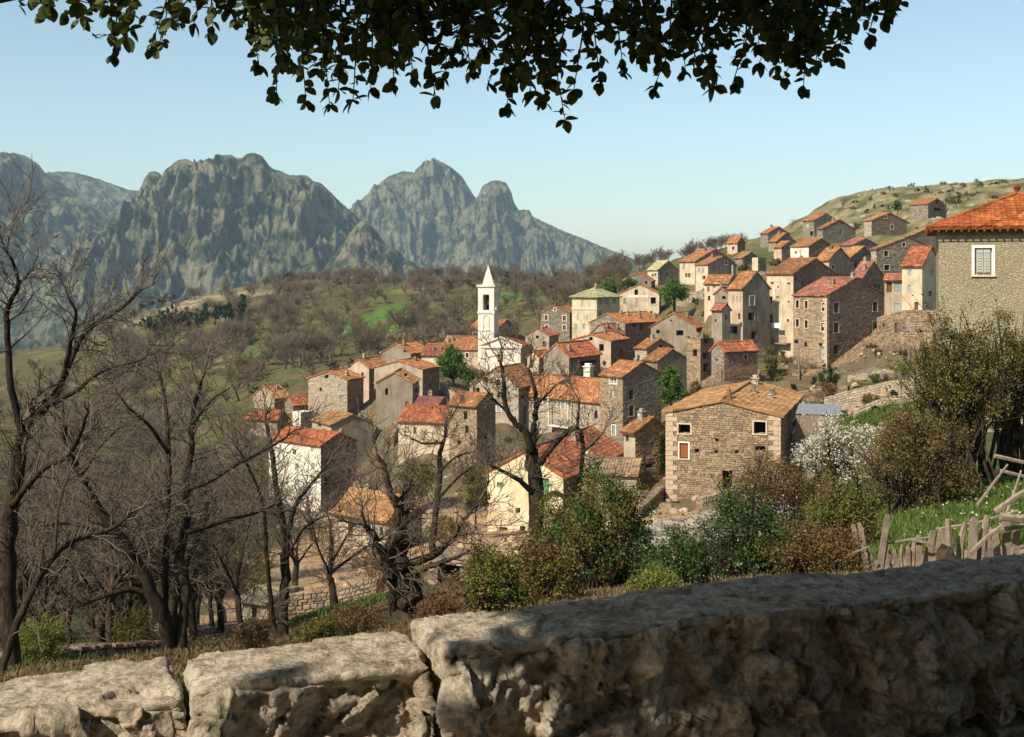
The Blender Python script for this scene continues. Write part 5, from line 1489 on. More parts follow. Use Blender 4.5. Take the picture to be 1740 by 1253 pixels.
for i in range(20):
    px = 245 + i * 9 + ro_.uniform(-4, 4); b = 562 - i * 1.2 + ro_.uniform(-5, 5); hh_ = ro_.uniform(20, 42)
    leafy('evergreen_bush', 'dark evergreen bush in the clump below the pale knoll', 'bush', px, b, b - hh_, ro_.uniform(14, 24), 400 + ro_.uniform(-10, 10), LF['dark'], 700, .5, 16, 'dark evergreens below the pale knoll', .2, 60 + i, .02)
for i, (px, b) in enumerate(((240, 528), (258, 522), (275, 517), (292, 513))):
    leafy('evergreen_bush', 'small dark bush on the left brow of the pale knoll', 'bush', px, b, b - 14, 17, 540, LF['dark'], 400, .55, 12, 'dark bushes on the knoll brow', .2, 90 + i, .02)
# bushes among the houses
leafy('evergreen_bush', 'tall dark evergreen shrub left of the yellow washed house', 'bush', 808, 888, 776, 58, 88, LF['olive'], 6000, .13, 60, None, .07, 101, .02)
leafy('bush', 'grey green bush in front of the pale red roofed house', 'bush', 712, 850, 776, 84, 112, LF['olive'], 5500, .15, 55, None, .07, 102, .02, stems=14)
leafy('evergreen_bush', 'round dark bush below the four storey stone house', 'bush', 1410, 662, 618, 36, 140, LF['dark'], 3000, .16, 30, None, .08, 103, .04)
leafy('evergreen_bush', 'dark columnar evergreen left of the four storey house', 'bush', 1311, 640, 578, 24, 158, LF['olive'], 2500, .18, 30, None, .08, 104, .02)
leafy('bush', 'dull green bush beside the bright leafy tree', 'bush', 1187, 692, 645, 48, 142, LF['olive'], 2600, .18, 30, None, .06, 105, .02)
leafy('bush', 'dusty bush at the edge of the church square', 'bush', 818, 648, 626, 18, 205, LF['olive'], 700, .25, 14, None, .06, 106, .02)
leafy('bush', 'small bush at the corner under the broad green tree', 'bush', 1182, 520, 506, 18, 228, LF['mid'], 600, .25, 12, None, .06, 107, .02)
leafy('bush', 'round shrub on the retaining wall, left of two', 'bush', 1535, 606, 590, 11, 140, LF['dark'], 600, .14, 12, None, .04, 108, .02)
leafy('bush', 'round shrub on the retaining wall, right of two', 'bush', 1546, 606, 591, 10, 140, LF['dark'], 600, .14, 12, None, .04, 109, .02)
leafy('bush', 'rusty dry bush on the terrace below the four storey house', 'bush', 1410, 682, 650, 50, 122, LF['rust'], 1800, .14, 24, None, .04, 110, .02, stems=10)
leafy('bush', 'yellowish bush against the retaining wall at right', 'bush', 1535, 640, 610, 44, 105, LF['yel'], 1800, .13, 24, None, .04, 111, .02, stems=8)
leafy('bush', 'scrubby dark bush between the upper huts', 'bush', 1318, 455, 437, 26, 248, LF['olive'], 900, .3, 16, None, .06, 112, .02)
leafy('bush', 'scrubby bush on the rocky bank of the upper village', 'bush', 1265, 466, 448, 24, 252, LF['dark'], 800, .3, 16, None, .06, 113, .02)
leafy('bush', 'lone green bush on the dry slope right of the isolated house', 'bush', 1525, 362, 336, 16, 330, LF['mid'], 700, .4, 14, None, .1, 114, .1)
leafy('bush', 'grey round bush on the dry slope near the crest', 'bush', 1625, 352, 328, 26, 345, LF['olive'], 800, .4, 14, None, .1, 115, .05)
for i in range(70):
    px = ro_.uniform(1430, 1730); Y = ro_.uniform(310, 470); x = (px - CX) / F * Y; z = gz(x, Y); py = HY - z / Y * F
    if blocked(x, Y, 3): continue
    leafy('scrub_bush', 'low maquis bush dotted over the dry slope at right', 'bush', px, py + 1, py - ro_.uniform(5, 10), ro_.uniform(8, 18), Y, LF['olive'] if i % 3 else LF['dark'], 260, .35, 8, 'maquis bushes on the dry slope', .08, 130 + i, .0)
k = 0; tries = 0
while k < 160 and tries < 4500:
    tries += 1
    px = ro_.uniform(420, 1580) if k < 80 else ro_.uniform(1300, 1590) if k < 115 else ro_.uniform(1470, 1600); Y = ro_.uniform(100, 260) if k < 115 else ro_.uniform(95, 158); x = (px - CX) / F * Y
    if blocked(x, Y, .6): continue
    z = gz(x, Y); py = HY - z / Y * F
    if not (505 < py < 900): continue
    leafy('scrub_bush', 'low scrub bush in the gaps between the village houses', 'bush', px, py + 1, py - ro_.uniform(8, 22), ro_.uniform(10, 30), Y, LF[ro_.choice(('olive', 'olive', 'brown', 'mid', 'dark'))], 420, .0013 * Y, 10, 'scrub bushes between the houses', .05, 330 + k, .0)
    k += 1
# ivy on the annex wall
hA, rA = find('small orange roofed annex')
a0 = px_to_face(hA, 'R', 1121, 795); a1 = px_to_face(hA, 'R', 1131, 738)
rs_ = np.random.RandomState(4); n_ = 1500
iv = np.stack([rs_.uniform(.02, .18, n_), rs_.uniform(a0[0], a1[0], n_) + .25 * np.sin(rs_.uniform(0, 9, n_)), rs_.uniform(a0[1] - .3, a1[1], n_)], 1)
V, Q = leaf_quads(rs_, iv, .13); o = np_mesh('ivy', V, Q, LF['mid']); o.location = hA['C']; o.rotation_euler = (0, 0, -math.radians(hA['a'])); tag(o, 'strip of green ivy climbing the annex wall', 'ivy')

# ------------------------------------------------------------------ the traced leafless trees of the foreground
def catmull(pts, n):
    out = []
    P_ = [pts[0]] + list(pts) + [pts[-1]]
    for i in range(1, len(P_) - 2):
        for j in range(n):
            t = j / n
            a, b, c, d = P_[i - 1], P_[i], P_[i + 1], P_[i + 2]
            out.append(0.5 * ((2 * b) + (c - a) * t + (2 * a - 5 * b + 4 * c - d) * t * t + (3 * b - a - 3 * c + d) * t ** 3))
    out.append(P_[-2]); return out

def hero(label, Y, limbs, seed, twigs=1.0, mt=M_BARK, maxl=3, name='chestnut_tree', gn=.05, tl=1.0, rmin=.0065):
    """limbs: (polyline in photo pixels, start radius px, end radius px, depth drift m)"""
    rnd = random.Random(seed)
    b = limbs[0][0][0]; base = P(b[0], b[1], Y)
    gzv = gz(base.x, base.y)
    root = empty(name, base); tag(root, label, 'tree', 'leafless trees of the foreground')
    mb_ = MB(); thin = []
    for (pl, r0, r1, drift) in limbs:
        n = len(pl)
        pts = [P(x, y, Y + drift * i / max(1, n - 1)) - base for i, (x, y) in enumerate(pl)]
        if pl is limbs[0][0] or abs(pl[0][1] - b[1]) < 12: pts = [pts[0] - Vector((0, 0, .8))] + pts
        cp = catmull(pts, 5); m_ = len(cp)
        rad = [(.74 if pl is limbs[0][0] else .6) * (r0 + (r1 - r0) * i / (m_ - 1)) / F * Y for i in range(m_)]
        jp = []
        for i, p in enumerate(cp):
            k = rad[i] * gn * 3
            jp.append(p + Vector((rnd.gauss(0, k), rnd.gauss(0, k), 0)) if 0 < i < m_ - 1 else p)
            rad[i] *= 1 + rnd.uniform(-gn, gn)
        big = r0 / F * Y > .09
        mb_.tube(jp, rad, 9 if big else 6, jit=gn * .8 if big else 0, rnd=rnd)
        Lg = sum((jp[i + 1] - jp[i]).length for i in range(m_ - 1))
        start = .35 if r0 > 12 else .12
        nt = int(Lg * 7.0 * twigs)
        for k in range(nt):
            f = start + (1 - start) * rnd.random() ** .8
            i = min(m_ - 2, int(f * (m_ - 1)))
            d = (jp[i + 1] - jp[i]).normalized()
            lo = []
            grow(rnd, jp[i], rot_off(rnd, d, rnd.uniform(.5, 1.2)), rnd.uniform(.3, .75) * tl, max(rmin * 1.5, min(rad[i] * .4, .018)), 2, 2 + maxl - 1 - (rnd.random() < .45), lo, thin, .2, .06, (1, 3), rmin, 2, (.5, .8))
        d = (jp[-1] - jp[-2]).normalized()
        for k in range(2):
            grow(rnd, jp[-1], rot_off(rnd, d, rnd.uniform(.1, .5)), rnd.uniform(.35, .7) * tl, max(rmin * 2, rad[-1] * .8), 2, 2 + maxl - 1, [], thin, .2, .06, (1, 3), rmin, 2, (.5, .8))
    mb_.build('trunk', mt, root, smooth=True)
    V, Q = seg_mesh(thin, 3); np_mesh('crown', V, Q, M_TWIG, root)
    return root

hero('big dark leafless tree at the left edge of the picture', 20, [
    ([(18, 1135), (14, 1000), (16, 880), (34, 775), (44, 722)], 21, 15, .3),
    ([(44, 722), (78, 690), (108, 642), (126, 598), (150, 560), (205, 525), (240, 492)], 15, 4, 1.5),
    ([(108, 642), (118, 590), (128, 535), (116, 505)], 8, 3, -.6),
    ([(78, 690), (130, 665), (172, 632), (235, 614)], 9, 3, 1.2),
    ([(40, 740), (20, 660), (12, 560), (14, 520), (30, 486), (24, 450), (9, 425)], 11, 3, -1),
    ([(30, 486), (52, 460), (64, 435)], 5, 2, .5),
    ([(20, 860), (70, 800), (120, 770), (150, 700)], 10, 4, -1.5)], 1, 1.0)
hero('leaning young leafless trunk crossing the lower left corner', 18, [
    ([(6, 1130), (50, 1012), (92, 945), (130, 918), (190, 898), (225, 870)], 11, 4, .8), ([(92, 945), (100, 860), (120, 800)], 6, 2, .6)], 2, .8)
hero('three stemmed leafless tree standing behind the cracked parapet block', 25, [
    ([(292, 1112), (272, 1040), (236, 962), (200, 910), (165, 860), (140, 810), (116, 768), (108, 715)], 19, 5, -1.5),
    ([(296, 1105), (281, 1030), (282, 950), (285, 880), (287, 800), (284, 720), (276, 655), (268, 630)], 12, 4, .6),
    ([(308, 1118), (313, 1000), (306, 940), (317, 880), (315, 830), (325, 760), (328, 700), (346, 640)], 19, 5, 1.6),
    ([(318, 832), (360, 815), (400, 790), (440, 770), (486, 744)], 8, 3, -1.2), ([(316, 906), (380, 886), (440, 870), (466, 858)], 8, 3, 1.5),
    ([(262, 1020), (225, 1002), (180, 1012), (110, 1036), (48, 1046)], 10, 4, -1.2), ([(200, 910), (170, 905), (120, 890), (60, 895)], 7, 3, -1.0),
    ([(286, 770), (250, 720), (215, 690), (190, 650)], 6, 2, -1), ([(327, 720), (360, 680), (390, 660)], 6, 2, 1), ([(140, 810), (170, 760), (200, 730)], 5, 2, -1)], 3, .9)
hero('leafless tree with upright fork in front of the white house', 29, [
    ([(480, 1086), (483, 1000), (487, 920), (478, 880), (468, 820), (460, 760), (452, 715)], 14, 4, .5), ([(487, 918), (502, 860), (530, 822), (556, 790)], 8, 3, 1.2),
    ([(468, 1085), (458, 1000), (452, 930), (447, 860), (425, 800), (408, 770)], 9, 3, -.8), ([(485, 950), (515, 900), (545, 880)], 6, 2, -1)], 4, 1.0)
hero('slender dark leafless trunk left of the grey hut', 30, [
    ([(412, 1102), (404, 1020), (402, 985), (418, 910), (430, 860)], 9, 3, .6), ([(404, 1010), (380, 960), (360, 920)], 5, 2, -.6)], 5, 1.0)
hero('small leafless tree in front of the lone ochre roofed house', 42, [
    ([(568, 1036), (565, 1000), (560, 975), (563, 930), (560, 885)], 12, 3, .4), ([(560, 975), (600, 945), (640, 920), (668, 915)], 5, 2, 1), ([(560, 975), (540, 930), (528, 880)], 4, 2, -1), ([(562, 960), (590, 910), (610, 880)], 4, 2, .5)], 6, .8, rmin=.01)
hero('gnarled hollow old chestnut trunk rising behind the parapet', 22, [
    ([(688, 1064), (692, 1005), (682, 958), (678, 918)], 33, 24, .2),
    ([(668, 1062), (660, 985), (645, 935), (636, 912), (622, 895)], 15, 8, -.4),
    ([(690, 962), (738, 942), (772, 908), (792, 878), (815, 850)], 13, 4, .9), ([(680, 925), (676, 890), (672, 858), (660, 832), (655, 800), (640, 770)], 16, 4, -.3),
    ([(700, 975), (748, 956), (772, 948), (800, 935)], 9, 3, -.8), ([(672, 858), (690, 835), (700, 815)], 6, 3, .5)], 7, .9, M_BARK2, gn=.13)
hero('thin leafless tree with broken stubs before the narrow tower house', 62, [
    ([(735, 915), (743, 850), (748, 800), (746, 775), (756, 742), (757, 722)], 9, 4, .4), ([(747, 802), (776, 776), (806, 768)], 4, 2, 1), ([(752, 752), (720, 754), (700, 745)], 4, 2, -1), ([(743, 850), (775, 815), (800, 795)], 5, 2, 1.2), ([(757, 725), (770, 705), (778, 690)], 3, 1.5, .5)], 8, .7, rmin=.014)
hero('big forked dark leafless tree in front of the yellow washed house', 38, [
    ([(913, 945), (912, 860), (906, 800), (902, 765)], 21, 15, .2),
    ([(902, 768), (893, 735), (872, 716), (860, 690), (856, 645), (850, 612)], 11, 4, -.8), ([(905, 765), (908, 712), (912, 682), (906, 650), (898, 628)], 11, 4, .6),
    ([(911, 795), (930, 770), (955, 742), (980, 728), (990, 755), (988, 795), (978, 822)], 10, 5, 1.0), ([(980, 728), (983, 700), (985, 680)], 5, 2, .4), ([(988, 770), (1010, 752), (1026, 735)], 5, 2, .6),
    ([(905, 838), (882, 816), (852, 800), (832, 790)], 9, 3, -1.0), ([(918, 850), (945, 838), (968, 858), (962, 870)], 9, 4, -.5), ([(862, 700), (840, 680), (828, 665)], 4, 2, -.5), ([(912, 690), (930, 670), (945, 655)], 4, 2, .7)], 9, .75, rmin=.01)
for i, (px, py, Y, r) in enumerate(((75, 1118, 24, 11), (118, 1112, 28, 9), (190, 1112, 27, 13), (160, 1100, 33, 8), (362, 1085, 38, 7), (240, 1095, 34, 7))):
    hero(('mossy stump like trunk in the lower left wood', 'pale thin trunk in the lower left wood', 'thick pale trunk with bushy base in the lower left wood', 'short trunk behind the lower left trunks', 'young bare tree beside the low field wall', 'slender trunk behind the three stemmed tree')[i], Y,
         [([(px, py), (px - 4, py - 60), (px + 3, py - 130), (px - 6, py - 200)], r, r * .45, .3), ([(px, py - 110), (px + 40, py - 170), (px + 60, py - 230)], r * .5, 2, .8), ([(px, py - 90), (px - 40, py - 150)], r * .5, 2, -.8)], 40 + i, .9, M_BARK2 if i in (1, 2) else M_BARK)
# ------------------------------------------------------------------ foreground shrubs
leafy('shrub', 'tall olive brown shrub before the plastered house, the larger one', 'shrub', 1632, 800, 508, 190, 40, LF['olive'], 12000, .085, 150, None, .09, 201, .04, stems=60, hollow=.25, clr=.2)
leafy('shrub', 'tall olive shrub at the right edge in front of the plastered house', 'shrub', 1722, 790, 520, 130, 42, LF['olive'], 11000, .085, 110, None, .08, 202, .04, stems=40, hollow=.25, clr=.2)
leafy('shrub', 'dense brown shrub to the right of the blossoming tree', 'shrub', 1560, 870, 690, 190, 36, LF['brown'], 16000, .06, 120, None, .06, 203, .02, stems=60, hollow=.3, clr=.24, extra=(LF['olive'], 7000, .06, 'green_leaves'))
leafy('blossom_tree', 'small tree covered in white blossom beside the rubble house', 'tree', 1432, 850, 712, 140, 44, LF['olive'], 4200, .06, 90, None, .06, 204, .14, stems=36, extra=(LF['white'], 9500, .064, 'blossom'), clr=.24)
leafy('shrub', 'twiggy brown shrub right of the grey scree', 'shrub', 1325, 900, 768, 190, 44, LF['brown'], 12000, .065, 110, None, .05, 205, .0, stems=70, clr=.24, extra=(LF['olive'], 3500, .06, 'green_leaves'))
leafy('lilac_bush', 'dark green lilac bush with mauve flower heads', 'shrub', 1285, 1005, 835, 250, 20, LF['lilacg'], 11000, .05, 110, None, .035, 206, .04, stems=60, extra=(LF['lilac'], 700, .035, 'flowers'), clr=.2)
leafy('lilac_bush', 'smaller dark lilac bush left of the larger one', 'shrub', 1165, 1020, 905, 120, 17, LF['lilacg'], 7000, .042, 70, None, .03, 207, .04, stems=40, extra=(LF['lilac'], 220, .03, 'flowers'))
leafy('shrub', 'yellow green shrub above the leaning stakes', 'shrub', 1435, 945, 815, 130, 27, LF['yel'], 8000, .055, 80, None, .04, 208, .02, stems=50, extra=(LF['brown'], 3500, .05, 'dry_leaves'))
leafy('shrub', 'rust coloured dry brush under the lilac', 'shrub', 1390, 985, 895, 170, 19, LF['rust'], 6500, .035, 80, None, .025, 209, .0, stems=90, extra=(LF['olive'], 3000, .035, 'green_leaves'))
leafy('shrub', 'tall leafy shrub with olive leaves in front of the mossy outbuilding', 'shrub', 1035, 1035, 785, 190, 22, LF['olive'], 11000, .05, 110, None, .045, 210, .04, stems=80, clr=.22, extra=(LF['mid'], 5000, .05, 'young_leaves'))
leafy('shrub', 'yellow green shrub close behind the parapet, left of centre', 'shrub', 835, 1050, 930, 120, 14, LF['yel'], 6500, .032, 70, None, .02, 211, .0, stems=60, extra=(LF['brown'], 2500, .03, 'dry_leaves'))
leafy('shrub', 'brownish shrub between the two yellow green shrubs', 'shrub', 925, 1050, 915, 150, 16, LF['olive'], 8000, .036, 80, None, .025, 212, .0, stems=40, extra=(LF['brown'], 4000, .035, 'dry_leaves'))
leafy('shrub', 'loose olive shrub filling the gap left of the scree', 'shrub', 960, 1030, 850, 130, 24, LF['olive'], 6000, .05, 70, None, .03, 215, .02, stems=60, extra=(LF['yel'], 3500, .045, 'young_leaves'))
leafy('shrub', 'low green shrub at the foot of the scree', 'shrub', 1120, 1045, 960, 110, 14.5, LF['yel'], 5000, .03, 60, None, .02, 213, .0, stems=20)
leafy('shrub', 'low dark shrub under the blossoming tree', 'shrub', 1440, 880, 815, 130, 43, LF['dark'], 5000, .07, 60, None, .04, 214, .0, stems=10)
for i, (px, b, t, w, Y, k) in enumerate(((70, 1130, 1040, 90, 22, 'yel'), (230, 1120, 1030, 110, 27, 'olive'), (420, 1000, 930, 110, 50, 'olive'), (30, 1060, 950, 120, 40, 'olive'), (345, 930, 850, 100, 80, 'olive'), (150, 1010, 920, 140, 60, 'olive'))):
    leafy('shrub', ('yellowish undergrowth at the foot of the left edge tree', 'mossy undergrowth around the three stemmed tree', 'scrub above the grey hut', 'dark scrub behind the left edge tree', 'grey green scrub on the meadow slope at left', 'scrub thicket in the lower left wood')[i], 'shrub', px, b, t, w, Y, LF[k], 4500, .0028 * Y ** .8, 60, None, .02, 220 + i, .0, stems=26)

# ------------------------------------------------------------------ grass, flowers, scree
def tufts(name, label, areas, n, hgt, mat, seed):
    rs = np.random.RandomState(seed); X = []; 
    for (px, Y, rx, ry, wgt) in areas:
        k = int(n * wgt); a = rs.uniform(0, 2 * np.pi, k); r = np.sqrt(rs.uniform(0, 1, k))
        X.append(np.stack([(px - CX) / F * Y + rx * r * np.cos(a), Y + ry * r * np.sin(a)], 1))
    X = np.concatenate(X); z = ground_z(X[:, 0], X[:, 1])
    rough_ = np.clip(X[:, 1] / 60, .15, 4)
    z += rough_ * (0.28 * fbm(X[:, 0] / 4.5, X[:, 1] / 4.5, 4, 3) + 0.35 * fbm(X[:, 0] / 22, X[:, 1] / 22, 3, 9)) * sstep(5, 25, X[:, 1])
    b = np.stack([X[:, 0], X[:, 1], z - .02], 1); m = len(b)
    a = rs.uniform(0, 2 * np.pi, m); w = np.stack([np.cos(a), np.sin(a), 0 * a], 1) * (hgt * .16)
    tip = b + np.stack([rs.normal(0, .35, m), rs.normal(0, .35, m), rs.uniform(.5, 1.2, m)], 1) * hgt
    V = np.stack([b - w, b + w, tip], 1).reshape(-1, 3)
    o = np_mesh(name, V, np.arange(m * 3).reshape(m, 3), mat); tag(o, label, 'grass', kind='stuff')
tufts('meadow_grass', 'bright green grass of the garden above the stake fence', [(1680, 31, 7, 9, .6), (1720, 42, 6, 7, .25), (1560, 27, 2.5, 5, .15)], 26000, .2, LF['grass'], 1)
tufts('meadow_grass', 'green grass patches under the leafless foreground trees', [(610, 40, 2.2, 4, .5), (40, 23, 1.4, 2, .2), (1060, 25, 2, 3, .3)], 7000, .2, LF['grass'], 2)
tufts('meadow_grass', 'green grass strip on the terrace right of the rubble house', [(1470, 96, 7, 9, .8), (1410, 125, 7, 6, .2)], 9000, .45, LF['grass'], 3)
tufts('dry_grass', 'dry tan grass along the bank below the parapet', [(700, 18, 7, 8, .4), (1400, 17, 5, 4, .15), (350, 22, 8, 9, .45)], 42000, .13, m_leaf('dry_grass', (0.16, 0.125, 0.06), .4, .2, (1.1, 1, .9)), 4)
rs_ = np.random.RandomState(9); n_ = 130
fx_ = np.stack([(rs_.uniform(1530, 1740, n_) - CX) / F, rs_.uniform(23, 40, n_)], 1); fx_[:, 0] *= fx_[:, 1]
pz = ground_z(fx_[:, 0], fx_[:, 1]) + .22
V, Q = leaf_quads(rs_, np.stack([fx_[:, 0], fx_[:, 1], pz], 1), .055, 1.0); o = np_mesh('meadow_flowers', V, Q, LF['white']); tag(o, 'scattered pale flowers in the garden grass', 'flowers', kind='stuff')

def boulder(rnd, r):
    vs, fs = [], []
    nu, nv = 9, 6
    sd = Vector((rnd.uniform(0, 99), rnd.uniform(0, 99), rnd.uniform(0, 99)))
    ax = (r * rnd.uniform(.8, 1.3), r * rnd.uniform(.8, 1.2), r * rnd.uniform(.5, .85))
    for j in range(nv + 1):
        for i in range(nu):
            th = math.pi * j / nv; ph = 2 * math.pi * i / nu
            d = Vector((math.sin(th) * math.cos(ph), math.sin(th) * math.sin(ph), math.cos(th)))
            k = 1 + .45 * mn.noise(d * 1.3 + sd)
            vs.append((d.x * ax[0] * k, d.y * ax[1] * k, d.z * ax[2] * k))
    for j in range(nv):
        for i in range(nu):
            fs.append((j * nu + i, (j + 1) * nu + i, (j + 1) * nu + (i + 1) % nu, j * nu + (i + 1) % nu))
    return vs, fs
rb_ = random.Random(3)
M_RUBBLE2 = m_islands('outcrop_stone', (0.28, 0.25, 0.19), .35, 3)
allv, allf = [], []
for i in range(260):
    t = rb_.random(); px = 1100 + 165 * t + rb_.gauss(0, 16); Y = 58 + rb_.uniform(-9, 9)
    p = Vector(((px - CX) / F * Y, Y, 0)); p.z = gz(p.x, p.y)
    v, f = boulder(rb_, rb_.choice((.14, .2, .28, .4, .55)))
    k = len(allv); allv += [(a + p.x, b + p.y, c + p.z + .12) for a, b, c in v]; allf += [tuple(q + k for q in g) for g in f]
o = mesh_obj('scree', allv, allf, m_islands('scree_stone', (0.22, 0.205, 0.185), .4, 4)); tag(o, 'grey scree of broken stones below the rubble house', 'scree', kind='stuff')
for i in range(9):
    px = (1118, 1140, 1172, 1205, 1190, 1228, 1150, 1240, 1215)[i]; Y = (60, 64, 60, 62, 56, 66, 54, 64, 58)[i]
    p = Vector(((px - CX) / F * Y, Y, 0)); p.z = gz(p.x, p.y)
    v, f = boulder(rb_, rb_.uniform(.6, 1.0)); o = mesh_obj('boulder', v, f, M_RUBBLE, smooth=False, loc=p + Vector((0, 0, .2)))
    tag(o, 'large grey boulder in the scree below the rubble house', 'boulder', 'boulders of the scree')
for i in range(90):
    px = rb_.uniform(1440, 1730); Y = rb_.uniform(320, 460); x = (px - CX) / F * Y
    v, f = boulder(rb_, rb_.uniform(.5, 1.7)); o = mesh_obj('boulder', v, f, M_RUBBLE2, loc=(x, Y, gz(x, Y) - .2))
    tag(o, 'pale outcrop stone on the dry slope at right', 'boulder', 'outcrop stones on the dry slope')

rs_ = np.random.RandomState(19); n_ = 16000
lx_ = rs_.uniform(-11, 2, n_); ly_ = rs_.uniform(8, 44, n_); lz_ = ground_z(lx_, ly_)
lz_ += np.clip(ly_ / 60, .15, 4) * (0.28 * fbm(lx_ / 4.5, ly_ / 4.5, 4, 3) + 0.35 * fbm(lx_ / 22, ly_ / 22, 3, 9)) * sstep(5, 25, ly_) + .04
V, Q = leaf_quads(rs_, np.stack([lx_, ly_, lz_], 1), .09, .6); o = np_mesh('leaf_litter', V, Q, LF['brown']); tag(o, 'fallen brown leaves under the foreground trees', 'leaf litter', kind='stuff')
for i, (px, b, t, w, Y, k) in enumerate(((600, 1075, 1035, 110, 20, 'brown'), (750, 1062, 1010, 90, 19, 'rust'), (545, 1085, 1052, 80, 19, 'olive'), (430, 1095, 1058, 70, 21, 'brown'), (700, 1010, 955, 120, 40, 'olive'), (650, 985, 930, 110, 56, 'brown'), (760, 930, 880, 80, 70, 'olive'))):
    leafy('shrub', ('low brown brush left of the gnarled chestnut', 'rusty brush at the right foot of the gnarled chestnut', 'small olive tuft close behind the cracked parapet', 'low brown tuft under the forked leafless tree', 'loose scrub behind the gnarled chestnut', 'dry scrub in front of the lone ochre roofed house', 'scrub on the tan path beside the yellow washed house')[i], 'shrub', px, b, t, w, Y, LF[k], 2600, .0026 * Y ** .85, 40, None, .015, 260 + i, .0, stems=40)

# ------------------------------------------------------------------ dry stone walls and terraces
def dry_wall(label, pts, hgt, thick=.5, size=.45, mat='st', seed=0):
    rnd = random.Random(seed); W = [P(px, py, Y) for px, py, Y in pts]      # points on the wall's top
    W2 = []
    for a, b in zip(W[:-1], W[1:]):
        n_ = max(1, int((b - a).length / 3.5)); W2 += [a.lerp(b, i / n_) for i in range(n_)]
    W = W2 + [W[-1]]
    for w_ in W:
        g_ = min(gz(w_.x, w_.y), gz(w_.x - .5, w_.y - 1.2)); w_.z = min(max(w_.z, g_ + hgt * .62), g_ + hgt * 1.3)
    root = empty('dry_stone_wall', W[0]); tag(root, label, 'wall', 'dry stone walls of the terraces')
    mb_ = MB(); core = MB()
    for a, b in zip(W[:-1], W[1:]):
        d = b - a; L = math.hypot(d.x, d.y); e = Vector((d.x / L, d.y / L, 0)); n = Vector((e.y, -e.x, 0))
        if n.y > 0: n = -n
        q = [a - W[0], b - W[0]]
        for off in (0,):
            c = [q[0], q[1], q[1] - n * thick, q[0] - n * thick]
            v = [p - Vector((0, 0, .06)) for p in c] + [p - Vector((0, 0, hgt + 1.2)) for p in c]
            k = len(core.v); core.v += [tuple(x) for x in v]
            for f in ((0, 1, 2, 3), (0, 4, 5, 1), (1, 5, 6, 2), (2, 6, 7, 3), (3, 7, 4, 0)):
                core.f.append(tuple(k + i for i in f)); core.m.append(0)
        z = -hgt
        while z < 0:
            hh = size * rnd.uniform(.35, .6); s = 0
            while s < L:
                w = size * rnd.uniform(.5, 1.4); w = min(w, L - s + .05)
                o = rnd.uniform(.01, .07); zt = min(z + hh, rnd.uniform(-.02, .08)) - .02
                p0 = q[0] + e * (s + .02) + Vector((0, 0, d.z * s / L)); p1 = q[0] + e * (s + w - .02) + Vector((0, 0, d.z * (s + w) / L))
                k = len(mb_.v)
                for (pp, zz_) in ((p0, z), (p1, z), (p1, zt), (p0, zt)):
                    mb_.v.append(tuple(pp + n * .004 + Vector((0, 0, zz_))))
                cx_ = (p0 + p1) / 2
                for (pp, zz_) in ((p0, z), (p1, z), (p1, zt), (p0, zt)):
                    x = pp.lerp(cx_, .16 + rnd.uniform(0, .12)); mb_.v.append(tuple(x + n * (o + .02) + Vector((0, 0, zz_ + (hh * .12 if zz_ == z else -hh * .12)))))
                for f in ((4, 5, 6, 7), (0, 1, 5, 4), (1, 2, 6, 5), (2, 3, 7, 6), (3, 0, 4, 7)):
                    mb_.f.append(tuple(k + i for i in f)); mb_.m.append(0)
                s += w
            z += hh
    core.build('wall_core', WALLM['sb'], root)
    o = mb_.build('facing_stones', STONEP[mat], root); tag(o, kind='stuff')
dry_wall('long terrace wall below the four storey house', [(1290, 628, 158), (1345, 630, 160), (1400, 636, 158), (1470, 622, 152), (1520, 606, 148)], 2.0, seed=1)
dry_wall('retaining wall under the cream house near the right', [(1490, 540, 152), (1535, 541, 150), (1590, 543, 146)], 4.2, seed=2)
dry_wall('stepped retaining wall below the cream house', [(1500, 578, 143), (1530, 565, 140), (1585, 566, 136)], 2.6, seed=3)
dry_wall('garden terrace wall above the green strip', [(1400, 676, 118), (1450, 662, 116), (1520, 646, 112), (1570, 640, 108)], 2.2, mat='sp', seed=4)
dry_wall('lower garden wall beside the green strip', [(1440, 648, 134), (1500, 636, 130), (1560, 622, 124)], 1.8, mat='sp', seed=5)
dry_wall('curved parapet of the church square', [(748, 662, 190), (770, 668, 183), (795, 670, 180), (822, 672, 180)], 2.6, mat='sp', seed=6)
dry_wall('low field wall behind the gnarled chestnut', [(480, 1008, 55), (560, 1004, 55), (640, 1006, 53)], .9, mat='sg', size=.35, seed=7)
dry_wall('low mossy wall at the foot of the left wood', [(-40, 1120, 21), (80, 1105, 22.5), (200, 1092, 24), (280, 1086, 26)], .35, mat='sb', size=.25, seed=8)
dry_wall('low wall along the sunny path at left', [(320, 1082, 36), (380, 1070, 42), (440, 1054, 50)], .5, mat='sp', size=.3, seed=9)
dry_wall('short wall stub beside the yellow washed house', [(1088, 878, 74), (1118, 848, 80), (1131, 838, 84)], 1.2, mat='sb', seed=10)
dry_wall('ruined boundary wall left of the fresh orange roof', [(1150, 690, 150), (1190, 655, 155), (1225, 660, 150)], 3.0, seed=11)
dry_wall('bank wall of the upper village below the huts', [(1255, 462, 258), (1300, 470, 250), (1340, 462, 248)], 1.6, mat='sg', seed=12)
dry_wall('white edged platform wall in front of the rubble house door', [(1190, 846, 76), (1236, 840, 77), (1250, 838, 77)], .9, mat='sp', seed=13)
dry_wall('stone wall below the central tall house', [(1000, 752, 150), (1040, 752, 150), (1062, 760, 146)], 2.4, mat='sg', seed=14)

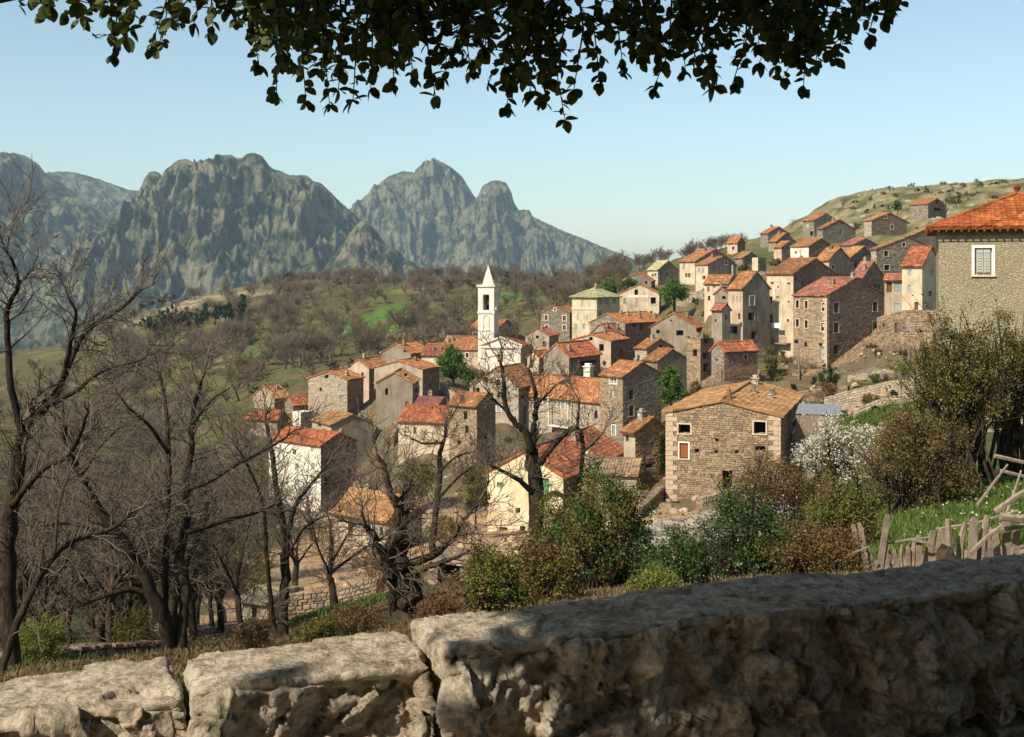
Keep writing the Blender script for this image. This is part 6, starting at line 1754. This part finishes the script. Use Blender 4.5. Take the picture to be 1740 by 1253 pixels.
dry_wall('broken terrace wall under the fresh orange roofed house', [(1195, 690, 138), (1250, 672, 140), (1300, 660, 142)], 1.8, seed=15)
dry_wall('terrace wall right of the rubble house roof', [(1340, 668, 128), (1400, 660, 128), (1440, 655, 126)], 1.7, seed=16)
dry_wall('short wall below the yellowish bush at right', [(1450, 702, 100), (1500, 694, 98), (1560, 688, 92)], 1.4, mat='sp', seed=17)
dry_wall('retaining wall at the foot of the four storey house', [(1420, 612, 166), (1460, 606, 164), (1500, 596, 160)], 1.8, seed=18)
dry_wall('wall along the lane under the grey white framed house', [(1215, 592, 176), (1262, 590, 178), (1300, 592, 180)], 1.5, mat='sg', seed=19)
dry_wall('wall beside the lane above the wide grey gable', [(1120, 524, 226), (1170, 528, 222), (1205, 530, 214)], 1.6, mat='sg', seed=20)
dry_wall('bank wall below the upper orange roofed pair', [(1150, 490, 250), (1190, 494, 246), (1240, 500, 238)], 2.2, mat='sp', seed=21)
dry_wall('garden wall between the white house and the grey gable', [(600, 812, 145), (640, 800, 142), (676, 790, 142)], 2.2, mat='sg', seed=22)
dry_wall('slanting ramp wall left of the pale red roofed house', [(640, 722, 158), (668, 712, 156), (690, 690, 158)], 2.0, mat='sg', seed=23)
dry_wall('field wall on the slope under the white house', [(470, 905, 118), (540, 892, 118), (580, 884, 116)], 1.4, mat='sp', seed=24)
dry_wall('upper terrace wall on the bank right of the four storey house', [(1512, 562, 158), (1545, 556, 152), (1590, 556, 146)], 1.7, mat='sg', seed=25)
dry_wall('middle terrace wall on the bank right of the four storey house', [(1506, 590, 156), (1540, 582, 148), (1580, 580, 140)], 1.9, mat='sg', seed=26)
dry_wall('lowest terrace wall on the bank right of the four storey house', [(1470, 628, 150), (1520, 614, 142), (1570, 606, 130)], 1.9, mat='sb', seed=27)
dry_wall('long wall under the terraces at right', [(1420, 660, 140), (1480, 644, 134), (1540, 634, 122)], 1.7, mat='sg', seed=28)
# loose stones lying about the village slope
allv, allf = [], []
bs_ = [boulder(rb_, 1.0) for _ in range(12)]
for i in range(1500):
    px = rb_.uniform(560, 1600); Y = rb_.uniform(60, 250); x = (px - CX) / F * Y
    if blocked(x, Y, .2): continue
    v, f = rb_.choice(bs_); r = rb_.uniform(.12, .42); z_ = gz(x, Y); k = len(allv)
    allv += [(a * r + x, b * r + Y, c * r + z_ + .05) for a, b, c in v]; allf += [tuple(q + k for q in g) for g in f]
o = mesh_obj('loose_stones', allv, allf, m_islands('loose_stone', (0.33, 0.27, 0.2), .35, 4)); tag(o, 'loose stones strewn over the village slope', 'stones', kind='stuff')
# hut and hollow by the path
pt = P(770, 1012, 38)
hut = empty('root_cellar', pt, -.5); tag(hut, 'dark half buried stone cellar beside the tan path', 'cellar')
for nm, bx_ in (('side_wall', (-.95, -.6, 0, 1.4, -1, .95)), ('side_wall', (.25, .55, 0, 1.4, -1, 1.0)), ('roof_slab', (-1.05, .65, -.1, 1.5, 1.002, 1.15)), ('back_wall', (-.599, .249, 1.0, 1.3, -1, .999))):
    m_ = MB(); m_.box(*bx_, jit=.04, rnd=R0); m_.build(nm, WALLM['sb'], hut)
# telegraph style pole
p_ = P(1357, 660, 150); m_ = MB(); m_.tube([(0, 0, -1), (.05, 0, 3), (0, 0, 5.8)], [.11, .1, .08], 7); o = m_.build('wooden_pole', M_OLDWOOD, None, loc=p_); tag(o, 'slim wooden pole below the four storey house', 'pole')
p_ = P(1531, 728, 70); m_ = MB(); m_.tube([(0, 0, -1), (.02, 0, 1), (0, 0, 2.6)], [.06, .06, .05], 7); o = m_.build('wooden_pole', M_OLDWOOD, None, loc=p_); tag(o, 'short post at the end of the green strip', 'pole')

# ------------------------------------------------------------------ rustic stake fence
rk_ = random.Random(12)
def stake(root, p, h, w, lean, mat=M_OLDWOOD, flat=True):
    m_ = MB(); l = Vector((lean, rk_.uniform(-.06, .06), 1)).normalized()
    if flat:
        k = rk_.uniform(.014, .03); v = []
        for t, ww in ((-.25, 1), (.5, 1.0), (.9, .95), (1.0, rk_.uniform(.25, .8))):
            c = l * (h * t); v += [(c.x - w * ww / 2, c.y - k, c.z), (c.x + w * ww / 2, c.y - k, c.z), (c.x + w * ww / 2, c.y + k, c.z), (c.x - w * ww / 2, c.y + k, c.z)]
        fs = [(3, 2, 1, 0), (12, 13, 14, 15)]
        for i in range(3):
            for j in range(4): fs.append((i * 4 + j, i * 4 + (j + 1) % 4, i * 4 + 4 + (j + 1) % 4, i * 4 + 4 + j))
        return mesh_obj('stake', v, fs, mat, root, loc=p)
    m_.tube([l * (-.25 * h), l * (h * .5) + Vector((rk_.gauss(0, .03), 0, 0)), l * h], [w * .5, w * .45, w * .3], 6)
    return m_.build('stake', mat, root, loc=p)
fence = empty('stake_fence', P(1560, 968, 19)); tag(fence, 'rickety fence of weathered stakes beyond the parapet', 'fence')
fb = P(1560, 968, 19)
x = 1462
while x < 1735:
    if x < 1500: py, h, Y = 968, rk_.uniform(.6, .9), 19
    elif x < 1588: py, h, Y = 965 - (x - 1500) * .15, rk_.uniform(.28, .5), 19
    else: py, h, Y = 950, rk_.uniform(.4, .75), 19
    w = (rk_.uniform(5, 10) if x < 1590 else rk_.uniform(8, 17)) / F * Y
    p = P(x, py, Y + rk_.uniform(-.15, .15)) - fb
    stake(fence, p, h, w, rk_.gauss(0, .12) - (.18 if x < 1490 else 0), flat=rk_.random() < .75)
    x += w / Y * F + rk_.uniform(0, 5)
for (a, b, r) in (((1500, 925, 19), (1590, 912, 19), .022), ((1545, 918, 18.8), (1605, 942, 18.8), .02), ((1590, 900, 19.2), (1730, 868, 19.2), .03), ((1680, 905, 19), (1760, 890, 19), .05), ((1420, 955, 18.6), (1475, 930, 18.6), .02), ((1650, 940, 18.7), (1700, 895, 18.7), .045), ((1700, 878, 18.8), (1760, 876, 18.8), .07)):
    m_ = MB(); A, B = P(*a) - fb, P(*b) - fb; mid = (A + B) / 2 + Vector((0, 0, rk_.gauss(0, .03))); m_.tube([A, mid, B], [r, r * .9, r * .7], 6); m_.build('rail', M_OLDWOOD, fence)
post = P(1608, 965, 18); m_ = MB(); m_.tube([(0, 0, -.4), (.01, 0, .12), (-.02, 0, .28), (.0, 0, .34)], [.17, .15, .12, .07], 9, jit=.15, rnd=rk_); o = m_.build('tree_stump', M_BARK2, None, loc=post); tag(o, 'grey tree stump in front of the stake fence', 'stump')
for i, (a, b, r) in enumerate((((1660, 860, 21), (1712, 790, 22), .03), ((1700, 900, 21), (1735, 800, 22), .03), ((1690, 775, 30), (1790, 805, 30), .06), ((1700, 800, 30), (1790, 830, 30), .05), ((1690, 870, 21), (1760, 825, 21), .06))):
    m_ = MB(); A, B = P(*a), P(*b); m_.tube([A - A, (B - A) * .5 + Vector((.03, 0, .05)), B - A], [r, r * .85, r * .6], 6); o = m_.build('dead_branch', M_OLDWOOD, None, loc=A)
    tag(o, ('upright dead branch behind the stake fence, nearer the stump', 'upright dead branch at the picture edge behind the stakes', 'pale fallen pole lying under the tall olive shrub, upper one', 'pale fallen pole lying under the tall olive shrub, lower one', 'slanting grey branch leaning over the stake fence')[i], 'branch', 'dead wood around the stake fence')

# ------------------------------------------------------------------ parapet of rough blocks
par = empty('stone_parapet', (-1.32, 3.03, -1.0)); tag(par, 'parapet of massive rough stone blocks along the foreground', 'wall')
PE = Vector((.933, .361, 0)); PN = Vector((.361, -.933, 0))
M_MOSS = M_ROCK
def rock_block(t0, t1, top, H, W, seed, off=0.0, res=.0085, name='stone'):
    L = t1 - t0; r = .028
    c = Vector(((t0 + t1) / 2, off, top - H / 2))
    hx, hy, hz = L / 2 - .006, W / 2, H / 2
    vs, fs = [], []
    sd = Vector((seed * 7.3, seed * 3.1, seed * 1.7))
    def put(x, y, z):
        q = Vector((max(-hx + r, min(hx - r, x)), max(-hy + r, min(hy - r, y)), max(-hz + r, min(hz - r, z))))
        d = Vector((x, y, z)) - q
        d.normalize()
        w = Vector((x + c.x, y + c.y, z + c.z))
        face = max(0.0, min(1.0, (d.y - .2) * 1.6))        # towards the viewer
        big = mn.fractal(w * 3.1 + sd, 1.0, 2.0, 3)
        med = mn.fractal(w * 11 + sd, .9, 2.1, 4)
        dist, _ = mn.voronoi(w * 8.5 + sd + Vector((med, med, med)) * .25)
        crag = min(dist[1] - dist[0], .5)
        crag2 = mn.ridged_multi_fractal(w * 4.5 + sd * .3, .8, 2.2, 4, 1.0, 2.0)
        ws = w + Vector((med, -med, med)) * .02
        d5, p5 = mn.voronoi(ws * 5.2 + sd); c5 = mn.cell_vector(p5[0] * 7.3 + sd); r5 = ws * 5.2 + sd - p5[0]
        d13, p13 = mn.voronoi(ws * 13 + sd); c13 = mn.cell_vector(p13[0] * 5.1 + sd); r13 = ws * 13 + sd - p13[0]
        chip = (c5.x - .5) * .07 + (c5 - Vector((.5, .5, .5))).dot(r5) * .085 + (c13.x - .5) * .022 + (c13 - Vector((.5, .5, .5))).dot(r13) * .03
        a = .010 * big + .005 * med + chip * .16 + .0035 * mn.fractal(w * 48 + sd, .8, 2.1, 3)
        a += face * (.03 * big + chip * .95 + .03 * (crag - .22) - .04 * max(0, crag2 - 1.1) + .014 * med)
        edge = max(0.0, 1 - abs(d.y - d.z) * 1.6) if d.z > .1 and d.y > .1 else 0.0
        a -= edge * max(0.0, mn.fractal(w * 7 + sd * 2, .9, 2.1, 3)) * .06
        p = q + d * (r + a)
        # slump of the upper edge and uneven tops
        p.z += .018 * mn.noise(Vector((w.x * 1.7, w.y * 1.7, seed))) 
        vs.append((p + c))
    def grid(fix, sgn, nu, nv, ax):
        k = len(vs)
        for i in range(nu + 1):
            for j in range(nv + 1):
                u, v = -1 + 2 * i / nu, -1 + 2 * j / nv
                co = [0, 0, 0]; co[fix] = sgn * (hx, hy, hz)[fix]; co[ax[0]] = u * (hx, hy, hz)[ax[0]]; co[ax[1]] = v * (hx, hy, hz)[ax[1]]
                put(*co)
        for i in range(nu):
            for j in range(nv):
                q = k + i * (nv + 1) + j; f = (q, q + nv + 1, q + nv + 2, q + 1)
                fs.append(f if flip else f[::-1])
    n = lambda l: max(4, int(l / res))
    nx_, ny_, nz_ = n(L), n(W), n(H)
    flip = True; grid(2, 1, nx_, ny_, (0, 1))
    flip = True; grid(1, 1, nz_, nx_, (2, 0))
    flip = False; grid(1, -1, nz_ // 3, nx_ // 3, (2, 0))
    for sg in (1, -1):
        flip = sg > 0; grid(0, sg, ny_, nz_, (1, 2))
    out = []
    for v in vs:
        p = PE * v.x + PN * v.y; out.append((p.x, p.y, v.z))
    return mesh_obj(name, out, fs, M_ROCK, par, smooth=True)
th_ = .36
for i, (a, b, dz, cf) in enumerate(((-2.6, -1.3, .0, .03), (-1.28, -.45, -.02, .02), (-.43, .43, -.03, .0), (.445, 1.07, -.012, .01), (1.085, 3.15, .012, -.005), (3.16, 4.6, .004, .0), (4.61, 5.2, .01, .0), (5.21, 6.7, .0, .01), (6.71, 8.4, .01, .0), (8.41, 10.2, .0, .0))):
    rock_block(a, b, dz, .46, th_ - (.02 if i % 2 else 0), 11 + i, th_ / 2 + cf, .0065 if 2 <= i <= 5 else .012 if i in (1, 6) else .03)
t = -2.6; i = 0
while t < 10.2:
    w = rk_.uniform(.35, .7); rock_block(t, t + w - .01, -.46, .3, th_ * .95, 40 + i, th_ / 2, .02); t += w; i += 1

# ------------------------------------------------------------------ overhanging tree above the parapet
M_OLEAF = m_leaf('overhanging_leaves', (0.055, 0.085, 0.022), .4, .3, (1.5, 1.15, .6))
tree = empty('overhanging_tree', (-3.4, -2.4, -1.7)); tag(tree, 'leafy tree whose dark boughs hang across the top of the picture', 'tree')
TB = Vector((-3.4, -2.4, -1.7))
ot = random.Random(21)
mbt = MB()
mbt.tube([Vector((0, 0, -.4)), Vector((.1, .1, 1.2)), Vector((.3, .4, 2.6)), Vector((.5, .8, 3.8))], [.32, .26, .22, .18], 12, jit=.08, rnd=ot)
boughs = []
def bough(pts, r0, r1):
    cp = catmull([Vector(p) - TB for p in pts], 6); n = len(cp)
    mbt.tube(cp, [r0 + (r1 - r0) * i / (n - 1) for i in range(n)], 7); boughs.append([p + TB for p in cp])
bough([(-2.9, -1.6, 2.1), (-1.6, 1.6, 3.0), (-.6, 3.6, 2.4), (-.8, 5.0, 1.75), (-1.6, 5.6, 1.55), (-2.6, 5.8, 1.35)], .13, .02)
bough([(-2.9, -1.6, 2.1), (-.4, 2.2, 2.9), (.9, 4.2, 2.2), (.9, 5.4, 1.65), (.2, 6.0, 1.5), (-.6, 6.3, 1.35)], .12, .02)
bough([(-.4, 2.2, 2.9), (1.2, 3.8, 2.3), (1.7, 5.2, 1.8), (1.8, 6.0, 1.4)], .08, .015)
bough([(-2.9, -1.6, 2.1), (-2.6, .5, 3.8), (-3.4, 2.0, 4.2), (-4.6, 3.0, 3.8)], .12, .03)
bough([(-2.9, -1.6, 2.1), (-1.6, .6, 4.2), (-1.2, 2.6, 4.6), (-.4, 4.2, 4.0)], .11, .03)
bough([(-2.9, -1.6, 2.1), (-1.0, -1.0, 3.8), (.6, -.2, 4.4), (2.0, .6, 4.2)], .11, .03)
# lower outline of the hanging foliage as seen from the road: (photo x, photo y)
OUT = [(55, 5), (75, 30), (110, 34), (135, 42), (160, 8), (185, 40), (192, 100), (215, 70), (255, 92), (275, 80), (290, 40), (330, 48), (362, 62), (400, 42), (428, 40), (442, 78), (455, 60), (470, 30), (478, 118), (440, 118), (500, 122), (520, 95), (470, 172), (520, 180), (560, 186), (575, 160), (600, 178), (630, 158), (670, 152), (700, 140), (740, 172), (752, 140), (800, 130), (830, 150), (860, 192), (900, 165), (925, 180), (960, 212), (975, 160), (1020, 150), (1060, 130), (1090, 110), (1110, 158), (1130, 120), (1165, 130), (1195, 140), (1215, 155), (1245, 150), (1262, 90), (1290, 115), (1318, 120), (1330, 142), (1345, 100), (1365, 160), (1385, 120), (1420, 108), (1440, 60), (1475, 70), (1500, 40), (1512, 22), (1520, 0)]
OX = [p[0] for p in OUT]
lv, lf = [], []
def leaf_geo():
    # pointed oval leaf with a fold along the midrib, 1 long
    half = [(0, 0), (.14, .2), (.27, .3), (.5, .36), (.75, .26), (.92, .1), (1.0, 0)]
    v = [(x, 0, 0) for x, _ in half]; n = len(half)
    v += [(x, y, y * .28 - .05 * x * x) for x, y in half[1:-1]]; v += [(x, -y, y * .28 - .05 * x * x) for x, y in half[1:-1]]
    f = []
    a = lambda i: n + i - 1; b = lambda i: n + (n - 2) + i - 1
    f.append((0, 1, a(1))); f.append((0, b(1), 1))
    for i in range(1, n - 2): f.append((i, i + 1, a(i + 1), a(i))); f.append((i, b(i), b(i + 1), i + 1))
    f.append((n - 2, n - 1, a(n - 2))); f.append((n - 2, b(n - 2), n - 1))
    return v, f
LVt, LFc = leaf_geo(); LVn = np.array(LVt)
leaf_me = bpy.data.meshes.new('leaf'); leaf_me.from_pydata(LVt, [], LFc); leaf_me.materials.append(M_OLEAF); leaf_me.polygons.foreach_set('use_smooth', [True] * len(leaf_me.polygons))
leaf_spots = []
def add_leaf(p, d, size):
    leaf_spots.append((p, d, size))
twig = []
def nearest_bough(p):
    best = None
    for b in boughs[:3]:
        for q in b:
            dd = (q - p).length
            if best is None or dd < best[0]: best = (dd, q)
    return best[1]
k = 0
for (ox, oy) in [(o, y) for o, y in OUT] + [(ot.choice((480, 560, 640, 700, 780, 860, 930, 1010, 1090, 1180, 1230, 1330, 1390)) + ot.gauss(0, 26), None) for _ in range(92)] + [(ot.uniform(60, 440), None) for _ in range(7)]:
    lim = float(np.interp(ox, OX, [p[1] for p in OUT]))
    tipy = (oy if oy is not None else lim * ot.uniform(.25, .85)) - 8
    Y = ot.uniform(4.9, 6.3)
    tip = P(ox, tipy, Y); top = P(ox + ot.gauss(15, 45), min(tipy - 60, -50 - ot.uniform(0, 40)), Y + ot.gauss(0, .25))
    nb = nearest_bough(top); mid = top.lerp(tip, .5) + Vector((ot.gauss(0, .04), ot.gauss(0, .06), 0))
    twig += [(*nb, *top, .010, .007), (*top, *mid, .006, .0045), (*mid, *tip, .0045, .002)]
    L = (tip - top).length
    for j in range(max(4, int(L / .022))):
        f = min(1, (j + ot.random()) / max(4, int(L / .022)) * 1.05)
        q = top.lerp(mid, f * 2) if f < .5 else mid.lerp(tip, f * 2 - 1)
        d = Vector((ot.gauss(0, .8), ot.gauss(0, .7), -.55 + ot.gauss(0, .45))).normalized()
        add_leaf(q, d, ot.uniform(.038, .078))
    for j in range(3): add_leaf(tip, Vector((ot.gauss(0, .6), ot.gauss(0, .5), -.9)).normalized(), ot.uniform(.045, .078))
    # side sprig
    for s in range(2):
        b0 = top.lerp(tip, ot.uniform(.3, .8)); e0 = b0 + Vector((ot.gauss(0, .10), ot.gauss(0, .12), ot.uniform(-.06, .03))); twig.append((*b0, *e0, .003, .0015))
        for j in range(5): add_leaf(b0.lerp(e0, ot.random()), Vector((ot.gauss(0, .8), ot.gauss(0, .7), -.4 + ot.gauss(0, .4))).normalized(), ot.uniform(.036, .07))
def leaf_matrix(p, d, s):
    from mathutils import Matrix
    z = Vector((ot.gauss(0, .6), ot.gauss(0, .6), .8)); y = z.cross(d); 
    if y.length < 1e-3: y = Vector((0, 1, 0))
    y.normalize(); z = d.cross(y)
    M = Matrix((d, y, z)).transposed().to_4x4()
    M = Matrix.Translation(p - TB) @ M @ Matrix.Scale(s, 4)
    return M
# the leaves that show largest are objects of their own, the rest is one mass
def inframe(p):
    if p.y < .5: return False
    px = CX + p.x / p.y * F; py = HY - p.z / p.y * F
    return 0 < px < 1740 and 0 < py < 1253
vis = [l for l in leaf_spots if inframe(l[0])]
hid = [l for l in leaf_spots if not inframe(l[0])]
def exposure_key(l):
    p = l[0]; px = CX + p.x / p.y * F; py = HY - p.z / p.y * F
    lim = float(np.interp(px, OX, [q[1] for q in OUT])); return (lim - py) / 40 - l[2] / p.y * 60
vis.sort(key=exposure_key)
for (p, d, s) in vis[:300]:
    o = bpy.data.objects.new('leaf', leaf_me); COL.objects.link(o); o.parent = tree; o.matrix_local = leaf_matrix(p, d, s)
rest = vis[300:] + hid
VV, QQ = [], []
tri = []
for f in LFc:
    tri.append(f if len(f) == 3 else None)
T3 = []
for f in LFc:
    if len(f) == 3: T3.append(f)
    else: T3 += [(f[0], f[1], f[2]), (f[0], f[2], f[3])]
T3 = np.array(T3)
def leaf_mass(lst):
    VV, QQ = [], []
    for i, (p, d, s) in enumerate(lst):
        M = np.array(leaf_matrix(p, d, s)); VV.append(LVn @ M[:3, :3].T + M[:3, 3]); QQ.append(T3 + i * len(LVn))
    return np.concatenate(VV), np.concatenate(QQ)
V, Q = leaf_mass(rest); o = np_mesh('foliage', V, Q, M_OLEAF, tree, smooth=True); tag(o, kind='stuff')
# the unseen crown, enlarged and thickened to shade the right of the parapet
rs_ = np.random.RandomState(8)
nc_ = 1700
cc = []
while len(cc) < nc_:
    p = rs_.uniform(-1, 1, 3)
    if (p ** 2).sum() > 1: continue
    q = np.array([-.8, .4, 4.6]) + p * np.array([8.2, 7.0, 2.5])
    lowlim = 1.9 + max(0, q[1] * .26 - .35)
    if q[2] < lowlim: continue
    # clumps that would shade the left end of the parapet are left out
    s_hit = q + (q[2] + 1.0) / sdir.z * np.array([-sdir.x, -sdir.y, 0]) ; hitx = s_hit[0]
    if hitx < .3 + .3 * abs(rs_.normal()): continue
    if q[0] < -2.9 and q[1] > 2.0: continue
    cc.append(q)
cc = np.array(cc)
idx = rs_.randint(0, nc_, 110000); pts = cc[idx] + rs_.normal(0, .26, (110000, 3))
pts = pts[pts[:, 2] > 1.55 + np.maximum(0, pts[:, 1] * .26 - .2)]
V, Q = leaf_quads(rs_, pts - np.array(TB), .17, .62); o = np_mesh('upper_foliage', V, Q, M_OLEAF, tree); tag(o, kind='stuff')
for c in cc[::6]:
    b = min((q for bb in boughs[2:] for q in bb), key=lambda q: (q - Vector(c)).length); twig.append((*b, *c, .02, .006))
mbt.build('trunk', M_BARK, tree, smooth=True)
T_ = np.array(twig); T_[:, 0:3] -= np.array(TB); T_[:, 3:6] -= np.array(TB)
V, Q = seg_mesh(T_, 5); tag(np_mesh('twigs', V, Q, M_BARK, tree, smooth=True), kind='stuff')

# ------------------------------------------------------------------ haze
m_ = MB(); m_.box(-4600, 4600, -60, 6900, -320, 620)
hz = bpy.data.materials.new('haze_air'); hz.use_nodes = True
nt = hz.node_tree; nt.nodes.remove(nt.nodes['Principled BSDF'])
pv = nt.nodes.new('ShaderNodeVolumePrincipled'); pv.inputs['Color'].default_value = (0.55, 0.78, 1.0, 1); pv.inputs['Density'].default_value = 0.00007; pv.inputs['Anisotropy'].default_value = 0.0
nt.links.new(pv.outputs[0], nt.nodes['Material Output'].inputs['Volume'])
hz_o = m_.build('haze', hz); tag(hz_o, 'thin blue haze in the valley air', kind='stuff')
